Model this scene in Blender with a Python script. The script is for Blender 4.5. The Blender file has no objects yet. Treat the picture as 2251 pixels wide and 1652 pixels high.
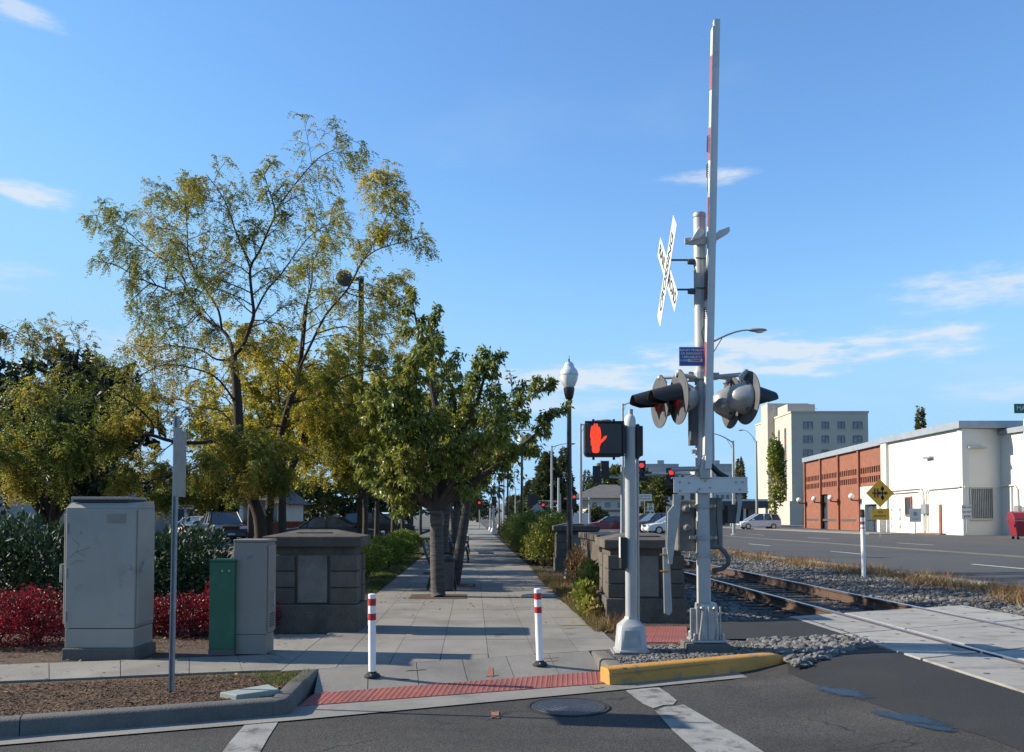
import bpy, math, random
import numpy as np
from mathutils import Vector, Matrix, Quaternion

# ---------------------------------------------------------------- camera, sky, sun, exposure
scene = bpy.context.scene
C = scene.collection
FPX, CX, HOR, CAMH, PITCH = 1900.0, 1125.5, 1134.0, 1.42, math.radians(2.0)
CY = HOR - FPX * math.tan(PITCH)
cam = bpy.data.cameras.new('camera')
cam_o = bpy.data.objects.new('camera', cam)
C.objects.link(cam_o)
cam_o.location = (0, 0, CAMH)
cam_o.rotation_euler = (math.radians(90) + PITCH, 0, 0)
cam.sensor_width = 36.0
cam.lens = 36.0 * FPX / 2251.0
cam.shift_y = (CY - 826.0) / 2251.0
cam.clip_start, cam.clip_end = 0.05, 12000
scene.camera = cam_o

SUN_EL, SUN_AZ = math.radians(29), math.radians(172)      # azimuth measured from +X, counter-clockwise
sun_dir = Vector((math.cos(SUN_EL) * math.cos(SUN_AZ), math.cos(SUN_EL) * math.sin(SUN_AZ), math.sin(SUN_EL)))
world = bpy.data.worlds.new('World')
scene.world = world
world.use_nodes = True
wt = world.node_tree
wt.nodes.clear()
def wn(t, **k):
    n = wt.nodes.new(t)
    for a, v in k.items():
        setattr(n, a, v)
    return n
wout = wn('ShaderNodeOutputWorld')
wbg = wn('ShaderNodeBackground')
wbg.inputs[1].default_value = 0.108
sky = wn('ShaderNodeTexSky', sky_type='NISHITA', sun_disc=False, sun_elevation=SUN_EL,
         sun_rotation=math.radians(90) - SUN_AZ, altitude=50, air_density=1.0, dust_density=0.1, ozone_density=2.0)
tc = wn('ShaderNodeTexCoord')
sep = wn('ShaderNodeSeparateXYZ')
wt.links.new(tc.outputs['Generated'], sep.inputs[0])
def wmath(op, a, b=None, clamp=False):
    n = wn('ShaderNodeMath', operation=op, use_clamp=clamp)
    for i, v in enumerate((a, b)):
        if v is None:
            continue
        if isinstance(v, (int, float)):
            n.inputs[i].default_value = v
        else:
            wt.links.new(v, n.inputs[i])
    return n.outputs[0]
# thin fair-weather cloud: wind-drawn noise on a plane high above, cover raised, overhead too, to lighten the shade
zz = wmath('ADD', wmath('MAXIMUM', sep.outputs[2], 0.0), 0.10)
cmb = wn('ShaderNodeCombineXYZ')
wt.links.new(wmath('DIVIDE', sep.outputs[0], zz), cmb.inputs[0])
wt.links.new(wmath('DIVIDE', sep.outputs[1], zz), cmb.inputs[1])
mp = wn('ShaderNodeMapping')
mp.inputs['Location'].default_value = (3.1, 7.7, 0)
mp.inputs['Rotation'].default_value = (0, 0, 0.15)
mp.inputs['Scale'].default_value = (0.55, 0.85, 1)
wt.links.new(cmb.outputs[0], mp.inputs[0])
nz = wn('ShaderNodeTexNoise')
nz.inputs['Scale'].default_value = 1.0
nz.inputs['Detail'].default_value = 7
nz.inputs['Roughness'].default_value = 0.52
nz.inputs['Distortion'].default_value = 0.35
wt.links.new(mp.outputs[0], nz.inputs['Vector'])
cr = wn('ShaderNodeMapRange', clamp=True, interpolation_type='SMOOTHSTEP')
for k, v in ((1, 0.56), (2, 0.80), (3, 0.0), (4, 0.62)):
    cr.inputs[k].default_value = v
wt.links.new(nz.outputs[0], cr.inputs[0])
# the few separate clouds that hang low over the far end of the street: each a soft direction-space puff
def pix_dir(u, v):
    x, y = (u - CX) / FPX, -(v - CY) / FPX
    d = Vector((x, math.cos(PITCH) - y * math.sin(PITCH), math.sin(PITCH) + y * math.cos(PITCH)))
    return d
puffs = [(1560, 388, 150, 26, .5), (1310, 832, 270, 40, .62), (1640, 785, 270, 60, .7), (2000, 760, 200, 42, .6), (60, 425, 130, 30, .6),
         (2170, 632, 210, 50, .45), (1180, 890, 330, 30, .3), (2200, 860, 170, 30, .25), (330, 770, 260, 50, .22), (30, 20, 130, 26, .4), (20, 600, 90, 40, .25)]
nz2 = wn('ShaderNodeTexNoise')
nz2.inputs['Scale'].default_value = 14
nz2.inputs['Detail'].default_value = 6
nz2.inputs['Roughness'].default_value = 0.6
mp2 = wn('ShaderNodeMapping')
mp2.inputs['Scale'].default_value = (1, 1, 4.5)
wt.links.new(tc.outputs['Generated'], mp2.inputs[0])
wt.links.new(mp2.outputs[0], nz2.inputs['Vector'])
wob = wmath('MULTIPLY', wmath('SUBTRACT', nz2.outputs[0], 0.5), 3.4)
total = wmath('MULTIPLY', cr.outputs[0], 0.42)
for (u, v, a, b, s) in puffs:
    d = pix_dir(u, v).normalized()
    az0, el0 = math.atan2(d.x, d.y), math.asin(d.z)
    az = wn('ShaderNodeMath', operation='ARCTAN2')
    wt.links.new(sep.outputs[0], az.inputs[0]); wt.links.new(sep.outputs[1], az.inputs[1])
    dx = wmath('DIVIDE', wmath('SUBTRACT', az.outputs[0], az0), a / FPX)
    dy = wmath('DIVIDE', wmath('SUBTRACT', wmath('ARCSINE', sep.outputs[2]), el0), b / FPX)
    r2 = wmath('ADD', wmath('MULTIPLY', dx, dx), wmath('MULTIPLY', dy, dy))
    m = wmath('MULTIPLY', wmath('SUBTRACT', wmath('ADD', 0.95, wob), r2, clamp=True), 1.0)
    m = wmath('MULTIPLY', m, wmath('SMOOTH_MIN', m, 1.0))
    total = wmath('ADD', total, wmath('MULTIPLY', m, s * 1.5))
total = wmath('MINIMUM', total, 0.75)
mixc = wn('ShaderNodeMixRGB')
mixc.inputs[2].default_value = (3.5, 3.7, 3.95, 1)
hs = wn('ShaderNodeHueSaturation')
hs.inputs['Saturation'].default_value = 1.06
wt.links.new(sky.outputs[0], hs.inputs['Color'])
tint = wn('ShaderNodeMixRGB', blend_type='MULTIPLY')
tint.inputs[0].default_value = 1.0
tint.inputs[2].default_value = (.775, .955, 1.12, 1)
wt.links.new(hs.outputs[0], tint.inputs[1])
wt.links.new(total, mixc.inputs[0])
sr = wn('ShaderNodeSeparateColor'); cb3 = wn('ShaderNodeCombineColor')
wt.links.new(tint.outputs[0], sr.inputs[0])
for i, lim in enumerate((1.75, 3.05, 4.5)):        # air light saturates softly towards the horizon
    mn = wn('ShaderNodeMath', operation='SMOOTH_MIN')
    mn.inputs[1].default_value, mn.inputs[2].default_value = lim, lim * .45
    wt.links.new(sr.outputs[i], mn.inputs[0]); wt.links.new(mn.outputs[0], cb3.inputs[i])
wt.links.new(cb3.outputs[0], mixc.inputs[1])
wt.links.new(mixc.outputs[0], wbg.inputs[0])
wt.links.new(wbg.outputs[0], wout.inputs[0])

sun = bpy.data.lights.new('sun', 'SUN')
sun.energy, sun.angle, sun.color = 3.9, math.radians(0.53), (1.0, 0.91, 0.76)
sun_o = bpy.data.objects.new('sun', sun)
C.objects.link(sun_o)
sun_o.rotation_euler = sun_dir.to_track_quat('Z', 'Y').to_euler()
sun_o.location = sun_dir * 60

vs = scene.view_settings
vs.view_transform, vs.look, vs.exposure, vs.gamma, vs.use_curve_mapping = 'Standard', 'None', 1.1, 1.0, False
scene.cycles.use_denoising = True
scene.cycles.max_bounces = 8
scene.cycles.transparent_max_bounces = 12

# ---------------------------------------------------------------- helpers
def G(u, v, z=0.0):
    """the point of the plane at height z seen at photo position (u, v) on the 2251-wide picture"""
    d = pix_dir(u, v)
    t = (z - CAMH) / d.z
    return Vector((d.x * t, d.y * t, z))
def P(u, v, Y):
    d = pix_dir(u, v)
    t = Y / d.y
    return Vector((d.x * t, Y, CAMH + d.z * t))
TR = math.radians(2.6)                                    # tracks and path run 2.6 degrees left of straight ahead
def T(s, t, z=0.0):
    return Vector((s * math.cos(TR) - t * math.sin(TR), s * math.sin(TR) + t * math.cos(TR), z))
def ST(p):
    return (p.x * math.cos(TR) + p.y * math.sin(TR), -p.x * math.sin(TR) + p.y * math.cos(TR))
V = Vector
rnd = random.Random(11)

class MB:
    def __init__(self):
        self.v, self.f = [], []
    def add(self, vs_, fs):
        o = len(self.v)
        self.v += [tuple(x) for x in vs_]
        self.f += [tuple(i + o for i in q) for q in fs]
        return self
    def box(self, c, s, rz=0.0, M=None):
        x, y, z = s[0] / 2, s[1] / 2, s[2] / 2
        pts = [V((a, b, d)) for d in (-z, z) for a, b in ((-x, -y), (x, -y), (x, y), (-x, y))]
        if rz:
            R = Matrix.Rotation(rz, 3, 'Z')
            pts = [R @ p for p in pts]
        if M is not None:
            pts = [M @ p for p in pts]
        pts = [p + V(c) for p in pts]
        return self.add(pts, [(3, 2, 1, 0), (4, 5, 6, 7), (0, 1, 5, 4), (1, 2, 6, 5), (2, 3, 7, 6), (3, 0, 4, 7)])
    def bx(self, x0, x1, y0, y1, z0, z1):
        return self.box(((x0 + x1) / 2, (y0 + y1) / 2, (z0 + z1) / 2), (x1 - x0, y1 - y0, z1 - z0))
    def tube(self, pts, r, n=10, cap=True):
        pts = [V(p) for p in pts]
        m = len(pts)
        rs = [r] * m if isinstance(r, (int, float)) else list(r)
        vs_, fs = [], []
        prev = None
        for i, p in enumerate(pts):
            t = (pts[min(i + 1, m - 1)] - pts[max(i - 1, 0)])
            if t.length < 1e-9:
                t = V((0, 0, 1))
            t.normalize()
            if prev is None:
                a = t.cross(V((0, 0, 1)) if abs(t.z) < .9 else V((1, 0, 0))).normalized()
            else:
                a = (prev - t * prev.dot(t))
                a = a.normalized() if a.length > 1e-6 else t.orthogonal().normalized()
            prev = a
            b = t.cross(a)
            for k in range(n):
                w = 2 * math.pi * k / n
                vs_.append(p + (a * math.cos(w) + b * math.sin(w)) * rs[i])
        for i in range(m - 1):
            for k in range(n):
                k2 = (k + 1) % n
                fs.append((i * n + k, i * n + k2, (i + 1) * n + k2, (i + 1) * n + k))
        if cap:
            fs.append(tuple(range(n - 1, -1, -1)))
            fs.append(tuple((m - 1) * n + k for k in range(n)))
        return self.add(vs_, fs)
    def lathe(self, prof, n=20, c=(0, 0, 0), M=None):
        vs_, fs = [], []
        for (r, z) in prof:
            for k in range(n):
                w = 2 * math.pi * k / n
                p = V((r * math.cos(w), r * math.sin(w), z))
                if M is not None:
                    p = M @ p
                vs_.append(p + V(c))
        for i in range(len(prof) - 1):
            for k in range(n):
                k2 = (k + 1) % n
                fs.append((i * n + k, i * n + k2, (i + 1) * n + k2, (i + 1) * n + k))
        fs.append(tuple(range(n - 1, -1, -1)))
        fs.append(tuple((len(prof) - 1) * n + k for k in range(n)))
        return self.add(vs_, fs)
    def ext(self, poly, vec):
        """extrude a planar polygon by a vector"""
        n = len(poly)
        a = [V(p) for p in poly]
        vec = V(vec)
        nrm = V((0, 0, 0))
        for i in range(n):
            nrm += a[i].cross(a[(i + 1) % n])
        if nrm.dot(vec) < 0:
            a = a[::-1]
        b = [p + vec for p in a]
        fs = [tuple(range(n - 1, -1, -1)), tuple(range(n, 2 * n))]
        fs += [(i, (i + 1) % n, n + (i + 1) % n, n + i) for i in range(n)]
        return self.add(a + b, fs)
    def quad(self, *p):
        return self.add(p, [tuple(range(len(p)))])
    def ball(self, c, r, n=12, m=8):
        pr = [(max(1e-4, math.sin(math.pi * i / m)), -math.cos(math.pi * i / m)) for i in range(m + 1)]
        rr = (r, r, r) if isinstance(r, (int, float)) else r
        o = len(self.v)
        self.lathe(pr, n)
        for i in range(o, len(self.v)):
            x, y, z = self.v[i]
            self.v[i] = (x * rr[0] + c[0], y * rr[1] + c[1], z * rr[2] + c[2])
        return self
    def mesh(self, name, mat, smooth=False):
        me = bpy.data.meshes.new(name)
        me.from_pydata(self.v, [], self.f)
        me.update()
        if mat:
            me.materials.append(mat)
        if smooth:
            me.polygons.foreach_set('use_smooth', [True] * len(me.polygons))
            try:
                me.set_sharp_from_angle(angle=math.radians(40))
            except Exception:
                pass
        return me
    def build(self, name, mat, parent=None, smooth=False, bevel=0.0, loc=None):
        o = bpy.data.objects.new(name, self.mesh(name, mat, smooth))
        C.objects.link(o)
        if parent is not None:
            o.parent = parent
        if loc is not None:
            o.location = loc
        if bevel:
            m = o.modifiers.new('bevel', 'BEVEL')
            m.width, m.segments, m.limit_method = bevel, 2, 'ANGLE'
        return o
def tag(o, label=None, cat=None, group=None, kind=None):
    for k, v in (('label', label), ('category', cat), ('group', group), ('kind', kind)):
        if v:
            o[k] = v
    return o
def thing(name, label, cat, loc=(0, 0, 0), rz=0.0, group=None):
    o = bpy.data.objects.new(name, None)
    C.objects.link(o)
    o.location = loc
    o.rotation_euler = (0, 0, rz)
    o.empty_display_size = .2
    return tag(o, label, cat, group)
def struct(o):
    o['kind'] = 'structure'
    return o
def copy_tree(o, parent=None):
    c = o.copy()
    C.objects.link(c)
    c.parent = parent
    for ch in list(o.children):
        copy_tree(ch, c)
    return c
def dup(o, loc, rz=0.0, label=None, sc=None):
    c = copy_tree(o)
    c.location = loc
    c.rotation_euler = (0, 0, rz)
    if sc:
        c.scale = (sc, sc, sc) if isinstance(sc, (int, float)) else sc
    if label:
        c['label'] = label
    return c
def text(name, body, size, mat, parent, loc, rot, extrude=0.001, align='CENTER', sx=1.0):
    cu = bpy.data.curves.new(name, 'FONT')
    cu.body, cu.size, cu.extrude, cu.align_x, cu.align_y = body, size, extrude, align, 'CENTER'
    cu.offset = size * .022
    cu.materials.append(mat)
    o = bpy.data.objects.new(name, cu)
    C.objects.link(o)
    o.parent = parent
    o.location = loc
    o.rotation_euler = rot
    bpy.context.view_layer.update()
    me = bpy.data.meshes.new_from_object(o)
    if not me.materials:
        me.materials.append(mat)
    bpy.data.objects.remove(o)
    bpy.data.curves.remove(cu)
    o = bpy.data.objects.new(name, me)
    C.objects.link(o)
    o.parent = parent
    o.location = loc
    o.rotation_euler = rot
    o.scale = (sx, 1, 1)
    return o

# ---------------------------------------------------------------- materials
def srgb(h):
    h = h.lstrip('#')
    c = [int(h[i:i + 2], 16) / 255 for i in (0, 2, 4)]
    return tuple(x / 12.92 if x <= .04045 else ((x + .055) / 1.055) ** 2.4 for x in c)
def mat(name, col, rough=.7, var=.18, scale=3.0, bump=0.0, bscale=60.0, metal=0.0, stain=None, stain_amt=.5, stain_scale=1.2, stain_lo=.5, stain_hi=.7,
        speck=0.0, speck_scale=150.0, spec=.5, stretch=(1, 1, 1), coat=0.0, crack=0.0, crack_scale=.5, streak=0.0, island=0.0, each=0.0):
    m = bpy.data.materials.new(name)
    m.use_nodes = True
    nt = m.node_tree
    b = nt.nodes['Principled BSDF']
    b.inputs['Roughness'].default_value = rough
    b.inputs['Metallic'].default_value = metal
    b.inputs['Specular IOR Level'].default_value = spec
    if coat:
        b.inputs['Coat Weight'].default_value = coat
        b.inputs['Coat Roughness'].default_value = .08
    L = nt.links.new
    tcn = nt.nodes.new('ShaderNodeTexCoord')
    mpn = nt.nodes.new('ShaderNodeMapping')
    mpn.inputs['Scale'].default_value = stretch
    L(tcn.outputs['Object'], mpn.inputs[0])
    def noise(s, d=5, r=.6):
        n = nt.nodes.new('ShaderNodeTexNoise')
        n.inputs['Scale'].default_value, n.inputs['Detail'].default_value, n.inputs['Roughness'].default_value = s, d, r
        L(mpn.outputs[0], n.inputs['Vector'])
        return n.outputs[0]
    def mixrgb(f, a, c2, bt='MIX'):
        n = nt.nodes.new('ShaderNodeMixRGB')
        n.blend_type = bt
        for i, v in enumerate((f, a, c2)):
            if isinstance(v, (int, float)):
                n.inputs[i].default_value = v
            elif isinstance(v, tuple):
                n.inputs[i].default_value = (*v, 1)
            else:
                L(v, n.inputs[i])
        return n.outputs[0]
    def rng(x, a, c2, lo=0.0, hi=1.0):
        n = nt.nodes.new('ShaderNodeMapRange')
        for i, v in enumerate((a, c2, lo, hi)):
            n.inputs[i + 1].default_value = v
        L(x, n.inputs[0])
        return n.outputs[0]
    lo = tuple(max(0, x * (1 - var)) for x in col)
    hi = tuple(min(1, x * (1 + var)) for x in col)
    c = mixrgb(rng(noise(scale), .32, .68), lo, hi)
    if speck:
        c = mixrgb(rng(noise(speck_scale, 2, .5), .35, .65), mixrgb(1.0, c, (1 - speck,) * 3, 'MULTIPLY'), mixrgb(1.0, c, (1 + speck,) * 3, 'MULTIPLY'))
    if stain is not None:
        f = rng(noise(stain_scale, 6, .65), stain_lo, stain_hi, 0, stain_amt)
        c = mixrgb(f, c, stain)
    for amt, nd, out in ((island, 'ShaderNodeNewGeometry', 'Random Per Island'), (each, 'ShaderNodeObjectInfo', 'Random')):
        if amt:
            gi = nt.nodes.new(nd)
            f = rng(gi.outputs[out], 0, 1, 1 - amt, 1 + amt)
            cc_ = nt.nodes.new('ShaderNodeCombineColor')
            for i in range(3):
                L(f, cc_.inputs[i])
            c = mixrgb(1.0, c, cc_.outputs[0], 'MULTIPLY')
    if streak:
        m2 = nt.nodes.new('ShaderNodeMapping')
        m2.inputs['Rotation'].default_value = (0, 0, -.40)
        m2.inputs['Scale'].default_value = (.12, 1.3, 1)
        L(tcn.outputs['Object'], m2.inputs[0])
        n2 = nt.nodes.new('ShaderNodeTexNoise')
        n2.inputs['Scale'].default_value, n2.inputs['Detail'].default_value = 1.0, 5
        L(m2.outputs[0], n2.inputs['Vector'])
        c = mixrgb(rng(n2.outputs[0], .35, .65, 0, streak), c, mixrgb(1.0, c, (1.75, 1.72, 1.68), 'MULTIPLY'))
    if crack:
        wv = nt.nodes.new('ShaderNodeTexNoise')
        wv.inputs['Scale'].default_value, wv.inputs['Detail'].default_value = 2.2, 5
        L(mpn.outputs[0], wv.inputs['Vector'])
        va = nt.nodes.new('ShaderNodeVectorMath'); va.operation = 'MULTIPLY_ADD'
        va.inputs[1].default_value = (.55, .55, .55)
        L(wv.outputs['Color'], va.inputs[0]); L(mpn.outputs[0], va.inputs[2])
        vo = nt.nodes.new('ShaderNodeTexVoronoi'); vo.feature = 'DISTANCE_TO_EDGE'
        vo.inputs['Scale'].default_value = crack_scale
        L(va.outputs[0], vo.inputs['Vector'])
        f1 = rng(vo.outputs['Distance'], .0, .006, 1, 0)
        f2 = rng(noise(.7, 3), .48, .56, 0, crack)
        mm = nt.nodes.new('ShaderNodeMath'); mm.operation = 'MULTIPLY'; L(f1, mm.inputs[0]); L(f2, mm.inputs[1])
        c = mixrgb(mm.outputs[0], c, (.012, .011, .01))
    L(c, b.inputs['Base Color'])
    if bump:
        bn = nt.nodes.new('ShaderNodeBump')
        bn.inputs['Strength'].default_value = bump
        bn.inputs['Distance'].default_value = .02
        L(noise(bscale, 4, .6), bn.inputs['Height'])
        L(bn.outputs[0], b.inputs['Normal'])
    return m
def emit(name, col, strength):
    m = bpy.data.materials.new(name)
    m.use_nodes = True
    b = m.node_tree.nodes['Principled BSDF']
    b.inputs['Base Color'].default_value = (*[x * .5 for x in col], 1)
    b.inputs['Emission Color'].default_value = (*col, 1)
    b.inputs['Emission Strength'].default_value = strength
    return m
def leafmat(name, cols, rough=.5, trans=.45, clump=.9):
    m = bpy.data.materials.new(name)
    m.use_nodes = True
    nt = m.node_tree
    b = nt.nodes['Principled BSDF']
    b.inputs['Roughness'].default_value = rough
    b.inputs['Specular IOR Level'].default_value = .35
    L = nt.links.new
    g = nt.nodes.new('ShaderNodeNewGeometry')
    tcn = nt.nodes.new('ShaderNodeTexCoord')
    n = nt.nodes.new('ShaderNodeTexNoise')
    n.inputs['Scale'].default_value = clump
    n.inputs['Detail'].default_value = 3
    L(tcn.outputs['Object'], n.inputs['Vector'])
    a = nt.nodes.new('ShaderNodeMath'); a.operation = 'MULTIPLY'; a.inputs[1].default_value = .45
    L(g.outputs['Random Per Island'], a.inputs[0])
    mr = nt.nodes.new('ShaderNodeMapRange')
    for i, v in enumerate((.3, .7, 0, .55)):
        mr.inputs[i + 1].default_value = v
    L(n.outputs[0], mr.inputs[0])
    s = nt.nodes.new('ShaderNodeMath'); s.operation = 'ADD'
    L(a.outputs[0], s.inputs[0]); L(mr.outputs[0], s.inputs[1])
    cr_ = nt.nodes.new('ShaderNodeValToRGB')
    el = cr_.color_ramp.elements
    while len(el) < len(cols):
        el.new(.5)
    for i, c in enumerate(cols):
        el[i].position = i / (len(cols) - 1)
        el[i].color = (*c, 1)
    L(s.outputs[0], cr_.inputs[0])
    L(cr_.outputs[0], b.inputs['Base Color'])
    t = nt.nodes.new('ShaderNodeBsdfTranslucent')
    L(cr_.outputs[0], t.inputs[0])
    mx = nt.nodes.new('ShaderNodeMixShader')
    mx.inputs[0].default_value = trans
    L(b.outputs[0], mx.inputs[1]); L(t.outputs[0], mx.inputs[2])
    L(mx.outputs[0], nt.nodes['Material Output'].inputs[0])
    return m
def glassmat(name, col=(.05, .07, .09), rough=.06):
    return mat(name, col, rough, var=.15, scale=.6, spec=.8)

M = {}
M['asphalt'] = mat('asphalt', (.040, .038, .0355), .93, .2, .7, .5, 90, spec=.3, crack=.9, crack_scale=.45, streak=.7, stain=(.014, .0138, .0138), stain_amt=.7, stain_scale=.55, stain_lo=.52, stain_hi=.72, speck=.4, speck_scale=70)
M['asphalt_new'] = mat('new_asphalt', (.0145, .0142, .014), .9, .2, .8, .5, 90, speck=.4, speck_scale=80, stain=(.026, .025, .024), stain_amt=.35, stain_scale=.8)
M['road'] = mat('road_asphalt', (.055, .053, .052), .92, .12, .25, .3, 40, stain=(.036, .036, .036), stain_amt=.5, stain_scale=.3, speck=.25, speck_scale=30)
M['concrete'] = mat('path_concrete', (.205, .188, .163), .88, .15, 1.1, .3, 120, stain=(.105, .098, .088), stain_amt=.7, stain_scale=.8, speck=.2, speck_scale=120, each=.07)
M['gutter'] = mat('gutter_concrete', (.2, .188, .168), .88, .15, 2, .3, 120, stain=(.095, .09, .085), stain_amt=.5, stain_scale=2.2, speck=.18)
M['kerb'] = mat('kerb_concrete', (.115, .107, .095), .9, .18, 2.5, .5, 70, stain=(.07, .066, .06), stain_amt=.6, stain_scale=3, speck=.2)
M['panel'] = mat('crossing_concrete', (.285, .272, .245), .85, .12, 2, .25, 90, stain=(.14, .125, .105), stain_amt=.75, stain_scale=1.6, stain_lo=.5, stain_hi=.68, stretch=(1, 2.5, 1), speck=.08, each=.1)
M['joint'] = mat('joint_dirt', (.05, .045, .04), .95, .3, 6)
M['rubber'] = mat('black_rubber', (.016, .016, .017), .75, .2, 6)
M['pillar'] = mat('dark_cast_stone', (.10, .085, .068), .92, .2, 4, .6, 60, stain=(.055, .047, .04), stain_amt=.7, stain_scale=2.4, speck=.28, speck_scale=90, each=.16)
M['pillar_panel'] = mat('worn_stone_panel', (.17, .155, .132), .92, .15, 5, .5, 70, stain=(.08, .07, .06), stain_amt=.6, stain_scale=3, speck=.2)
M['yellow_paint'] = mat('yellow_kerb_paint', (.52, .25, .045), .65, .1, 4, .35, 60, stain=(.2, .16, .1), stain_amt=.75, stain_scale=5, stain_lo=.57, stain_hi=.66, speck=.08)
M['white_paint'] = mat('worn_white_paint', (.235, .23, .215), .85, .15, 5, .2, 60, stain=(.055, .053, .05), stain_amt=.9, stain_scale=6, stain_lo=.5, stain_hi=.66, speck=.12)
M['lane_paint'] = mat('lane_paint', (.62, .61, .58), .8, .1, 3)
M['lane_yellow'] = mat('faded_yellow_line', (.25, .21, .13), .85, .2, 2)
M['tactile'] = mat('brick_red_tactile', (.26, .075, .058), .7, .14, 3, .2, 60, stain=(.11, .055, .048), stain_amt=.65, stain_scale=2.2, speck=.1)
M['mulch'] = mat('bark_mulch', (.075, .043, .025), .97, .4, 14, 1.0, 45, stain=(.05, .034, .024), stain_amt=.7, stain_scale=5, speck=.5, speck_scale=60)
M['soil'] = mat('dark_soil', (.04, .031, .024), .97, .35, 8, .9, 40, speck=.4, speck_scale=50)
M['ground'] = mat('far_ground', (.08, .075, .06), .95, .25, .05, 0, stain=(.07, .085, .04), stain_amt=.8, stain_scale=.03)
M['gravel_base'] = mat('gravel_bed', (.075, .07, .064), .95, .35, 9, 1.0, 40, speck=.6, speck_scale=45)
M['stone'] = mat('ballast_stone', (.12, .113, .105), .9, .35, 2.4, .4, 30, stain=(.07, .058, .046), stain_amt=.6, stain_scale=3, island=.55)
M['stone_blue'] = mat('fresh_ballast', (.125, .121, .114), .85, .35, 5, .4, 40, stain=(.07, .065, .06), stain_amt=.5, stain_scale=7, island=.45, each=.35)
M['tie'] = mat('weathered_tie', (.05, .039, .03), .95, .35, 5, .8, 30, stretch=(1, 6, 4), each=.3)
M['rail'] = mat('rusty_rail', (.075, .043, .028), .85, .25, 3, .3, 60)
M['railtop'] = mat('polished_rail_head', (.42, .42, .44), .28, .1, 5, metal=.9)
M['grass'] = leafmat('lawn_grass', [(.05, .085, .02), (.11, .13, .03), (.2, .17, .05)], clump=.8)
M['dry'] = leafmat('dry_weed', [(.12, .065, .028), (.21, .125, .05), (.3, .2, .085)], clump=.7, trans=.25)
M['locust'] = leafmat('locust_leaf', [(.03, .06, .02), (.10, .15, .032), (.2, .22, .038), (.38, .29, .045), (.54, .34, .045)], clump=.75, trans=.52)
M['gold'] = leafmat('golden_locust_leaf', [(.06, .10, .022), (.23, .24, .035), (.5, .40, .05), (.7, .47, .06)], clump=.6, trans=.52)
M['cherry'] = leafmat('cherry_leaf', [(.05, .08, .02), (.12, .16, .03), (.25, .26, .045), (.4, .31, .065)], rough=.4, clump=.9, trans=.42)
M['evergreen'] = leafmat('dark_evergreen_leaf', [(.012, .022, .01), (.025, .042, .016), (.05, .065, .022)], clump=.7, trans=.15)
M['rhodo'] = leafmat('rhododendron_leaf', [(.016, .036, .014), (.035, .065, .022), (.07, .10, .035)], rough=.55, clump=1.2, trans=.15)
M['barberry'] = leafmat('red_barberry_leaf', [(.05, .03, .014), (.11, .008, .014), (.26, .012, .024), (.44, .04, .048)], clump=1.6, trans=.3)
M['boxwood'] = leafmat('boxwood_leaf', [(.08, .125, .016), (.17, .215, .024), (.28, .28, .045)], clump=1.3, trans=.3)
M['wildbush'] = leafmat('roadside_shrub_leaf', [(.06, .11, .02), (.14, .19, .03), (.26, .22, .04), (.32, .17, .045)], clump=.9, trans=.3)
M['conifer'] = leafmat('conifer_needle', [(.045, .06, .022), (.095, .105, .034), (.17, .15, .05)], clump=.2, trans=.15)
M['farleaf'] = leafmat('far_leaf', [(.05, .07, .02), (.10, .11, .03), (.18, .15, .04)], clump=.2, trans=.3)
M['bark'] = mat('dark_bark', (.055, .042, .034), .95, .35, 9, .9, 40, stretch=(1, 1, .3))
M['bark_red'] = mat('warm_bark', (.045, .03, .022), .92, .35, 9, .8, 40, stretch=(1, 1, .3))
M['bark_cherry'] = mat('banded_cherry_bark', (.085, .072, .062), .85, .3, 6, .8, 22, stain=(.034, .028, .025), stain_amt=.8, stain_scale=5, stain_lo=.5, stain_hi=.6, stretch=(.6, .6, 5))
M['beige_metal'] = mat('weathered_beige_cabinet', (.30, .28, .24), .6, .1, 2, .08, 200, stain=(.15, .11, .08), stain_amt=.6, stain_scale=3.0, stain_lo=.58, stain_hi=.72, speck=.05)
M['grey_metal'] = mat('warm_grey_cabinet', (.225, .2, .168), .6, .08, 3, .06, 200, stain=(.2, .18, .15), stain_amt=.4, stain_scale=3)
M['green_metal'] = mat('green_cabinet', (.022, .098, .052), .6, .12, 3, .05, 200, stain=(.09, .17, .12), stain_amt=.4, stain_scale=3)
M['alu'] = mat('dull_aluminium_paint', (.36, .365, .36), .5, .08, 6, .06, 150, metal=.15, stain=(.25, .22, .18), stain_amt=.4, stain_scale=3.5, stain_lo=.58, stain_hi=.75, stretch=(1, 1, .4))
M['galv'] = mat('galvanised_steel', (.3, .315, .32), .48, .15, 12, .05, 120, metal=.45)
M['silver'] = mat('silver_housing', (.34, .34, .33), .38, .1, 8, .03, 90, metal=.35, stain=(.2, .19, .17), stain_amt=.4, stain_scale=6)
M['mech'] = mat('grimy_mechanism_grey', (.15, .15, .145), .55, .15, 6, .08, 90, metal=.2, stain=(.06, .05, .042), stain_amt=.6, stain_scale=4)
M['white_enamel'] = mat('weathered_white_enamel', (.55, .55, .53), .5, .05, 5, .04, 120, stain=(.35, .32, .27), stain_amt=.45, stain_scale=4, stain_lo=.56, stain_hi=.75)
M['black'] = mat('black_metal', (.012, .012, .013), .5, .2, 6)
M['black_gloss'] = mat('black_lamp_paint', (.018, .021, .02), .32, .2, 6)
M['plate_grey'] = mat('sunlit_black_backing', (.075, .077, .08), .62, .2, 6, .05, 90)  # grey of a sunlit black plate put into the colour
M['darkgrey'] = mat('dark_grey_metal', (.07, .07, .072), .6, .15, 5)
M['brass'] = mat('brass', (.45, .3, .1), .4, .15, 9, metal=.7)
M['red_band'] = mat('red_reflective_band', (.42, .012, .014), .4, .08, 9)
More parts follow.
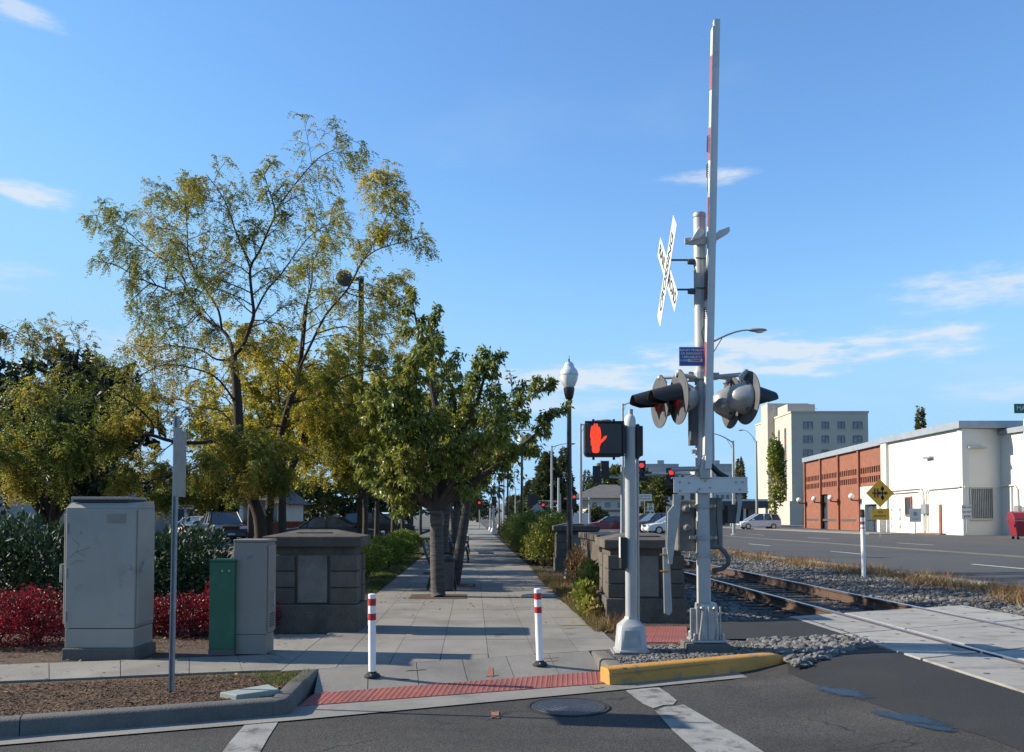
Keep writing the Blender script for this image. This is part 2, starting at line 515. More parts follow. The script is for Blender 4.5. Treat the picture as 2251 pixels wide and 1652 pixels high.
M['red_faded'] = mat('faded_red_stripe', (.3, .07, .085), .55, .14, 6)
M['white_plastic'] = mat('white_plastic', (.78, .77, .74), .45, .04, 4, stain=(.5, .45, .33), stain_amt=.4, stain_scale=6, stain_lo=.58, stain_hi=.75)
M['blue_sign'] = mat('blue_sign', (.02, .075, .30), .45, .1, 6)
M['white_sign'] = mat('white_sign', (.55, .56, .54), .5, .05, 5)
M['yellow_sign'] = mat('yellow_sign', (.8, .40, .012), .5, .1, 4)
M['green_sign'] = mat('green_sign', (.008, .12, .07), .45, .1, 4)
M['red_lens'] = mat('dull_red_lens', (.25, .01, .015), .25, .1, 5)
M['red_glow'] = emit('lit_red', (1.0, .05, .012), .62)
M['red_signal'] = emit('lit_red_signal', (1.0, .02, .025), 1.0)
M['green_glow'] = emit('lit_green', (.05, 1.0, .6), 2.0)
M['globe'] = mat('milky_acrylic', (.72, .73, .71), .18, .06, 4)
M['globe_clear'] = mat('clear_ribbed_acrylic', (.55, .58, .6), .1, .1, 20, .3, 60)
M['cream'] = mat('cream_stucco', (.47, .425, .345), .9, .05, .5, .15, 20, stain=(.45, .39, .29), stain_amt=.5, stain_scale=.25)
M['white_wall'] = mat('white_painted_wall', (.6, .58, .53), .85, .03, .5, .1, 15, stain=(.42, .39, .34), stain_amt=.4, stain_scale=.5, stain_lo=.56, stain_hi=.75)
M['flash'] = mat('blue_grey_flashing', (.30, .33, .36), .5, .1, 1.5, metal=.3)
M['brickwall'] = mat('orange_brick', (.225, .085, .05), .9, .16, 2.2, .3, 12, stain=(.19, .058, .03), stain_amt=.4, stain_scale=.7, speck=.22, speck_scale=14)
M['brickdark'] = mat('dark_brick', (.19, .06, .035), .9, .15, 3)
M['glass'] = glassmat('dark_glass')
M['glass_pale'] = mat('curtained_glass', (.13, .15, .17), .12, .5, 1.4, spec=.8)
M['frame_red'] = mat('red_brown_frame', (.24, .09, .06), .7, .2, 2)
M['roof'] = mat('dark_shingle', (.10, .095, .09), .9, .2, 1.5, .3, 8)
M['greywall'] = mat('grey_render', (.26, .27, .28), .9, .08, .6, .1, 10)
M['housewall'] = mat('pale_house_wall', (.5, .48, .43), .9, .06, .8)
M['woodpost'] = mat('brown_wood_post', (.17, .085, .04), .9, .25, 5, .4, 30)
M['maroon_plastic'] = mat('maroon_bin', (.2, .012, .025), .5, .12, 4, stain=(.1, .01, .015), stain_amt=.5, stain_scale=3)
M['rust'] = mat('cast_iron_cover', (.035, .036, .04), .45, .25, 10, .4, 40, metal=.2)
M['water'] = mat('puddle_film', (.012, .015, .022), .26, .2, 6, spec=.15)
def _soft_edge(m):
    """a film of water thins out to nothing at its rim"""
    nt = m.node_tree
    L = nt.links.new
    tcn = nt.nodes.new('ShaderNodeTexCoord')
    vm = nt.nodes.new('ShaderNodeVectorMath'); vm.operation = 'MULTIPLY_ADD'
    vm.inputs[1].default_value, vm.inputs[2].default_value = (2, 2, 0), (-1, -1, 0)
    L(tcn.outputs['Generated'], vm.inputs[0])
    ln_ = nt.nodes.new('ShaderNodeVectorMath'); ln_.operation = 'LENGTH'
    L(vm.outputs[0], ln_.inputs[0])
    nz_ = nt.nodes.new('ShaderNodeTexNoise'); nz_.inputs['Scale'].default_value, nz_.inputs['Detail'].default_value = 7, 5
    L(tcn.outputs['Object'], nz_.inputs['Vector'])
    ad = nt.nodes.new('ShaderNodeMath'); ad.operation = 'MULTIPLY_ADD'; ad.inputs[1].default_value = 1.1
    L(nz_.outputs[0], ad.inputs[0]); L(ln_.outputs['Value'], ad.inputs[2])
    mr = nt.nodes.new('ShaderNodeMapRange'); mr.interpolation_type = 'SMOOTHSTEP'
    for i, v in enumerate((1.0, 1.42, .92, 0.0)):
        mr.inputs[i + 1].default_value = v
    L(ad.outputs[0], mr.inputs[0])
    L(mr.outputs[0], nt.nodes['Principled BSDF'].inputs['Alpha'])
_soft_edge(M['water'])
M['orange_spray'] = mat('orange_spray', (.33, .10, .04), .85, .2, 20, stain=(.12, .11, .1), stain_amt=1.0, stain_scale=22, stain_lo=.42, stain_hi=.6)
M['yellow_spray'] = mat('yellow_spray', (.28, .23, .04), .85, .2, 20, stain=(.12, .115, .1), stain_amt=1.0, stain_scale=22, stain_lo=.4, stain_hi=.58)
M['pale_lid'] = mat('pale_green_lid', (.25, .28, .26), .8, .1, 4, .2, 80, stain=(.22, .22, .18), stain_amt=.5, stain_scale=5)
M['tyre'] = mat('tyre', (.018, .018, .019), .85, .2, 8)
M['rim'] = mat('wheel_rim', (.42, .42, .43), .35, .1, 8, metal=.7)
M['hill'] = mat('far_hill', (.10, .13, .14), .95, .2, .01)

# ================================================================ THE SETTING
def sheet(name, pts, m, z=None, parent=None, kind='structure', sub=0):
    mb = MB()
    q = [V((p[0], p[1], p[2] if z is None else z)) for p in pts]
    n = V((0, 0, 0))
    for i in range(len(q)):
        n += q[i].cross(q[(i + 1) % len(q)])
    if n.z < 0:
        q = q[::-1]
    mb.quad(*q)
    o = mb.build(name, m, parent)
    if parent is None:
        o['kind'] = kind
    return o
def clip(poly, a, b, c):
    """keep the part of a 2D polygon where a*x + b*y >= c"""
    out = []
    for i in range(len(poly)):
        p, q = poly[i], poly[(i + 1) % len(poly)]
        dp, dq = a * p[0] + b * p[1] - c, a * q[0] + b * q[1] - c
        if dp >= 0:
            out.append(p)
        if (dp >= 0) != (dq >= 0):
            t = dp / (dp - dq)
            out.append((p[0] + (q[0] - p[0]) * t, p[1] + (q[1] - p[1]) * t))
    return out
def ring(pts):
    return [G(*p) if len(p) == 3 else G(p[0], p[1], 0) for p in pts]

sheet('ground', [(-3000, -400, -.2), (3000, -400, -.2), (3000, 6000, -.2), (-3000, 6000, -.2)], M['ground'])

# far hills behind the town
mb = MB()
for k in range(60):
    a0, a1 = math.radians(60 - k * 2), math.radians(60 - (k + 1) * 2)
    h = lambda i: 34 + 14 * math.sin(i * .7) + 9 * math.sin(i * 1.9 + 1)
    R0 = 2600
    p0, p1 = V((R0 * math.sin(a0), R0 * math.cos(a0), -5)), V((R0 * math.sin(a1), R0 * math.cos(a1), -5))
    b0, b1 = p0 * 1.25, p1 * 1.25
    b0.z, b1.z = h(k), h(k + 1)
    m0, m1 = p0 * 1.1, p1 * 1.1
    m0.z, m1.z = h(k) * .75, h(k + 1) * .75
    mb.add([p0, p1, m1, m0, b1, b0], [(1, 0, 3, 2), (2, 3, 5, 4)])
struct(mb.build('hills', M['hill'], smooth=True))

# ---- the street in the foreground, rising to the level crossing
k_pts = [ST(G(u, v, -.12)) for u, v in ((-900, 1700), (0, 1624), (632, 1573), (1341, 1507), (1733, 1468))] + [ST(G(1958, 1427, 0)), (4.3, 9.62), (12, 12.8), (40, 24)]
def kerb_t(s):
    for (s0, t0), (s1, t1) in zip(k_pts, k_pts[1:]):
        if s <= s1:
            return t0 + (t1 - t0) * (s - s0) / (s1 - s0)
    return k_pts[-1][1]
def street_z(s):
    if s < 2.4: return -.124
    if s < 4.25: 
        f = (s - 2.4) / 1.85
        return -.124 + .17 * f * f * (3 - 2 * f)
    if s < 7.7: return .046 if s < 4.27 or s > 7.55 else -.03
    if s < 10: return .046 - .08 * (s - 7.7) / 2.3
    return -.034
ss = [-40, -12] + [x * .35 for x in range(-18, 30)] + [13, 20, 40]
ss = sorted(set(ss + [4.25, 4.275, 7.55, 7.7]))
mb = MB()
col = []
for s in ss:
    tb = kerb_t(s)
    col.append([T(s, -12 + (tb + 12) * f, street_z(s)) for f in (0, .5, .75, .85, .92, .97, 1)])
for a, b in zip(col, col[1:]):
    for i in range(6):
        mb.quad(a[i], b[i], b[i + 1], a[i + 1])
struct(mb.build('street', M['asphalt'], smooth=True))

# darker newer asphalt beside the crossing, ragged where it meets the old surface
rg = random.Random(3)
edge = [(1733, 1476), (1762, 1488), (1790, 1500), (1830, 1515), (1880, 1532), (1930, 1553), (1985, 1575), (2040, 1595), (2110, 1612), (2170, 1632), (2251, 1660), (2330, 1690)]
mb = MB()
low = []
for i, (u, v) in enumerate(edge):
    p = G(u, v + rg.uniform(-3, 3), -.06)
    low.append(ST(p))
top = [ST(G(1735, 1467, -.1)), ST(G(1958, 1427, 0))]
inner = []
for i, (s, t) in enumerate(low):
    f = i / (len(low) - 1)
    s2 = top[0][0] + (4.26 - top[0][0]) * min(1, f * 2.1)
    t2 = kerb_t(s2) - .02 if f * 2.1 < 1 else 9.6 - (f * 2.1 - 1) / 1.1 * 6.2
    inner.append((s2, t2))
N = 8
for i in range(len(low) - 1):
    for k in range(N):
        f0, f1 = k / N, (k + 1) / N
        q = []
        for (j, f) in ((i, f0), (i + 1, f0), (i + 1, f1), (i, f1)):
            s = low[j][0] + (inner[j][0] - low[j][0]) * f
            t = low[j][1] + (inner[j][1] - low[j][1]) * f
            q.append(T(s, t, street_z(s) + .005))
        mb.quad(*q)
struct(mb.build('asphalt_patch', M['asphalt_new'], smooth=True))
# the second newer pad, where the walk reaches the rails
sheet('asphalt_apron', [G(1575, 1366, .02), G(1620, 1362, .03), G(1767, 1358, .055), G(1888, 1396, .055), G(1890, 1404, .05), G(1600, 1404, .01), G(1560, 1395, 0)], M['asphalt_new'])
# puddles lying in the low seam
for (u, v, ln_, wd, rz) in ((1852, 1526, .42, .12, -1.22), (1995, 1586, .44, .12, -1.15), (2050, 1608, .28, .07, -1.1)):
    s0, t0 = ST(G(u, v, -.08))
    mb = MB()
    N = 28
    pts = []
    for k in range(N):
        w = 2 * math.pi * k / N
        x, y = ln_ * math.cos(w), wd * math.sin(w)
        c0 = T(s0, t0)
        wx_, wy_ = x * math.cos(rz) - y * math.sin(rz), x * math.sin(rz) + y * math.cos(rz)
        s1, _ = ST(V((c0.x + wx_, c0.y + wy_, 0)))
        pts.append(V((x, y, street_z(s1) + .0095)))
    mb.add([V((0, 0, street_z(s0) + .0095))] + pts, [(0, 1 + k, 1 + (k + 1) % N) for k in range(N)])
    o = struct(mb.build('puddle', M['water']))
    o.location = T(s0, t0)
    o.rotation_euler = (0, 0, rz)

# ---- gutter along the kerb
def strip(name, a, b, m, z=None):
    mb = MB()
    for i in range(len(a) - 1):
        mb.quad(a[i], a[i + 1], b[i + 1], b[i])
    o = mb.build(name, m)
    return struct(o)
gz = -.114
strip('gutter', [G(-900, 1722, gz), G(0, 1637, gz), G(638, 1583, gz), G(1335, 1518, gz), G(1735, 1479, gz)],
      [G(-900, 1690, gz), G(0, 1620, gz), G(655, 1551, gz), G(1330, 1501, gz), G(1722, 1467, gz)], M['gutter'])

# ---- sidewalk and promenade: slabs with open joints over a dirt-filled bed
walk = struct(bpy.data.objects.new('sidewalk', None)); C.objects.link(walk)
WL, WR = -1.76, 1.60
A0, A1 = ST(G(700, 1470)), ST(G(1294, 1430))
la = (A1[1] - A0[1]) / (A1[0] - A0[0])
def slab(poly, zf, parent, m, th=.07, gap=.0042):
    cx, cy = sum(p[0] for p in poly) / len(poly), sum(p[1] for p in poly) / len(poly)
    q = []
    for p in poly:
        d = math.hypot(p[0] - cx, p[1] - cy) + 1e-6
        q.append((p[0] + (cx - p[0]) / d * gap * 1.4, p[1] + (cy - p[1]) / d * gap * 1.4))
    ar = sum(q[i][0] * q[(i + 1) % len(q)][1] - q[(i + 1) % len(q)][0] * q[i][1] for i in range(len(q)))
    if ar < 0:
        q = q[::-1]
    n = len(q)
    tilt = rg.uniform(-.0015, .0015)
    up = [T(s, t, zf(s, t) + tilt) for s, t in q]
    dn = [p - V((0, 0, th)) for p in up]
    mb = MB().add(dn + up, [tuple(range(n, 2 * n))] + [(i, (i + 1) % n, n + (i + 1) % n, n + i) for i in range(n)])
    return mb.build('slab', m, parent)
flat = lambda s, t: 0.0
cols = [WL + i * .48 for i in range(8)]
t = 7.9
while t < 23.5:
    for c0 in cols[:-1]:
        poly = [(c0, t), (c0 + .48, t), (c0 + .48, t + 1.06), (c0, t + 1.06)]
        poly = clip(poly, -la, 1, A0[1] - la * A0[0])
        if len(poly) >= 3:
            ar = abs(sum(poly[i][0] * poly[(i + 1) % len(poly)][1] - poly[(i + 1) % len(poly)][0] * poly[i][1] for i in range(len(poly)))) / 2
            if ar > .02:
                slab(poly, flat, walk, M['concrete'])
    t += 1.06
sheet('joint_bed', [T(WL, 7.6, -.13), T(WR, 9, -.13), T(WR, 24, -.012), T(WL, 24, -.012)], M['joint'], parent=walk)
sheet('far_paving', [T(WL, 23.58, 0), T(WR, 23.58, 0), T(WR, 260, 0), T(WL, 260, 0)], M['concrete'], parent=walk)
# the walk that runs off to the left along the street
LT = [ST(G(-700, 1490)), ST(G(0, 1460)), ST(G(514, 1441)), ST(G(600, 1437))]
LB = [ST(G(-700, 1528)), ST(G(0, 1497)), ST(G(514, 1475)), ST(G(698, 1470))]
def lerp2(L_, f):
    n = len(L_) - 1
    i = min(int(f * n), n - 1)
    g = f * n - i
    return (L_[i][0] + (L_[i + 1][0] - L_[i][0]) * g, L_[i][1] + (L_[i + 1][1] - L_[i][1]) * g)
NS = 10
for k in range(NS):
    f0, f1 = k / NS, (k + 1) / NS
    q = clip([lerp2(LB, f0), lerp2(LB, f1), lerp2(LT, f1), lerp2(LT, f0)], -1, 0, -(WL - .004))
    if len(q) > 2:
        slab(q, flat, walk, M['concrete'])
g_ = (WL - LB[3][0]) / (LT[3][0] - LB[3][0])
tX = LB[3][1] + g_ * (LT[3][1] - LB[3][1])
slab([(WL - .004, tX + .01), (WL - .004, 10.55), (-2.55, 10.55), (-2.42, 9.45), (LT[3][0], LT[3][1] + .01)], flat, walk, M['concrete'])
sheet('joint_bed', [T(*p, -.013) for p in LB] + [T(*p, -.013) for p in LT[::-1]], M['joint'], parent=walk)
# ramp down to the street
B0, B1 = ST(G(690, 1525, -.1)), ST(G(1325, 1476, -.1))
C0, C1 = ST(G(656, 1552, -.112)), ST(G(1330, 1502, -.112))
ramp = struct(bpy.data.objects.new('kerb_ramp', None)); C.objects.link(ramp)
for k in range(6):
    f0, f1 = k / 6, (k + 1) / 6
    L2 = lambda a, b, f: (a[0] + (b[0] - a[0]) * f, a[1] + (b[1] - a[1]) * f)
    q = [L2(B0, B1, f0), L2(B0, B1, f1), L2(A0, A1, f1), L2(A0, A1, f0)]
    mb = MB()
    zt = (-.098, -.098, 0, 0)
    cx, cy = sum(p[0] for p in q) / 4, sum(p[1] for p in q) / 4
    pts = [T(p[0] + (cx - p[0]) * .015, p[1] + (cy - p[1]) * .015, z) for p, z in zip(q, zt)]
    mb.add([p - V((0, 0, .06)) for p in pts] + pts, [(4, 5, 6, 7), (0, 1, 5, 4), (1, 2, 6, 5), (2, 3, 7, 6), (3, 0, 4, 7)])
    mb.build('slab', M['concrete'], ramp)
sheet('joint_bed', [T(*B0, -.112), T(*B1, -.112), T(*A1, -.014), T(*A0, -.014)], M['joint'], parent=ramp)
# red tactile plates with rows of raised domes
def tactile(name, a0, a1, b0, b1, za, zb, nu, nv, plates, r=.012, bars=False):
    root = struct(bpy.data.objects.new(name, None)); C.objects.link(root)
    pt = lambda f, g: tuple((1 - g) * ((1 - f) * a0[i] + f * a1[i]) + g * ((1 - f) * b0[i] + f * b1[i]) for i in (0, 1)) + ((1 - g) * za + g * zb,)
    for k in range(plates):
        f0, f1 = (k + .004) / plates, (k + .996) / plates
        mb = MB()
        q = [T(*pt(f0, 0)), T(*pt(f1, 0)), T(*pt(f1, 1)), T(*pt(f0, 1))]
        mb.add([p - V((0, 0, .03)) for p in q] + q, [(4, 5, 6, 7), (0, 1, 5, 4), (1, 2, 6, 5), (2, 3, 7, 6), (3, 0, 4, 7)])
        mb.build('tactile_plate', M['tactile'], root)
    mb = MB()
    for i in range(nu):
        for j in range(nv):
            f, g = (i + .5) / nu, (j + .5) / nv
            c = T(*pt(f, g))
            if bars:
                continue
            vs_ = []
            for (rr, zz_) in ((r, -.001), (r * .55, .006)):
                for w in range(6):
                    vs_.append(c + V((rr * math.cos(w * 1.0472), rr * math.sin(w * 1.0472), zz_)))
            mb.add(vs_, [(w, (w + 1) % 6, 6 + (w + 1) % 6, 6 + w) for w in range(6)] + [tuple(range(6, 12))])
    if bars:
        for i in range(nu):
            f = (i + .5) / nu
            a, b = T(*pt(f, .02)), T(*pt(f, .98))
            mb.tube([a, b], .012, 6)
    o = mb.build('raised_domes' if not bars else 'raised_bars', M['tactile'], root)
    o['kind'] = 'stuff'
    return root
tactile('tactile_paving', C0, C1, B0, B1, -.108, -.094, 54, 9, 5)
q = [ST(G(1352, 1412)), ST(G(1515, 1413)), ST(G(1510, 1377)), ST(G(1388, 1377))]
tactile('tactile_paving', q[0], q[1], q[3], q[2], .006, .006, 22, 10, 2, bars=False, r=.011)

# ---- kerbs
kerb = struct(bpy.data.objects.new('kerb', None)); C.objects.link(kerb)
def kerb_run(pts, w, z0, z1, m, name='kerb_stone', parent=kerb, r=.03, left=True, ends=None):
    """front-face foot line pts (st); body of width w behind it (to the left of travel when left)"""
    mb = MB()
    n = len(pts)
    secs = []
    for i in range(n):
        a, b = pts[max(i - 1, 0)], pts[min(i + 1, n - 1)]
        d = (b[0] - a[0], b[1] - a[1])
        l = math.hypot(*d)
        nx, ny = (-d[1] / l, d[0] / l) if left else (d[1] / l, -d[0] / l)
        s, t = pts[i]
        zz1 = z1 if ends is None else z1 + ends[i]
        prof = [(0, z0), (.012, zz1 - r), (.018 + r * .3, zz1 - r * .3), (.018 + r, zz1), (w - .01, zz1), (w, zz1 - .01), (w, z0)]
        secs.append([T(s + nx * o, t + ny * o, z) for o, z in prof])
    k = len(secs[0])
    vs_ = [p for s_ in secs for p in s_]
    fs = []
    for i in range(n - 1):
        for j in range(k - 1):
            q = (i * k + j, (i + 1) * k + j, (i + 1) * k + j + 1, i * k + j + 1)
            fs.append(q if left else q[::-1])
    fs.append(tuple(range(k)) if not left else tuple(range(k - 1, -1, -1)))
    e = tuple((n - 1) * k + j for j in range(k))
    fs.append(e if left else e[::-1])
    mb.add(vs_, fs)
    return mb.build(name, m, parent, smooth=True)
kl = lambda u, v: ST(G(u, v, -.12))
kerb_run([kl(-900, 1700), kl(-400, 1661), kl(41, 1620.5)], .16, -.2, .005, M['kerb'])
kerb_run([kl(43, 1620), kl(330, 1597.5), kl(600, 1576)], .16, -.2, .005, M['kerb'])
p_c = kl(632, 1572)
kerb_run([kl(601, 1576), kl(622, 1574.2), (p_c[0] + .02, p_c[1] + .05), ST(G(676, 1520, -.09)), ST(G(706, 1471, -.0))], .16, -.2, .005, M['kerb'])
ky = [kl(1341, 1507), kl(1440, 1497.5), kl(1560, 1485.5), kl(1680, 1473.5), kl(1716, 1470), kl(1731, 1468.6)]
kerb_run(ky, .17, -.2, .03, M['yellow_paint'], r=.035, ends=[0, 0, 0, 0, -.004, -.03])
kerb_run([ST(G(1296, 1431)), ST(G(1312, 1458, -.04)), ST(G(1338, 1503, -.12))], .17, -.2, .025, M['kerb'], left=True, ends=[-.02, 0, 0])

# ---- beds
bed_pts = [T(k_pts[i][0] + dx_, k_pts[i][1] + .14, -.02) for i, dx_ in ((0, 0), (1, 0), (2, -.14))] + [T(A0[0] - .12, A0[1] - .02, -.02), T(-1.0, 10, -.02), T(-1.0, 24, -.02), T(-40, 24, -.02), T(-40, 4, -.02)]
sheet('planting_bed', bed_pts, M['mulch'])
sheet('lawn', [T(-2.9, 13.2, -.012), T(-1.77, 13.5, -.012), T(-1.77, 60, -.012), T(-4.6, 60, -.012), T(-4.4, 22, -.012)], M['soil'])
sheet('parking_lot', [T(-4.7, 23, -.05), T(-4.7, 120, -.05), T(-70, 120, -.05), T(-70, 23, -.05)], M['road'])
sheet('roadside_bed', [T(1.6, 9.4, -.014), T(2.4, 9.6, -.014), T(3.4, 11, -.014), T(3.4, 120, -.014), T(1.6, 120, -.014)], M['soil'])
sheet('gravel_bed', [G(1300, 1430, .0), G(1350, 1478, .0), G(1700, 1444, .0), G(1770, 1400, 0), G(1600, 1398, 0), G(1350, 1405, 0)], M['gravel_base'], z=-.006)

# ---- ballast strip, track
mb = MB()
prof = [(2.5, -.02), (3.4, -.03), (4.1, -.09), (4.6, -.135), (7.4, -.135), (8.2, -.08), (9.2, -.05), (13.5, -.055)]
ts = [9.85, 12, 16, 22, 40, 80, 160, 320]
for (s0, z0), (s1, z1) in zip(prof, prof[1:]):
    for t0, t1 in zip(ts, ts[1:]):
        if t0 < 11 and s0 > 4.0:
            t0 = max(t0, 11.6)
        mb.quad(T(s0, t0, z0), T(s1, t0, z1), T(s1, t1, z1), T(s0, t1, z0))
struct(mb.build('ballast_bed', M['gravel_base']))
track = struct(bpy.data.objects.new('railway_track', None)); C.objects.link(track)
def rail_profile(z):
    return [(-.07, z - .172), (.07, z - .172), (.07, z - .16), (.012, z - .135), (.009, z - .045), (.034, z - .034), (.034, z - .006), (-.034, z - .006), (-.034, z - .034), (-.009, z - .045), (-.012, z - .135), (-.07, z - .16)]
RZ = .064
for s in (5.150, 6.655):
    mb = MB()
    mb.ext([T(s + a, .5, z) for a, z in rail_profile(RZ)], T(0, 300) - T(0, 0))
    r_ = mb.build('rail', M['rail'], track)
    mb = MB()
    mb.ext([T(s + a, .5, RZ - .006 + z) for a, z in ((-.0345, 0), (.0345, 0), (.033, .004), (.024, .007), (-.024, .007), (-.033, .004))], T(0, 300) - T(0, 0))
    mb.build('rail_head', M['railtop'], r_)
mb = MB()
mb.box((0, 0, -.09), (2.55, .23, .18))
tie_me = mb.mesh('sleeper', M['tie'])
pm = MB()
for s in (-.7525, .7525):
    pm.box((s, 0, .006), (.34, .19, .012))
    for a in (-.1, .1):
        for b in (-.05, .05):
            pm.box((s + a, b, .02), (.03, .03, .03))
plate_me = pm.mesh('tie_plate', M['rail'])
t = 12.15
i = 0
while t < 75:
    o = bpy.data.objects.new('sleeper', tie_me); C.objects.link(o); o.parent = track
    o.location = T(5.9025 + rg.uniform(-.03, .03), t, RZ - .172 - .012 + rg.uniform(-.004, .004))
    o.rotation_euler = (0, 0, TR + rg.uniform(-.02, .02))
    if t < 40:
        p = bpy.data.objects.new('tie_plate', plate_me); C.objects.link(p); p.parent = o
    t += .53 + rg.uniform(-.03, .03)
    i += 1
# crossing panels
cross = struct(bpy.data.objects.new('crossing_surface', None)); C.objects.link(cross)
sk = .42
for (s0, s1, tag_) in ((4.30, 5.075, 0), (5.235, 6.57, 0), (6.735, 7.52, 0)):
    t = 11.66 + (s0 - 4.3) * sk
    for k in range(7):
        q = [(s0, t - 1.74), (s1, t - 1.74 + (s1 - s0) * sk), (s1, t + (s1 - s0) * sk), (s0, t)]
        z = RZ - .006 + rg.uniform(-.004, .003)
        mb = MB()
        pts = [T(a, b, z) for a, b in q]
        cx = sum((p for p in pts), V((0, 0, 0))) / 4
        pts = [p + (cx - p).normalized() * .014 for p in pts]
        mb.add([p - V((0, 0, .12)) for p in pts] + pts, [(4, 5, 6, 7), (0, 1, 5, 4), (1, 2, 6, 5), (2, 3, 7, 6), (3, 0, 4, 7)])
        o = mb.build('crossing_panel', M['panel'], cross, bevel=.008)
        mb = MB()
        for f in (.18, .5, .82):
            for g in (.2, .8):
                s = s0 + (s1 - s0) * g
                c = T(s, t - 1.74 * f + (s - s0) * sk, z + .0015)
                mb.lathe([(.03, -.002), (.028, .001)], 9, c)
        mb.build('lifting_socket', M['rust'], o)
        t -= 1.75
# filler strips each side of the rails
for s in (5.105, 6.61):
    pass

# ---- loose stones
def stone_mesh(seed, nv=12):
    r = random.Random(seed)
    ph = (1 + 5 ** .5) / 2
    vs_ = [(-1, ph, 0), (1, ph, 0), (-1, -ph, 0), (1, -ph, 0), (0, -1, ph), (0, 1, ph), (0, -1, -ph), (0, 1, -ph), (ph, 0, -1), (ph, 0, 1), (-ph, 0, -1), (-ph, 0, 1)]
    fs = [(0, 11, 5), (0, 5, 1), (0, 1, 7), (0, 7, 10), (0, 10, 11), (1, 5, 9), (5, 11, 4), (11, 10, 2), (10, 7, 6), (7, 1, 8), (3, 9, 4), (3, 4, 2), (3, 2, 6), (3, 6, 8), (3, 8, 9), (4, 9, 5), (2, 4, 11), (6, 2, 10), (8, 6, 7), (9, 8, 1)]
    sc = (r.uniform(.7, 1.2), r.uniform(.7, 1.2), r.uniform(.5, .85))
    out = []
    for v in vs_:
        k = r.uniform(.72, 1.15) / 1.9
        out.append((v[0] * k * sc[0], v[1] * k * sc[1], v[2] * k * sc[2]))
    return out, fs
SM = [stone_mesh(i) for i in range(8)]
def scatter(name, n, sampler, size, m, seed, parent=None):
    r = np.random.default_rng(seed)
    vs_, fs, off = [], [], 0
    for i in range(n):
        bv, bf = SM[i % 8]
        s, t, z = sampler(r)
        sz = size * r.uniform(.55, 1.35)
        a = r.uniform(0, 6.28)
        ca, sa = math.cos(a) * sz, math.sin(a) * sz
        c = T(s, t, z)
        vs_ += [(c.x + x * ca - y * sa, c.y + x * sa + y * ca, c.z + w * sz) for x, y, w in bv]
        fs += [tuple(k + off for k in q) for q in bf]
        off += 12
    mb = MB(); mb.v, mb.f = vs_, fs
    o = mb.build(name, m, parent)
    o['kind'] = 'stuff'
    return o
def prof_z(s):
    for (s0, z0), (s1, z1) in zip(prof, prof[1:]):
        if s <= s1:
            return z0 + (z1 - z0) * (s - s0) / (s1 - s0)
    return prof[-1][1]
def smp_ballast(r):
    t = 11.9 + 36 * r.random() ** 1.7
    s = r.uniform(2.9, 10.3 + min(1.6, (t - 12) * .06))
    return s, t, prof_z(s) + r.uniform(-.01, .02) - (.022 if 4.5 < s < 7.3 else 0)
scatter('ballast', 22000, smp_ballast, .042, M['stone'], 5)
def in_poly(p, poly):
    c = False
    for i in range(len(poly)):
        a, b = poly[i], poly[i - 1]
        if (a[1] > p[1]) != (b[1] > p[1]) and p[0] < (b[0] - a[0]) * (p[1] - a[1]) / (b[1] - a[1]) + a[0]:
            c = not c
    return c
def poly_sampler(poly, zf):
    s0, s1 = min(p[0] for p in poly), max(p[0] for p in poly)
    t0, t1 = min(p[1] for p in poly), max(p[1] for p in poly)
    def f(r):
        while True:
            s, t = r.uniform(s0, s1), r.uniform(t0, t1)
            if in_poly((s, t), poly):
                return s, t, zf(r, s, t)
    return f
pile_poly = [ST(G(*p, 0)) for p in ((1640, 1408), (1690, 1406), (1800, 1405), (1880, 1408), (1950, 1426), (1850, 1440), (1748, 1458), (1722, 1436))]
pile_z = lambda r, s, t: -.035 + .05 * max(0, (s - 2.4) / 1.9) + r.uniform(-.01, .02)
smp = poly_sampler(pile_poly, pile_z)
pile = struct(bpy.data.objects.new('stone_fill', None)); C.objects.link(pile)
scatter('gravel_fill', 1500, lambda r: (lambda q: (q[0], q[1], q[2] - .012))(smp(r)), .045, M['stone_blue'], 8, pile)
stone_me = []
for i in range(8):
    mb = MB(); mb.add([(x * .06, y * .06, z * .06) for x, y, z in SM[i][0]], SM[i][1])
    stone_me.append(mb.mesh('stone', M['stone_blue']))
r8 = np.random.default_rng(21)
for i in range(290):
    s, t, z = smp(r8)
    o = bpy.data.objects.new('stone', stone_me[i % 8]); C.objects.link(o); o.parent = pile
    o.location = T(s, t, z + .012)
    k = r8.uniform(.55, 1.15)
    o.scale = (k, k, k * .9)
    o.rotation_euler = (r8.uniform(-.5, .5), r8.uniform(-.5, .5), r8.uniform(0, 6.28))
fine_poly = [ST(G(*p, 0)) for p in ((1345, 1450), (1365, 1474), (1700, 1440), (1690, 1410), (1610, 1412), (1480, 1416), (1425, 1420), (1420, 1440))]
scatter('fine_gravel', 3800, poly_sampler(fine_poly, lambda r, s, t: r.uniform(-.004, .008)), .02, M['stone'], 9)

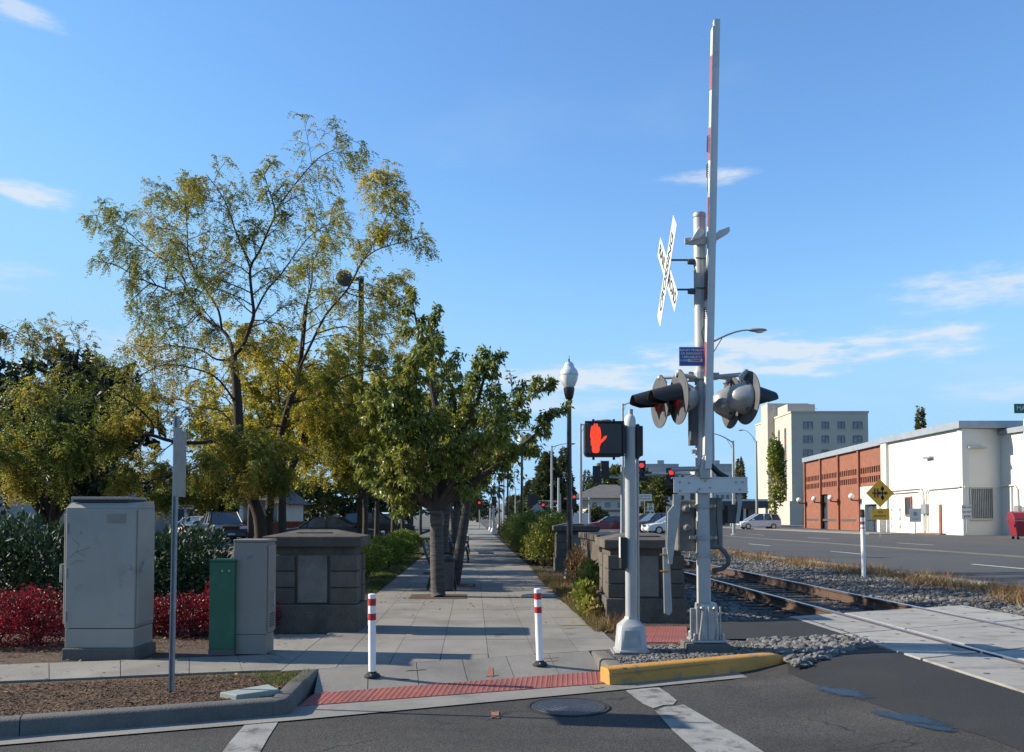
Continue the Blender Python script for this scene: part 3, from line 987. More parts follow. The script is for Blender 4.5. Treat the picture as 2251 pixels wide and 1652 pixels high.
# ---- bark chips and fallen leaves on the beds
def chips(name, n, sampler, L_, W_, m, seed):
    r = np.random.default_rng(seed)
    mb = MB()
    for i in range(n):
        s, t, z = sampler(r)
        c = T(s, t, z)
        a, tl = r.uniform(0, 6.28), r.uniform(-.35, .35)
        l, w = L_ * r.uniform(.5, 1.4), W_ * r.uniform(.5, 1.3)
        d = V((math.cos(a), math.sin(a), tl)) * l
        e = V((-math.sin(a), math.cos(a), r.uniform(-.4, .4))) * w
        mb.quad(c - d - e, c + d - e, c + d + e, c - d + e)
    o = mb.build(name, m)
    o['kind'] = 'stuff'
    return o
M['chip'] = leafmat('bark_chip', [(.045, .028, .018), (.115, .065, .036), (.19, .115, .065)], rough=.9, trans=0, clump=3)
M['fallen'] = leafmat('fallen_leaf', [(.14, .085, .03), (.3, .2, .06), (.4, .29, .1)], rough=.8, trans=.1, clump=3)
strip_poly = [ST(G(-60, 1504, 0)), ST(G(0, 1502, 0)), ST(G(520, 1480, 0)), ST(G(680, 1476, 0)), (k_pts[2][0] - .22, k_pts[2][1] + .2), (k_pts[1][0], k_pts[1][1] + .18), (k_pts[1][0] - .4, k_pts[1][1] + .05)]
chips('bark_chips', 9000, poly_sampler(strip_poly, lambda r, s, t: -.012 + r.uniform(0, .008)), .014, .005, M['chip'], 31)
bed2 = [(-6.5, 8.6), (-2.1, 9.7), (-2.1, 14), (-7.5, 14)]
chips('bark_chips', 7000, poly_sampler(bed2, lambda r, s, t: -.012 + r.uniform(0, .012)), .02, .007, M['chip'], 32)
chips('fallen_leaves', 260, poly_sampler([(-5, 6.5), (-1.9, 8), (-1.8, 14), (-6.5, 12)], lambda r, s, t: .006), .016, .01, M['fallen'], 33)
chips('fallen_leaves', 700, poly_sampler([(-1.76, 13), (1.6, 11), (1.6, 30), (-1.76, 30)], lambda r, s, t: .006 if abs(s) > 0 else .006), .018, .012, M['fallen'], 34)
chips('fallen_leaves', 500, poly_sampler([(1.55, 10), (2.3, 10), (2.3, 28), (1.45, 28)], lambda r, s, t: .004), .02, .012, M['fallen'], 35)

# ---- the wide road beyond the rails
RA = math.radians(4.5)
def R(s, t, z=-.03):
    return V((s * math.cos(RA) - t * math.sin(RA), s * math.sin(RA) + t * math.cos(RA), z))
road = sheet('road', [R(11.7, -10), R(11.7, 400), R(46, 400), R(46, -10)], M['road'])
def paint(name, s, t0, t1, w, m):
    return sheet(name, [R(s - w / 2, t0, -.025), R(s + w / 2, t0, -.025), R(s + w / 2, t1, -.025), R(s - w / 2, t1, -.025)], m, parent=road)
for k in range(12):
    paint('lane_dash', 15.9, 12.4 + k * 9.6, 15.4 + k * 9.6, .13, M['lane_paint'])
    paint('lane_dash', 24.4, 18.5 + k * 11.5, 22 + k * 11.5, .13, M['lane_paint'])
paint('centre_line', 20.3, -5, 300, .22, M['lane_yellow'])
paint('centre_line', 20.75, -5, 300, .22, M['lane_yellow'])
paint('edge_line', 28.6, 10, 62, .1, M['lane_yellow'])
kb = MB()
for k in range(9):
    t0 = 12 + k * 5.2
    mb = MB()
    s0 = 11.2 + .05 * (k % 3)
    q = [R(s0, t0), R(s0 + .18, t0), R(s0 + .18, t0 + 4.2), R(s0, t0 + 4.2)]
    mb.ext([V((p.x, p.y, -.06)) for p in q], (0, 0, .10))
    o = mb.build('broken_kerb', M['gutter'], kerb)
# far pavement edge by the buildings
mb = MB()
q = [R(33.5, 66), R(36.9, 66), R(38.3, 130), R(35.2, 130)]
mb.ext([V((p.x, p.y, -.06)) for p in q], (0, 0, .09))
struct(mb.build('pavement', M['gutter']))

# ---- crosswalk bars
cw = struct(bpy.data.objects.new('crosswalk', None)); C.objects.link(cw)
sheet('crosswalk_bar', [G(u, v, -.119) for u, v in ((1375, 1517), (1410, 1513), (1448, 1510), (1470, 1524), (1488, 1539), (1480, 1548), (1458, 1549), (1436, 1556), (1413, 1546), (1398, 1535))], M['white_paint'], parent=cw)
sheet('crosswalk_bar', [G(u, v, -.119) for u, v in ((1440, 1562), (1462, 1553), (1486, 1551), (1502, 1548), (1522, 1559), (1560, 1581), (1640, 1626), (1720, 1680), (1560, 1680), (1520, 1642), (1478, 1604))], M['white_paint'], parent=cw)
sheet('crosswalk_bar', [G(540, 1590, -.119), G(613, 1584, -.119), G(590, 1620, -.119), G(556, 1680, -.119), G(470, 1680, -.119), G(505, 1630, -.119)], M['white_paint'], parent=cw)

# ---- manholes
def manhole(c, r, label):
    o = thing('manhole_cover', label, 'manhole', c)
    mb = MB()
    mb.lathe([(r * 1.12, -.03), (r * 1.12, .004), (r * 1.03, .004), (r * 1.03, -.002)], 40)
    mb.build('frame_ring', M['asphalt_new'], o)
    mb = MB()
    prof_ = [(r, -.02), (r, .003)]
    for k in range(7):
        a = r * (1 - k / 7)
        prof_ += [(a - .002, .003), (a - r * .05, .003), (a - r * .055, .0048), (a - r * .1, .0048)]
    prof_ = [(max(p[0], .002), p[1]) for p in prof_]
    mb.lathe(prof_, 40)
    mb.build('lid', M['rust'], o, smooth=False)
    return o
manhole(G(1249, 1553, -.119), .30, 'round iron manhole cover set in the street asphalt below the ramp')
manhole(G(1192, 1309, .003), .33, 'wet manhole cover in the promenade nearer the bollards')
manhole(G(1150, 1264, .003), .36, 'manhole cover in the promenade farther along by the shrubs')

# ---- spray marks
def spray(pts, m, parent, w=.02, z=.004):
    mb = MB()
    for a, b in zip(pts, pts[1:]):
        d = (b - a)
        n = V((-d.y, d.x, 0)).normalized() * w
        mb.quad(a - n, b - n, b + n, a + n)
    return mb.build('spray_mark', m, parent)
sp = lambda u, v, z=.004: G(u, v, z)
for pts, m, w in (([(1084, 1393), (1121, 1393)], 'orange_spray', .035), ([(1088, 1398), (1100, 1396)], 'orange_spray', .02),
                  ([(1232, 1374), (1292, 1373)], 'yellow_spray', .045), ([(1240, 1381), (1262, 1379)], 'yellow_spray', .03), ([(1248, 1392), (1262, 1392)], 'yellow_spray', .05)):
    spray([sp(*p) for p in pts], M[m], walk, w)
zr = lambda v: -.02
_pa, _pb, _pc = T(*A0, 0), T(*A1, 0), T(*B0, -.098)
_pn = (_pb - _pa).cross(_pc - _pa).normalized()
def GR(u, v, up=.004):
    """where the view through (u, v) meets the ramp"""
    d = pix_dir(u, v)
    o_ = V((0, 0, CAMH))
    t_ = _pn.dot(_pa - o_) / _pn.dot(d)
    return o_ + d * t_ + V((0, 0, up))
for pts, m, w in (([(1078, 1468), (1079, 1488)], 'orange_spray', .022), ([(1068, 1486), (1094, 1484)], 'orange_spray', .014),
                     ([(890, 1474), (935, 1471)], 'yellow_spray', .014), ([(872, 1494), (898, 1492)], 'yellow_spray', .018),
                     ([(1190, 1448), (1228, 1445)], 'orange_spray', .006), ([(1186, 1455), (1225, 1452)], 'orange_spray', .006)):
    spray([GR(u, v) for u, v in pts], M[m], ramp, w)
spray([G(1088, 1562, -.117), G(1089, 1578, -.117)], M['orange_spray'], cw, .03)
spray([G(1078, 1577, -.117), G(1098, 1575, -.117)], M['orange_spray'], cw, .016)
spray([G(1082, 1563, -.117), G(1092, 1562, -.117)], M['orange_spray'], cw, .016)
spray([G(1300, 1510, -.109), G(1322, 1508, -.109)], M['yellow_spray'], cw, .05)

# tree pits in the promenade
def pit(s, t, w=.95, l=.9):
    sheet('tree_pit', [T(s - w / 2, t - l / 2, .005), T(s + w / 2, t - l / 2, .005), T(s + w / 2, t + l / 2, .005), T(s - w / 2, t + l / 2, .005)], M['mulch'], parent=walk)

# ================================================================ STREET FURNITURE, NEAR
def frame(n, up=V((0, 0, 1))):
    n = V(n).normalized()
    x = V(up).cross(n).normalized()
    y = n.cross(x)
    return Matrix((x, y, n)).transposed()
def m4(c, R3):
    m = R3.to_4x4()
    m.translation = V(c)
    return m
def text_m(name, body, size, m, parent, c, R3, sx=1.0, ext=.0008):
    o = text(name, body, size, m, parent, (0, 0, 0), (0, 0, 0), ext)
    o.matrix_local = m4(c, R3) @ Matrix.Diagonal((sx, 1, 1, 1))
    return o
class bolts:
    """a set of alike bolt heads; build() makes each an object of its own"""
    def __init__(self, pts, R3, r=.012, d=.014, n=6):
        self.pts, self.mb = pts, MB().lathe([(r, 0), (r, d * .7), (r * .7, d)], n, (0, 0, 0), R3)
    def build(self, name, m, parent):
        me = self.mb.mesh(name, m)
        for p in self.pts:
            o = bpy.data.objects.new(name, me); C.objects.link(o); o.parent = parent; o.location = p
FACE = frame((0, -1, 0))

# ---- big beige signal cabinet
c0 = G(217, 1446)
cab = thing('signal_cabinet', 'tall weathered beige signal cabinet on a concrete pad beside the bare pole', 'cabinet', (c0.x, c0.y, 0), .0)
w, d, h = .69, .46, 1.50
MB().bx(-.36, .37, -.03, d + .04, -.05, .10).build('concrete_base', M['kerb'], cab, bevel=.012)
MB().bx(-w / 2, w / 2, 0, d, .10, .29).build('plinth', M['beige_metal'], cab, bevel=.006)
MB().bx(-w / 2 - .004, w / 2 + .004, -.004, d + .004, .296, h).build('body', M['beige_metal'], cab, bevel=.008)
mb = MB()
mb.add([(-w / 2 - .005, -.006, h), (w / 2 + .005, -.006, h), (w / 2 + .005, d + .006, h), (-w / 2 - .005, d + .006, h),
        (-w / 2 + .02, .05, h + .055), (w / 2 + .005, .05, h + .055), (w / 2 + .005, d - .02, h + .075), (-w / 2 + .02, d - .02, h + .075)],
       [(3, 2, 1, 0), (4, 5, 6, 7), (0, 1, 5, 4), (1, 2, 6, 5), (2, 3, 7, 6), (3, 0, 4, 7)])
hood = mb.build('hood', M['beige_metal'], cab, bevel=.004)
MB().bx(-w / 2 + .03, w / 2 - .07, .02, d - .03, h + .088, h + .115).build('roof_plate', M['beige_metal'], hood, bevel=.004)
MB().bx(-w / 2 + .045, w / 2 - .09, .04, d - .05, h + .06, h + .09).build('vent_gap', M['black'], hood)
MB().bx(.06, .25, -.009, -.003, h - .15, h - .06).build('label_plate', M['grey_metal'], cab, bevel=.002)
MB().bx(-w / 2 - .05, -w / 2 - .006, .05, d - .02, .33, h - .06).build('side_door', M['beige_metal'], cab, bevel=.008)
mb = MB(); mb.tube([(-w / 2 - .05, .1, .93), (-w / 2 - .09, .08, .93), (-w / 2 - .09, .08, .75)], .012, 8)
mb.build('handle', M['galv'], cab)
dr = MB().bx(w / 2 + .004, w / 2 + .022, .03, d - .03, .33, h - .02).build('door', M['beige_metal'], cab, bevel=.005)
mb = MB(); mb.tube([(w / 2 + .022, .08, .86), (w / 2 + .055, .08, .86), (w / 2 + .055, .10, .94), (w / 2 + .03, .14, .95)], .008, 8)
mb.build('door_handle', M['galv'], dr)

for z in (.42, .85, 1.3):
    mb = MB(); mb.tube([(-w / 2 + .012, -.012, z - .05), (-w / 2 + .012, -.012, z + .05)], .009, 8); mb.build('hinge', M['galv'], cab)
for pts in (((-.29, 1.2), (-.21, 1.13), (-.24, 1.06), (-.15, 1.02)), ((-.31, 1.0), (-.25, 1.06), (-.17, 1.08), (-.1, 1.11)), ((-.3, .93), (-.22, .98), (-.16, .96)), ((-.2, 1.27), (-.19, 1.23))):
    mb = MB(); mb.tube([(x, -.0042, z) for x, z in pts], .0022, 5); mb.build('graffiti_stroke', M['frame_red'], cab)
mb = MB(); mb.lathe([(.018, 0), (.018, .012), (.01, .016)], 10, (w / 2 - .05, -.005, .9), FACE); mb.build('lock', M['galv'], cab)

# ---- small grey and green pedestals
c0 = G(548, 1438)
cab = thing('service_cabinet', 'slim grey steel service cabinet with hooked door handle next to the green one', 'cabinet', (c0.x, c0.y, 0), .0)
w, d, h = .335, .30, 1.15
MB().bx(-w / 2, w / 2, 0, d, 0, .20).build('plinth', M['grey_metal'], cab, bevel=.004)
MB().bx(-w / 2 - .003, w / 2 + .003, -.003, d + .003, .203, h).build('body', M['grey_metal'], cab, bevel=.006)
MB().bx(-w / 2 - .006, w / 2 + .02, -.014, d + .012, h + .002, h + .03).build('roof_plate', M['grey_metal'], cab, bevel=.008)
dr = MB().bx(w / 2 + .003, w / 2 + .02, .02, d - .01, .22, h - .03).build('door', M['grey_metal'], cab, bevel=.004)
mb = MB(); mb.tube([(w / 2 + .02, .1, .63), (w / 2 + .05, .1, .63), (w / 2 + .055, .1, .50), (w / 2 + .035, .1, .47)], .009, 8)
mb.build('door_handle', M['galv'], dr)
mb = MB()
for k in range(6):
    mb.bx(w / 2 + .0205, w / 2 + .026, .06, d - .06, .27 + k * .026, .282 + k * .026)
mb.build('louvre', M['darkgrey'], dr)
mb = MB(); mb.tube([V((.0 + .028 * math.cos(a), -.0045, h - .155 + .014 * math.sin(a) + .01 * math.cos(a))) for a in [i * .5 for i in range(13)]], .0022, 5)
mb.build('paint_mark', M['blue_sign'], cab)
c0 = G(485, 1441)
cab = thing('utility_pedestal', 'low dark green utility cabinet left of the slim grey cabinet', 'cabinet', (c0.x, c0.y + .02, 0), .0)
MB().bx(-.135, .128, 0, .26, 0, .06).build('plinth', M['kerb'], cab)
MB().bx(-.132, .126, .003, .257, .06, .95).build('body', M['green_metal'], cab, bevel=.006)
MB().bx(-.136, .13, -.004, .262, .952, .975).build('roof_plate', M['green_metal'], cab, bevel=.006)
bolts([(0, .003, .86), (.07, .003, .86)], FACE, .012, .006, 8).build('lock', M['galv'], cab)

# ---- bare sign post with a sign turned edge-on
c0 = G(377, 1522, -.015)
post = thing('sign_post', 'thin galvanised sign post standing in the bark strip with its sign turned edge-on', 'sign post', c0)
mb = MB()
mb.ext([V((-.021, -.014, -.1)), V((-.012, -.014, -.1)), V((-.010, .008, -.1)), V((.010, .008, -.1)), V((.012, -.014, -.1)), V((.021, -.014, -.1)), V((.018, .014, -.1)), V((-.018, .014, -.1))], (0, 0, 2.36))
mb.build('post', M['galv'], post)
R3 = frame((-.985, -.17, 0))
mb = MB()
mb.ext([R3 @ V((x, y, 0)) + V((.028, .01, 1.87)) for x, y in ((-.23, -.275), (.23, -.275), (.23, .275), (-.23, .275))], R3 @ V((0, 0, -.004)))
mb.build('sign_plate', M['galv'], post)
bolts([R3 @ V((0, y, .0)) + V((.028, .01, 1.87)) for y in (-.2, .2)], R3, .012, .01).build('bolt', M['galv'], post)
post.rotation_euler = (0, math.radians(.35), 0)

# ---- lid in the bark strip
q = [G(483, 1521, .03), G(520, 1527, .03), G(614, 1514, .03), G(590, 1503, .03)]
mb = MB(); mb.ext([p - V((0, 0, .05)) for p in q], (0, 0, .05))
lid = mb.build('utility_vault', M['pale_lid'], bevel=.008)
tag(lid, 'pale green concrete utility box lid lying in the bark strip', 'utility lid')

# ---- cast stone gateposts
def gatepost(c, w, d, h, rz, label):
    o = thing('stone_gatepost', label, 'gatepost', c, rz, 'cast stone gateposts along the promenade')
    hb, hc = h * .265, h * .165
    MB().bx(-.03, w + .03, -.03, d + .03, -.05, hb).build('plinth', M['pillar'], o, bevel=.012)
    MB().bx(.035, w - .035, .035, d - .035, hb + .001, h - hc).build('core', M['pillar'], o)
    rows = 3
    bh = (h - hc - hb) * .86 / rows
    bw = w * .30
    zb = hb + .002
    for k in range(rows):
        z0, z1 = zb + k * bh + .006, zb + (k + 1) * bh - .006
        for (x0, x1) in ((0, bw), (w - bw, w)):
            MB().bx(x0, x1, 0, d * .32, z0, z1).build('stone_block', M['pillar'], o, bevel=.008)
            MB().bx(x0, x1, d * .68, d, z0, z1).build('stone_block', M['pillar'], o, bevel=.008)
    MB().bx(w * .335, w * .665, .004, .05, zb + .02, zb + rows * bh - .01).build('stone_panel', M['pillar_panel'], o, bevel=.006)
    for x0, x1 in ((.006, .05), (w - .05, w - .006)):
        MB().bx(x0, x1, d * .36, d * .64, zb + .02, zb + rows * bh - .01).build('stone_panel', M['pillar'], o, bevel=.006)
    z0 = h - hc
    mb = MB()
    a = .055
    z1 = z0 + hc * .6
    i = .2
    mb.add([(-a, -a, z0), (w + a, -a, z0), (w + a, d + a, z0), (-a, d + a, z0), (-a, -a, z1), (w + a, -a, z1), (w + a, d + a, z1), (-a, d + a, z1),
            (w * .5 - w * i, d * .36, h), (w * .5 + w * i, d * .36, h), (w * .5 + w * i, d * .64, h), (w * .5 - w * i, d * .64, h)],
           [(3, 2, 1, 0), (0, 1, 5, 4), (1, 2, 6, 5), (2, 3, 7, 6), (3, 0, 4, 7), (4, 5, 9, 8), (5, 6, 10, 9), (6, 7, 11, 10), (7, 4, 8, 11), (8, 9, 10, 11)])
    cap = mb.build('cap', M['pillar'], o, bevel=.01)
    MB().bx(w * .3, w * .7, d * .12, d * .26, z1 + hc * .1, z1 + hc * .27).build('cap_ridge', M['pillar'], cap, bevel=.006)
    return o
lp = G(587, 1388)
gatepost((lp.x, lp.y, 0), 1.10, .62, 1.25, -.0, 'dark cast stone gatepost left of the promenade behind the cabinets')
rp = G(1337, 1366)
gatepost((rp.x, rp.y, 0), 1.03, 1.15, 1.18, TR * 0, 'dark cast stone gatepost right of the promenade behind the pedestrian signal')
rp2 = G(1240, 1254)
gatepost((rp2.x - .2, rp2.y, 0), 1.05, 1.1, 1.24, 0, 'cast stone gatepost overgrown with weeds behind the black lamp post')
# low wall running on behind that gatepost
mb = MB()
lw = thing('low_wall', 'long low dark stone wall running between promenade and rails', 'wall', T(2.05, 25))
for k in range(14):
    mb = MB(); mb.bx(0, .5, k * 2.2, k * 2.2 + 2.18, -.05, .95)
    mb.build('wall_block', M['pillar'], lw, bevel=.01)
    mb = MB(); mb.bx(-.06, .56, k * 2.2, k * 2.2 + 2.18, .952, 1.1)
    mb.build('coping_stone', M['pillar'], lw, bevel=.015)
lw.rotation_euler = (0, 0, TR)
mb = MB()
lw2 = thing('low_wall', 'short dark stone wall just behind the near right gatepost', 'wall', T(2.35, 13.4))
for k in range(3):
    MB().bx(0, .45, k * 1.8, k * 1.8 + 1.78, -.05, .95).build('wall_block', M['pillar'], lw2, bevel=.01)
    MB().bx(-.05, .5, k * 1.8, k * 1.8 + 1.78, .952, 1.07).build('coping_stone', M['pillar'], lw2, bevel=.015)
lw2.rotation_euler = (0, 0, TR)

# ---- flexible bollards
def bollard(c, lean, label):
    o = thing('bollard', label, 'bollard', c, 0, 'white bollards with red bands at the ramp')
    mb = MB()
    mb.lathe([(.075, 0), (.075, .012), (.06, .028), (.042, .034), (.04, .05)], 20)
    bs_ = mb.build('base', M['rubber'], o, smooth=True)
    bolts([(.058, 0, .02), (-.058, 0, .02), (0, -.058, .02)], Matrix.Identity(3), .009, .014).build('bolt', M['galv'], bs_)
    R_ = Matrix.Rotation(lean, 3, 'Y')
    mb = MB()
    mb.lathe([(.034, .045), (.035, .30), (.035, .735), (.036, .74), (.036, .752), (.03, .756)], 20, M=R_)
    pl_ = mb.build('post', M['white_plastic'], o, smooth=True)
    for z0, z1 in ((.649, .713), (.516, .577)):
        mb = MB(); mb.lathe([(.0352, z0), (.0362, z0 + .001), (.0362, z1 - .001), (.0352, z1)], 20, M=R_)
        mb.build('red_band', M['red_band'], pl_, smooth=True)
    return o
bollard(GR(818, 1487, .0), math.radians(-.3), 'white flexible bollard with red bands, the left one, nearer the cabinets')
bollard(GR(1187, 1462, .0), math.radians(-1.8), 'white flexible bollard with red bands, leaning slightly, nearer the yellow kerb')

# ---- pedestrian signal
b0 = G(1387, 1432)
k = b0.y / FPX
ped = thing('pedestrian_signal', 'grey pedestrian signal pole showing a lit red hand in front of the gatepost', 'pedestrian signal', b0)
MB().bx(-.20, .24, -.16, .22, -.03, .012).build('concrete_footing', M['gutter'], ped, bevel=.008)
mb = MB()
def loft(mb, secs, n=8):
    """square-ish sections (half, z, corner) lofted"""
    vs_, fs = [], []
    for (hx, z, cf) in secs:
        c_ = hx * cf
        vs_ += [(hx, -hx + c_, z), (hx, hx - c_, z), (hx - c_, hx, z), (-hx + c_, hx, z), (-hx, hx - c_, z), (-hx, -hx + c_, z), (-hx + c_, -hx, z), (hx - c_, -hx, z)]
    for i in range(len(secs) - 1):
        for j in range(8):
            fs.append((i * 8 + j, i * 8 + (j + 1) % 8, (i + 1) * 8 + (j + 1) % 8, (i + 1) * 8 + j))
    fs.append(tuple(range(7, -1, -1)))
    fs.append(tuple((len(secs) - 1) * 8 + j for j in range(8)))
    return mb.add(vs_, fs)
loft(mb, [(.172, .012, .2), (.172, .03, .2), (.155, .035, .2), (.135, .27, .22), (.125, .285, .25), (.066, .345, .5), (.062, .37, .55)])
bs = mb.build('base', M['alu'], ped, smooth=True)
mb = MB(); mb.add([(-.09, -.1565, .06), (.085, -.1565, .06), (.078, -.1425, .235), (-.083, -.1425, .235)], [(0, 1, 2, 3)])
mb.build('access_cover', M['galv'], bs)
mb = MB(); mb.tube([(0, 0, .36), (0, 0, 2.36)], .056, 20); mb.build('pole', M['alu'], ped, smooth=True)
mb = MB(); mb.lathe([(.06, 2.36), (.062, 2.38), (.062, 2.42), (.058, 2.45), (.045, 2.48), (.02, 2.497), (.003, 2.5)], 20)
mb.build('cap', M['white_enamel'], ped, smooth=True)
mb = MB(); mb.tube([(.085, .05, .3), (.085, .05, 2.3)], .016, 10); mb.tube([(.03, .16, .3), (.03, .16, 2.57)], .026, 12)
mb.build('conduit', M['alu'], ped, smooth=True)
x0, x1 = -.49, -.075
zc = (1432 - 968) * k
hd = MB().bx(x0, x1, -.13, .06, zc - .185, zc + .185).build('signal_head', M['black'], ped, bevel=.04)
mb = MB()
for a, b, c_, d_ in ((x0 + .0, x1, zc + .165, zc + .185), (x0, x1, zc - .185, zc - .165), (x0, x0 + .02, zc - .164, zc + .164), (x1 - .02, x1, zc - .164, zc + .164)):
    mb.bx(a, b, -.155, -.128, c_, d_)
mb.build('visor', M['black'], hd, bevel=.008)
mb = MB()
for x in (x0 + .1, x1 - .1):
    for z in (zc + .198, zc - .198):
        mb.bx(x - .012, x + .012, -.05, -.02, z - .016, z + .016)
mb.build('lug', M['black'], hd)
MB().bx(x0 + .03, x1 - .03, -.137, -.131, zc - .155, zc + .155).build('screen', M['black_gloss'], hd)
def blob(mb, cx, cz, w_, h_, y, rot=0, n=14):
    p = []
    for i in range(n):
        a = 2 * math.pi * i / n
        sx_ = math.copysign(abs(math.cos(a)) ** .7, math.cos(a)) * w_ / 2
        sz_ = math.copysign(abs(math.sin(a)) ** .7, math.sin(a)) * h_ / 2
        p.append(V((cx + sx_ * math.cos(rot) - sz_ * math.sin(rot), y, cz + sx_ * math.sin(rot) + sz_ * math.cos(rot))))
    return mb.ext(p, (0, -.003, 0))
mb = MB()
hx, hz = x0 + .115, zc - .02
blob(mb, hx, hz - .01, .105, .13, -.138)
blob(mb, hx, hz - .085, .08, .09, -.1375)
for i, (dx, l, rt) in enumerate(((-.042, .13, .10), (-.014, .155, .03), (.014, .155, -.04), (.04, .12, -.12))):
    blob(mb, hx + dx, hz + .045 + l / 2 - .02, .026, l, -.1385 - i * .0003, -rt)
blob(mb, hx + .078, hz + .012, .028, .10, -.1402, -.75)
mb.build('red_hand', M['red_glow'], hd)
mb = MB(); mb.bx(-.08, .0, -.03, .02, zc - .1, zc + .12); mb.build('bracket', M['black'], ped)
h2 = MB().bx(.06, .105, -.02, .36, zc - .20, zc + .17).build('signal_head', M['black'], ped, bevel=.02)
MB().bx(.09, .14, .0, .34, zc - .17, zc + .15).build('visor', M['black'], h2, bevel=.01)
zb = (1432 - 1216) * k
pb = MB().bx(-.115, -.05, -.10, .06, zb - .165, zb + .165).build('push_button_box', M['black'], ped, bevel=.01)
MB().bx(-.119, -.1155, -.10, .02, zb - .05, zb + .165).build('push_button_plate', M['white_sign'], pb)

# ---- railway gate with flashers and crossbuck
b0 = G(1551, 1428)
Ym = b0.y
k = Ym / FPX
gate = thing('crossing_gate', 'grey railroad crossing gate mast with raised striped arm, flashers and crossbuck', 'crossing gate', b0)
def L(u, v, dy=0.0):
    return P(u, v, Ym + dy) - b0
def pxpoly(pts, dy, th):
    return [L(u, v, dy) for u, v in pts], V((0, th, 0))
def plate(name, pts, dy, th, m, parent=gate, bevel=.004):
    mb = MB(); mb.ext(*pxpoly(pts, dy, th))
    return mb.build(name, m, parent, bevel=bevel)
lean = -.0042
Rl = Matrix.Rotation(lean, 3, 'Y')
MB().bx(-.23, .22, -.2, .2, -.05, .085).build('foundation', M['kerb'], gate, bevel=.012)
mb = MB(); mb.bx(-.17, .19, -.17, .17, .09, .125)
fl = mb.build('flange', M['silver'], gate, bevel=.015)
bolts([(x, y, .12) for x in (-.135, .155) for y in (-.13, .13)], Matrix.Identity(3), .02, .07).build('bolt', M['silver'], fl)
bolts([(x, y, .125) for x in (-.07, .09) for y in (-.15, .15)], Matrix.Identity(3), .016, .05).build('bolt', M['silver'], fl)
mb = MB(); mb.add([(x * a + .008, y * a, z) for z, a in ((.125, .13), (.30, .118), (.46, .11), (.5, .105)) for x, y in ((-1, -.55), (-.55, -1), (.55, -1), (1, -.55), (1, .55), (.55, 1), (-.55, 1), (-1, .55))],
                  [(i * 8 + j, i * 8 + (j + 1) % 8, i * 8 + 8 + (j + 1) % 8, i * 8 + 8 + j) for i in range(3) for j in range(8)] + [tuple(24 + j for j in range(8))])
cast = mb.build('base_casting', M['silver'], gate, bevel=.01)
mb = MB()
for x in (-.11, .008, .126):
    mb.bx(x - .008, x + .008, -.15, -.105, .125, .47)
mb.bx(-.16, -.10, -.02, .02, .125, .44)
mb.build('rib', M['silver'], cast, bevel=.004)
bolts([(-.06, -.105, .45), (.075, -.105, .45)], FACE, .024, .03, 8).build('bolt', M['silver'], cast)
Hm = (1428 - 463) * k
mast_x = lambda z: .0 - z * .0042
mb = MB(); mb.tube([(mast_x(z) - .012, 0, z) for z in (.47, Hm * .25, Hm * .5, Hm * .75, Hm - .05)], [.074, .073, .07, .067, .066], 24)
mast = mb.build('mast', M['alu'], gate, smooth=True)
mb = MB(); mb.lathe([(.067, Hm - .055), (.07, Hm - .05), (.07, Hm - .012), (.064, Hm), (.01, Hm + .003)], 24, (mast_x(Hm) - .012, 0, 0)); mb.build('mast_cap', M['galv'], mast, smooth=True)
# mechanism housing either side of the mast
for (u0, u1, v0, v1, dy) in ((1492, 1533, 1098, 1212, .06), (1556, 1592, 1093, 1208, .06)):
    a, b = L(u0, v1), L(u1, v0)
    MB().bx(a.x, b.x, dy, dy + .34, a.z, b.z).build('mechanism_housing', M['mech'], gate, bevel=.02)
MB().bx(L(1533, 1200).x + .002, L(1556, 1200).x - .002, .1, .36, L(0, 1200).z, L(0, 1100).z).build('housing_back', M['darkgrey'], gate)
mb = MB()
for (u, v, r) in ((1511, 1118, .05), (1513, 1160, .045)):
    mb.lathe([(r, 0), (r, .02), (r * .8, .025), (r * .8, .045), (r * .5, .06)], 16, L(u, v) + V((0, .06, 0)), FACE)
mb.build('housing_cap', M['mech'], gate, smooth=True)
for v in (1112, 1181, 1219):
    z = L(0, v).z
    mb = MB(); mb.lathe([(.085, z - .022), (.085, z + .022)], 20, (mast_x(z) - .012, 0, 0))
    mb.bx(-.16, .13, -.03, .03, z - .016, z + .016)
    clp = mb.build('clamp', M['silver'] if v > 1200 else M['galv'], gate)
    bolts([(-.13, -.03, z), (.10, -.03, z)], FACE, .018, .025).build('clamp_bolt', M['brass'], clp)
# cross beam
a, b = L(1477, 1084), L(1637, 1052)
bm = MB().bx(a.x, b.x, -.115, -.095, a.z, b.z).build('cross_beam', M['white_enamel'], gate, bevel=.004)
MB().bx(a.x - .02, b.x, -.115, -.04, b.z + .001, b.z + .014).build('beam_flange', M['white_enamel'], bm)
bolts([L(u, v) + V((0, -.115, 0)) for u, v in ((1490, 1060), (1490, 1079), (1510, 1062), (1533, 1075), (1555, 1072), (1620, 1076), (1612, 1060), (1626, 1060), (1528, 1081), (1545, 1058))], FACE, .012, .012).build('bolt', M['galv'], bm)
plate('support_bracket', [(1480, 1086), (1498, 1086), (1495, 1130), (1485, 1185), (1478, 1240), (1470, 1240), (1466, 1200), (1468, 1125), (1480, 1110)], -.09, .035, M['silver'])
plate('support_bracket', [(1466, 1112), (1474, 1112), (1474, 1204), (1464, 1204)], -.02, .05, M['silver'])
cwp = plate('counterweight', [(1457, 1204), (1471, 1202), (1474, 1260), (1478, 1345), (1471, 1353), (1460, 1348)], -.05, .03, M['silver'], bevel=.008)
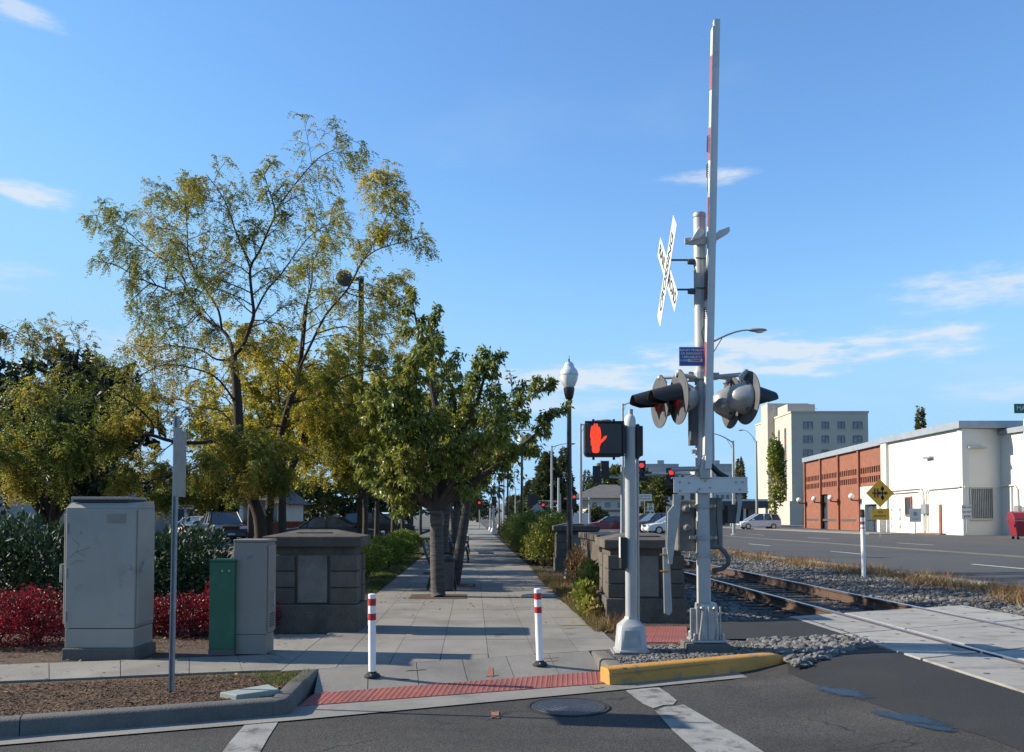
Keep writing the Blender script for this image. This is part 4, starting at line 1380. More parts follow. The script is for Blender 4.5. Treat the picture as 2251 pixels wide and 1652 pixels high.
for v in (1218, 1254):
    mb = MB(); p = L(1464, v) + V((0, -.05, 0)); mb.tube([p + V((-.075, -.01, 0)), p + V((.03, -.01, 0))], .009, 8); mb.lathe([(.018, -.02), (.018, .01)], 6, p + V((-.02, -.01, 0)), Matrix.Rotation(math.pi / 2, 3, 'Y'))
    mb.build('bolt', M['brass'], cwp)
plate('support_bracket', [(1618, 1086), (1631, 1086), (1631, 1105), (1625, 1150), (1617, 1150), (1622, 1110)], .0, .03, M['galv'])
plate('counterweight', [(1600, 1108), (1622, 1108), (1622, 1150), (1600, 1150)], .06, .16, M['darkgrey'], bevel=.01)
# hub the arm is bolted to
plate('arm_bracket', [(1540, 1052), (1538, 1035), (1545, 1005), (1550, 996), (1562, 996), (1562, 1052)], -.14, .12, M['silver'], bevel=.008)
mb = MB(); mb.tube([L(1476, 1031, -.05), L(1542, 1030, -.05)], .027, 12); mb.build('torsion_tube', M['silver'], gate, smooth=True)
mb = MB(); mb.tube([L(1562, 1022, -.05), L(1580, 1040, -.05), L(1598, 1050, -.05)], .03, 10); mb.build('cable_sleeve', M['black'], gate, smooth=True)
mb = MB(); mb.tube([L(1581, 1203, .0), L(1592, 1212, -.03), L(1602, 1226, -.03), L(1600, 1240, -.03), L(1588, 1250, .0), L(1566, 1254, .04)], [.02, .026, .026, .026, .026, .026], 10); mb.build('flexible_conduit', M['darkgrey'], gate, smooth=True)
mb = MB(); mb.tube([L(1576, 1094, -.1), L(1575, 1140, .04), L(1579, 1190, .04), L(1580, 1197, .05)], .004, 6); mb.build('cable', M['black'], gate)
# the raised arm
aL = lambda v: L(1551.5 + (1030 - v) * .0192, v, -.14)
a0, a1 = aL(1030), aL(45)
dirv = (a1 - a0).normalized()
def arm_box(v0, v1, x0, x1, y0, y1, name, m, parent):
    p0, p1 = aL(v0), aL(v1)
    mb = MB()
    mb.ext([p0 + V((x, y, 0)) for x, y in ((x0, y0), (x1, y0), (x1, y1), (x0, y1))], p1 - p0)
    return mb.build(name, m, parent)
arm = arm_box(1030, 46, -.012, .052, -.045, .02, 'gate_arm', M['white_enamel'], gate)
arm_box(1000, 62, -.027, -.0125, -.052, .05, 'arm_face', M['white_enamel'], arm)
for v0, v1 in ((830, 754), (661, 597), (501, 436), (355, 283), (201, 125)):
    p0, p1 = aL(v0), aL(v1)
    mb = MB()
    dz = V((0, 0, .03))
    mb.ext([p0 + V((-.0275, -.047, 0)), p0 + V((-.0275, .044, 0)) + dz, p1 + V((-.0275, .044, 0)) + dz, p1 + V((-.0275, -.047, 0))], (-.0015, 0, 0))
    mb.build('red_stripe', M['red_faded'], arm)
mb = MB()
for (v0, v1, nt_) in ((662, 598, 14), (700, 676, 5), (390, 362, 7), (335, 300, 8)):
    pts = []
    for i in range(nt_ * 8 + 1):
        v = v0 + (v1 - v0) * i / (nt_ * 8)
        w_ = i * math.pi / 4
        pts.append(aL(v) + V((-.047 + .011 * math.cos(w_), -.02 + .011 * math.sin(w_), 0)))
    mb.tube(pts, .0045, 5)
mb.tube([aL(598) + V((-.04, -.02, 0)), aL(560) + V((-.033, -.065, 0)), aL(480) + V((-.035, -.066, 0)), aL(390) + V((-.045, -.02, 0))], .004, 5)
mb.build('coiled_cable', M['black'], arm)
# crossbuck
nX = frame((-1, -.03, 0))
cc = L(1466, 600)
cc = V((cc.x + .0, .0, cc.z))
cb = None
for nm, ang, dz in (('crossbuck_blade', -math.pi / 4, -.004), ('crossbuck_blade', math.pi / 4, .004)):
    Rb = nX @ Matrix.Rotation(ang, 3, 'Z')
    mb = MB()
    mb.ext([cc + Rb @ V((x, y, dz - .0015)) for x, y in ((-.61, -.114), (.61, -.114), (.61, .114), (-.61, .114))], Rb @ V((0, 0, .003)))
    bl = mb.build(nm, M['white_sign'], gate)
    zt = dz + .003
    if ang < 0:
        text_m('lettering', 'RAIL', .165, M['black'], bl, cc + Rb @ V((-.35, 0, zt)), Rb, 1.25)
        text_m('lettering', 'ROAD', .165, M['black'], bl, cc + Rb @ V((.35, 0, zt)), Rb, 1.0)
    else:
        text_m('lettering', 'CROSSING', .165, M['black'], bl, cc + Rb @ V((0, 0, zt)), Rb, 1.18)
for v in (571, 636):
    z = L(0, v).z
    mb = MB(); mb.tube([V((cc.x + .012, 0, z)), V((-.09, 0, z))], .011, 8); mb.lathe([(.03, -.04), (.034, 0), (.034, .03), (.022, .05)], 10, (-.12, -.005, z - .02), Matrix.Rotation(math.pi / 2, 3, 'Y'))
    mb.tube([V((-.09, -.075, z)), V((.06, -.075, z - .005))], .007, 6)
    mb.build('sign_bracket', M['darkgrey'], gate)
# small floodlights near the top
plate('lamp_bracket', [(1505, 523), (1524, 520), (1560, 519), (1575, 523), (1575, 534), (1524, 537), (1506, 535)], -.09, .03, M['alu'])
for pts, dy in (([(1519, 527), (1537, 497), (1541, 498), (1549, 508), (1541, 520), (1528, 524)], -.14), ([(1567, 521), (1580, 506), (1604, 497), (1605, 507), (1582, 521), (1572, 527)], -.02)):
    plate('crossing_lamp', pts, dy, .10, M['white_enamel'], bevel=.006)
# blue notice
a, b = L(1493, 804, -.1), L(1548, 762, -.1)
nb = MB().bx(a.x, b.x, -.1, -.097, a.z, b.z).build('emergency_notice', M['blue_sign'], gate, bevel=.001)
xm, zt, zh = (a.x + b.x) / 2, b.z, b.z - a.z
mb = MB()
for x0_, x1_, z0_, z1_ in ((a.x + .006, b.x - .006, b.z - .008, b.z - .006), (a.x + .006, b.x - .006, a.z + .006, a.z + .008), (a.x + .006, a.x + .008, a.z + .0085, b.z - .0085), (b.x - .008, b.x - .006, a.z + .0085, b.z - .0085)):
    mb.bx(x0_, x1_, -.1012, -.1003, z0_, z1_)
mb.build('border', M['white_sign'], nb)
for i, (s, sz) in enumerate((('REPORT PROBLEM', .031), ('OR EMERGENCY', .031), ('1-800-848-8715', .034), ('X-ING', .032))):
    text_m('lettering', s, sz, M['white_sign'], nb, (xm if i < 3 else xm - .085, -.1012, zt - .036 - i * .036), FACE, 1.0)
MB().bx(xm - .04, b.x - .02, -.1025, -.101, zt - .161, zt - .128).build('number_plate', M['white_sign'], nb)
text_m('lettering', '759668R', .032, M['black'], nb, (xm + .037, -.1028, zt - .145), FACE)
# flasher cross arm
z = L(0, 826).z
mb = MB(); mb.tube([L(1485, 823, -.09), L(1530, 829, -.05), L(1575, 828, -.05), L(1640, 822, -.11)], .024, 12)
fa = mb.build('flasher_arm', M['alu'], gate, smooth=True)
mb = MB(); mb.lathe([(.1, z - .05), (.105, z - .03), (.105, z + .03), (.1, z + .05)], 20, (mast_x(z) - .012, 0, 0)); mb.bx(-.17, -.07, -.05, .04, z - .06, z + .04); mb.bx(.06, .16, -.05, .04, z - .04, z + .03)
mb.build('arm_clamp', M['galv'], fa, bevel=.006)
mb = MB(); mb.tube([L(1460, 830, .2), L(1500, 828, .12), L(1530, 829, .0)], .018, 8); mb.tube([L(1600, 832, .2), L(1575, 829, .1), L(1560, 829, .0)], .018, 8); mb.build('rear_arm', M['alu'], gate, smooth=True)
def flasher(c, n, lens=True):
    R3 = frame(n)
    Q = lambda x, y, z: c + R3 @ V((x, y, z))
    mb = MB(); mb.lathe([(.283, -.006), (.285, 0), (.283, .004)], 36, c, R3)
    f = mb.build('flasher', M['plate_grey'], gate, smooth=True)
    mb = MB(); mb.lathe([(.175, -.008), (.18, -.03), (.17, -.05), (.165, -.07), (.125, -.15), (.09, -.19), (.05, -.21), (.01, -.215)], 24, c, R3)
    mb.build('housing', M['silver'], f, smooth=True)
    mb = MB()
    for a in (.4, 2.2, 4.0, 5.6):
        mb.box(Q(.172 * math.cos(a), .172 * math.sin(a), -.05), (.03, .03, .03), M=R3)
    mb.build('latch', M['darkgrey'], f)
    mb = MB(); mb.lathe([(.13, .004), (.128, .012), (.1, .03), (.05, .04), (.005, .043)], 24, c, R3)
    mb.build('lens', M['red_lens'], f, smooth=True)
    # visor: a tube cut away below
    vs_, fs = [], []
    n_ = 20
    for i in range(n_ + 1):
        a = math.radians(-108 + 216 * i / n_)
        low = (1 + math.cos(a)) / 2
        ln = .17 + .14 * min(1, max(0, (low - .3) / .3))
        for rr, zz_ in ((.15, .004), (.105 + .01 * low, ln), (.099 + .01 * low, ln), (.144, .004)):
            dn = .012 - .05 * zz_ / .33
            vs_.append(Q(rr * math.sin(a), rr * math.cos(a) + dn, zz_))
    for i in range(n_):
        for j in range(3):
            fs.append((i * 4 + j, i * 4 + 4 + j, i * 4 + 5 + j, i * 4 + 1 + j))
    fs += [(0, 1, 2, 3), (n_ * 4 + 3, n_ * 4 + 2, n_ * 4 + 1, n_ * 4)]
    mb = MB(); mb.add(vs_, fs); mb.build('visor', M['black'], f, smooth=True)
    mb = MB(); mb.tube([Q(0, .27, -.02), Q(0, .2, -.07)], .032, 10); mb.ball(Q(0, .27, -.015), .036)
    mb.build('knuckle', M['silver'], f, smooth=True)
    return f
ang = lambda d: (math.cos(math.radians(d)), math.sin(math.radians(d)), -.02)
flasher(L(1492, 874, -.10), ang(190))
flasher(L(1450, 884, .22), ang(190))
flasher(L(1642, 874, -.12), ang(13))
flasher(L(1607, 885, .22), ang(8))
# bell box on the mast
a, b = L(1516, 978), L(1531, 882)
bb = MB().bx(a.x, b.x, -.06, .08, a.z, b.z).build('junction_box', M['plate_grey'], gate, bevel=.006)
MB().bx(a.x - .008, b.x - .004, -.066, .086, b.z - .06, b.z + .002).build('box_lid', M['darkgrey'], bb, bevel=.006)
mb = MB(); mb.tube([L(1548, 716, -.075), L(1543, 730, -.075), L(1548, 752, -.075)], .004, 6); mb.build('cable', M['black'], gate)
z = L(0, 990).z
mb = MB(); mb.lathe([(.076, z - .012), (.076, z + .012)], 18, (mast_x(z) - .012, 0, 0)); mb.bx(-.13, -.07, -.03, .03, z - .03, z + .01); mb.build('strap', M['galv'], gate)

# ---- acorn lamp posts
def lamp_post(c, label, sc=1.0):
    o = thing('lamp_post', label, 'lamp post', c, 0, 'black acorn lamp posts along the promenade')
    mb = MB()
    mb.lathe([(.17, 0), (.17, .05), (.15, .07), (.14, .14), (.12, .2), (.095, .3), (.088, .42), (.1, .44), (.1, .47), (.08, .5), (.065, .6)], 20)
    b_ = mb.build('base', M['black_gloss'], o, smooth=True)
    mb = MB(); mb.tube([(0, 0, .55), (0, 0, 2.4), (0, 0, 3.93)], [.062, .056, .048], 16); mb.build('shaft', M['black_gloss'], o, smooth=True)
    mb = MB(); mb.lathe([(.05, 3.9), (.07, 3.92), (.075, 3.95), (.06, 3.98), (.085, 4.02), (.11, 4.12), (.122, 4.2), (.122, 4.24), (.105, 4.25)], 20); mb.build('fitter', M['black_gloss'], o, smooth=True)
    mb = MB(); mb.lathe([(.1, 4.245), (.125, 4.28), (.165, 4.36), (.195, 4.45), (.203, 4.52)], 24)
    gl = mb.build('globe', M['globe'], o, smooth=True)
    mb = MB(); mb.lathe([(.205, 4.521), (.2, 4.58), (.165, 4.65), (.125, 4.69), (.115, 4.71), (.105, 4.76), (.08, 4.8)], 24); mb.build('globe_top', M['globe_clear'], gl, smooth=True)
    mb = MB(); mb.lathe([(.208, 4.515), (.208, 4.53)], 24); mb.build('globe_band', M['galv'], gl, smooth=True)
    mb = MB(); mb.lathe([(.05, 4.79), (.045, 4.815), (.018, 4.83), (.014, 4.85), (.022, 4.865), (.012, 4.88), (.009, 4.92), (.002, 4.96)], 12); mb.build('finial', M['black_gloss'], o, smooth=True)
    return o
b0 = G(1252, 1277)
lmp = lamp_post(b0, 'black lamp post with clear acorn globe nearest the gateposts')
for s_, t_, lb in ((2.05, 36, 'second black lamp post down the promenade, partly behind leaves'), (2.1, 52, 'third black lamp post down the promenade above the shrubs'), (2.1, 69, 'fourth black lamp post far down the promenade'), (2.1, 86, 'farthest black lamp post down the promenade')):
    dup(lmp, T(s_, t_), 0, lb)

# ---- benches
def bench(c, rz, label):
    o = thing('bench', label, 'bench', c, rz, 'dark benches between the promenade trees')
    Ln = 1.7
    for y in (-Ln / 2, Ln / 2):
        mb = MB()
        mb.tube([(.42, y, 0), (.40, y, .2), (.36, y, .42), (.1, y, .40), (-.02, y, .41), (-.12, y, .6), (-.2, y, .86), (-.23, y, .9)], .022, 8)
        mb.tube([(-.12, y, 0), (-.08, y, .2), (-.02, y, .41)], .022, 8)
        mb.tube([(.38, y, .42), (.4, y, .6), (.2, y, .64), (-.1, y, .62)], .018, 8)
        mb.build('side_frame', M['black'], o, smooth=True)
    for i in range(5):
        MB().bx(.02 + i * .075, .085 + i * .075, -Ln / 2 - .02, Ln / 2 + .02, .425, .45).build('seat_slat', M['darkgrey'], o)
    for i in range(5):
        x, z = -.06 - i * .032, .5 + i * .085
        mb = MB(); mb.box((x, 0, z), (.022, Ln + .04, .065), M=Matrix.Rotation(-.33, 3, 'Y')); mb.build('back_slat', M['darkgrey'], o)
    return o
bn = bench(T(-.75, 17.6), TR, 'dark metal bench right behind the nearest cherry trunk')
dup(bn, T(-.55, 27.0), TR, 'dark bench midway down the promenade beside the path trees')
dup(bn, T(-.55, 33.5), TR, 'farthest dark bench down the promenade')
# litter bin by the bench
c0 = T(-.55, 16.6)
lb = thing('litter_bin', 'small dark round litter bin beside the nearest bench', 'bin', c0)
mb = MB(); mb.lathe([(.16, 0), (.19, .02), (.21, .55), (.2, .56)], 16); mb.build('body', M['darkgrey'], lb, smooth=True)
mb = MB(); mb.lathe([(.215, .55), (.22, .6), (.16, .66), (.1, .67)], 16); mb.build('lid', M['black'], lb, smooth=True)

# ================================================================ TREES AND PLANTS
def fast_mesh(name, verts, nq, m, k=4):
    me = bpy.data.meshes.new(name)
    n = len(verts)
    me.vertices.add(n)
    me.vertices.foreach_set('co', np.ascontiguousarray(verts, dtype=np.float32).ravel())
    me.loops.add(n)
    me.loops.foreach_set('vertex_index', np.arange(n, dtype=np.int32))
    me.polygons.add(nq)
    me.polygons.foreach_set('loop_start', np.arange(0, n, k, dtype=np.int32))
    me.polygons.foreach_set('loop_total', np.full(nq, k, dtype=np.int32))
    me.update(calc_edges=True)
    me.materials.append(m)
    return me
def unit(a):
    return a / (np.linalg.norm(a, axis=1, keepdims=True) + 1e-9)
def leaf_obj(name, base, axis, width, m, parent, r):
    """rhombic leaves: base point, axis vector (full length), half-width length"""
    n = len(base)
    side = unit(np.cross(axis, r.normal(size=(n, 3)))) * width[:, None]
    v = np.empty((n, 4, 3))
    v[:, 0] = base
    v[:, 1] = base + axis * .45 + side
    v[:, 2] = base + axis
    v[:, 3] = base + axis * .45 - side
    o = bpy.data.objects.new(name, fast_mesh(name, v.reshape(-1, 3), n, m))
    C.objects.link(o)
    o.parent = parent
    return o
def fronds(base, dirs, L_, pairs, ll, lw, r):
    """pinnate leaves: drooping rachis with leaflet pairs; returns leaflet base / axis / width arrays"""
    n = len(base)
    d = unit(dirs + r.normal(size=(n, 3)) * .55 + np.array([0, 0, -.35]))
    ln = L_ * r.uniform(.6, 1.3, n)
    side = unit(np.cross(d, np.array([0, 0, 1.0]) + r.normal(size=(n, 3)) * .4))
    B, A = [], []
    for i in range(pairs):
        f = (i + .6) / pairs
        p = base + d * (ln * f)[:, None] + np.array([0, 0, -1.0]) * (ln * .55 * f * f)[:, None]
        for s in (-1, 1):
            a = unit(side * s + d * .35 + np.array([0, 0, -.45]) + r.normal(size=(n, 3)) * .25) * (ll * r.uniform(.7, 1.25, n))[:, None]
            B.append(p); A.append(a)
    B, A = np.concatenate(B), np.concatenate(A)
    return B, A, np.full(len(B), lw) * r.uniform(.8, 1.2, len(B))
class Grow:
    def __init__(self, seed):
        self.r = random.Random(seed)
        self.nr = np.random.default_rng(seed)
        self.wood = MB()
        self.p, self.d = [], []
    def limb(self, pts, r0, r1, n=7):
        m = len(pts)
        self.wood.tube(pts, [r0 + (r1 - r0) * (i / (m - 1)) for i in range(m)], n, cap=False)
    def at(self, pts, f):
        x = f * (len(pts) - 1)
        i = min(int(x), len(pts) - 2)
        g = x - i
        return pts[i].lerp(pts[i + 1], g), (pts[i + 1] - pts[i]).normalized()
    def rv(self):
        return V((self.r.gauss(0, 1), self.r.gauss(0, 1), self.r.gauss(0, 1)))
    def sub(self, pts, rad, n, L_, levels, lo=.2, spread=.9, up=.15, droop=.0, leaf_from=.25, leafn=7, shrink=.55, taper=.4):
        r = self.r
        for i in range(n):
            f = lo + (1 - lo) * (i + r.random()) / n
            p, t = self.at(pts, min(f, .999))
            perp = self.rv(); perp -= t * perp.dot(t)
            if perp.length < 1e-4:
                continue
            d = (t * (1 - spread * .5) + perp.normalized() * spread + V((0, 0, up))).normalized()
            ln = L_ * (1 - taper * f) * r.uniform(.6, 1.35)
            q = [p]
            k = 4
            dd = d.copy()
            for j in range(k):
                dd = (dd + self.rv() * .13 + V((0, 0, -droop * (j + 1) / k))).normalized()
                q.append(q[-1] + dd * ln / k)
            r1 = max(rad * .45, .004)
            self.limb(q, r1, max(r1 * .35, .0025), 5 if levels > 1 else 3)
            if levels > 1:
                self.sub(q, r1, max(3, int(n * .62)), ln * shrink, levels - 1, .22, spread, up * .6, droop, leaf_from, leafn, shrink, taper)
            if levels <= 1 or True:
                m = leafn if levels <= 1 else max(2, leafn // 2)
                for _ in range(m):
                    g = leaf_from + (1 - leaf_from) * r.random()
                    a, b = self.at(q, min(g, .999))
                    self.p.append(a); self.d.append(b)
    def arrays(self):
        return np.array([tuple(x) for x in self.p]), np.array([tuple(x) for x in self.d])

def px_limb(pts, Y0, Y1, base, g, curve=1.0):
    """a limb drawn through photo positions, its depth drifting from Y0 to Y1; local to base"""
    n = len(pts)
    out = []
    for i, (u, v) in enumerate(pts):
        f = i / (n - 1)
        out.append(P(u, v, Y0 + (Y1 - Y0) * f ** curve + g.r.uniform(-.06, .06)) - base)
    # smooth subdivision
    res = []
    for i in range(n - 1):
        a = out[max(i - 1, 0)]; b = out[i]; c_ = out[i + 1]; d_ = out[min(i + 2, n - 1)]
        for j in range(3):
            t = j / 3
            res.append(.5 * ((2 * b) + (c_ - a) * t + (2 * a - 5 * b + 4 * c_ - d_) * t * t + (3 * b - a - 3 * c_ + d_) * t ** 3))
    res.append(out[-1])
    return res
Z1 = lambda pts: [(149.4 + x * .38, 269 + y * .38) for x, y in pts]
Z3 = lambda pts: [(x * .2714, 687.4 + y * .2714) for x, y in pts]

# ---- the tall open honey locust behind the cabinets
g = Grow(5)
YL = 20.5
base = V((P(575, 1240, YL).x, YL, -.02))
loc = thing('locust_tree', 'tall open honey locust with sparse yellowing leaves behind the beige cabinet', 'tree', base)
trunk = px_limb([(575, 1262), (574, 1195), (569, 1135), (550, 1085), (531, 1030), (526, 960), (523, 893), (518, 830), (512, 785)], YL, YL, base, g)
g.limb(trunk, .155, .095, 12)
main = [
    (Z1([(955, 1355), (935, 1260), (890, 1200), (800, 1140), (720, 1070), (660, 1010), (560, 960), (480, 930), (380, 880), (270, 820)]), 0, 1.8, .085, .014),
    (Z1([(890, 1200), (872, 1090), (820, 1000), (760, 900), (700, 780), (690, 640), (680, 480), (665, 350)]), .2, -1.5, .05, .01),
    (Z1([(660, 1010), (680, 930), (640, 860), (560, 800), (450, 720), (330, 620), (240, 570), (150, 530)]), 1.0, 2.6, .045, .01),
    (Z1([(955, 1355), (1010, 1290), (1050, 1190), (1075, 1110), (1062, 980), (1055, 840), (1110, 740), (1160, 620), (1200, 520), (1165, 400), (1125, 270)]), 0, -1.2, .085, .012),
    (Z1([(1055, 840), (1000, 700), (960, 600), (920, 480), (870, 390), (800, 300)]), -.5, -2.4, .042, .01),
    (Z1([(1075, 1110), (1150, 970), (1230, 880), (1330, 740), (1420, 640), (1560, 560)]), -.2, .9, .045, .01),
    (Z1([(1200, 510), (1280, 400), (1360, 300), (1450, 205), (1550, 150), (1650, 90)]), -1, -2.2, .03, .007),
    (Z1([(950, 1370), (860, 1370), (780, 1320), (680, 1300), (600, 1290), (480, 1300), (380, 1280)]), 0, -1.8, .045, .009),
    (Z1([(1000, 1680), (930, 1560), (850, 1470), (720, 1420), (560, 1400), (440, 1450), (350, 1500)]), 0, -1.5, .05, .01),
    (Z1([(560, 800), (600, 700), (560, 560), (520, 400)]), 1.2, 1.0, .022, .006),
    (Z1([(760, 1100), (680, 1180), (560, 1190), (460, 1130), (380, 1150)]), .4, 2.4, .03, .008),
    (Z3([(1900, 1010), (1640, 1050), (1400, 1040), (1200, 985), (1050, 1020), (870, 1060), (700, 1075), (500, 1080), (300, 1010), (60, 960)]), 0, -2.2, .085, .012),
    (Z3([(1240, 985), (1225, 880), (1080, 740), (940, 655), (800, 540), (650, 400), (470, 380), (320, 270), (150, 160), (0, 90)]), -.9, -2.6, .045, .008),
    (Z3([(870, 1060), (720, 900), (520, 830), (300, 760), (120, 640)]), -1.5, -3.2, .035, .008),
    (Z3([(1910, 980), (1800, 800), (1600, 760), (1450, 700), (1240, 700), (1050, 640)]), 0, .8, .04, .008),
    (Z3([(1900, 1040), (1700, 1180), (1500, 1290), (1300, 1330), (1100, 1400), (900, 1420)]), 0, -2.2, .05, .01),
    (Z3([(1700, 1180), (1560, 1260), (1480, 1400), (1440, 1480)]), -.6, -1.2, .03, .008),
    (Z3([(870, 1060), (740, 1180), (560, 1180), (300, 1240), (60, 1310)]), -1.4, -2.8, .035, .009),
    (Z3([(1890, 1000), (1800, 1080), (1740, 1160), (1690, 1230), (1650, 1300)]), 0, -2.4, .045, .01),
    (Z3([(1900, 1000), (1980, 1120), (2040, 1220), (2080, 1320)]), 0, -2.2, .045, .01),
    (Z3([(1910, 960), (2040, 1040), (2160, 1150), (2260, 1290)]), 0, -1.6, .045, .01),
    (Z3([(870, 1060), (600, 960), (380, 900), (200, 820), (40, 740)]), -1.6, -3.4, .035, .009),
    (Z3([(700, 1075), (520, 1120), (330, 1110), (120, 1120), (-60, 1090)]), -1.7, -3.6, .03, .009),
]
for pts, o0, o1, r0, r1 in main:
    q = px_limb(pts, YL + o0, YL + o1, base, g)
    g.limb(q, r0 * .6, r1 * .7, 8)
    big = len(pts) > 7
    low = pts[-1][1] > 890
    g.sub(q, r0 * .45, 21 if big else 14, 1.25 if not low else .95, 2, lo=.2, spread=.9, up=.1, droop=.14, leafn=3 if not low else 9, leaf_from=.3, shrink=.55, taper=.62)
g.wood.build('trunk', M['bark_red'], loc, smooth=True)
p, d = g.arrays()
B, A, W_ = fronds(p, d, .21, 6, .048, .0125, g.nr)
leaf_obj('crown', B, A, W_, M['locust'], loc, g.nr)
print('locust fronds', len(p))

# ---- the locust right of it, thinner and more golden
g = Grow(9)
YB = 23.5
base = V((P(592, 1200, YB).x, YB, -.02))
loc2 = thing('locust_tree', 'golden honey locust with lacy top around the tall parking lot light', 'tree', base)
q = px_limb([(592, 1245), (591, 1150), (598, 1060), (612, 980), (630, 905), (652, 838), (664, 762), (672, 670)], YB, YB, base, g)
g.limb(q, .13, .055, 12)
g.sub(q, .04, 9, 1.6, 2, lo=.4, spread=.9, leafn=6, droop=.1)
for pts, o0, o1, r0, r1 in [
    (Z1([(1360, 1300), (1380, 1050), (1410, 930), (1420, 800), (1500, 640), (1530, 500)]), 0, 1, .06, .01),
    (Z1([(1330, 1440), (1430, 1230), (1500, 1100), (1620, 960), (1700, 810), (1780, 740), (1900, 700), (2030, 670)]), 0, -1.4, .065, .009),
    (Z1([(1700, 810), (1790, 660), (1850, 520), (1865, 440), (1800, 335)]), -1, -1.6, .03, .006),
    (Z1([(1290, 1620), (1400, 1590), (1480, 1560), (1600, 1470), (1780, 1430), (1940, 1400)]), 0, -1.8, .06, .01),
    (Z1([(1330, 1480), (1240, 1380), (1090, 1330), (1070, 1200)]), 0, -1, .035, .009),
    (Z1([(1440, 1220), (1600, 1180), (1780, 1230), (1980, 1190)]), 0, 1.4, .04, .008),
    (Z1([(1600, 980), (1700, 1010), (1820, 1020), (1950, 960)]), -.6, .4, .03, .007),
    (Z1([(1300, 1700), (1420, 1760), (1560, 1740), (1700, 1700), (1850, 1720)]), 0, -2, .05, .01),
    (Z1([(1270, 1760), (1150, 1760), (1050, 1840), (930, 1900)]), 0, -1.6, .05, .01),
    (Z1([(1300, 1850), (1420, 1900), (1560, 1930), (1720, 1900), (1850, 1960)]), 0, -2, .045, .01),
    (Z1([(1270, 1900), (1180, 1950), (1100, 2010), (1030, 2060)]), 0, -1.2, .04, .01)]:
    q = px_limb(pts, YB + o0, YB + o1, base, g)
    g.limb(q, r0 * .62, r1 * .7, 8)
    low = pts[-1][1] > 780
    g.sub(q, r0 * .45, 17, 1.3, 2, lo=.2, spread=.9, up=.1, droop=.14, leafn=4 if not low else 12, leaf_from=.3, shrink=.55, taper=.6)
g.wood.build('trunk', M['bark_red'], loc2, smooth=True)
p, d = g.arrays()
B, A, W_ = fronds(p, d, .2, 5, .06, .014, g.nr)
leaf_obj('crown', B, A, W_, M['gold'], loc2, g.nr)
print('gold fronds', len(p))

# ---- generic rounded crown trees
def round_tree(name, label, base, h, trunk_h, rw, rad, m, bark, seed, n1=11, n2=8, leafn=9, kind='leaf', leaf=.09, lw=.022, group=None, lean=0.0, flat_=.75, levels=2):
    g = Grow(seed)
    o = thing(name, label, 'tree', base, 0, group)
    tr = [V((lean * f + g.r.uniform(-.03, .03), g.r.uniform(-.03, .03), -.03 + f * trunk_h)) for f in (0, .25, .5, .75, 1)]
    g.limb(tr, rad, rad * .72, 12)
    cz = trunk_h + (h - trunk_h) * .5
    for i in range(n1):
        a = 2 * math.pi * (i + g.r.random() * .6) / n1 * 1.618
        el = g.r.uniform(.12, 1.35)
        tip = V((math.cos(a) * math.cos(el) * rw, math.sin(a) * math.cos(el) * rw, trunk_h + (h - trunk_h) * (.18 + .82 * math.sin(el) * g.r.uniform(.8, 1)) ))
        p0 = tr[-1] - V((0, 0, g.r.uniform(0, trunk_h * .18)))
        q = [p0]
        for j in range(1, 6):
            f = j / 5
            mid = p0.lerp(tip, f) + V((0, 0, (h - trunk_h) * .12 * math.sin(f * math.pi))) + g.rv() * .06 * f
            q.append(mid)
        r0 = rad * g.r.uniform(.3, .5)
        g.limb(q, r0, .008, 6)
        g.sub(q, r0 * .5, n2, rw * .5, levels, lo=.25, spread=.85, up=.1, droop=.08, leafn=leafn, leaf_from=.15, shrink=.5)
    g.wood.build('trunk', bark, o, smooth=True)
    p, d = g.arrays()
    if kind == 'frond':
        B, A, W_ = fronds(p, d, .26, 4, leaf, lw, g.nr)
    else:
        B = p + g.nr.normal(size=p.shape) * .03
        A = unit(d * .5 + g.nr.normal(size=p.shape) * .55 + np.array([0, 0, -.55])) * (leaf * g.nr.uniform(.7, 1.25, len(p)))[:, None]
        W_ = np.full(len(p), lw) * g.nr.uniform(.8, 1.2, len(p))
    leaf_obj('crown', B, A, W_, m, o, g.nr)
    return o

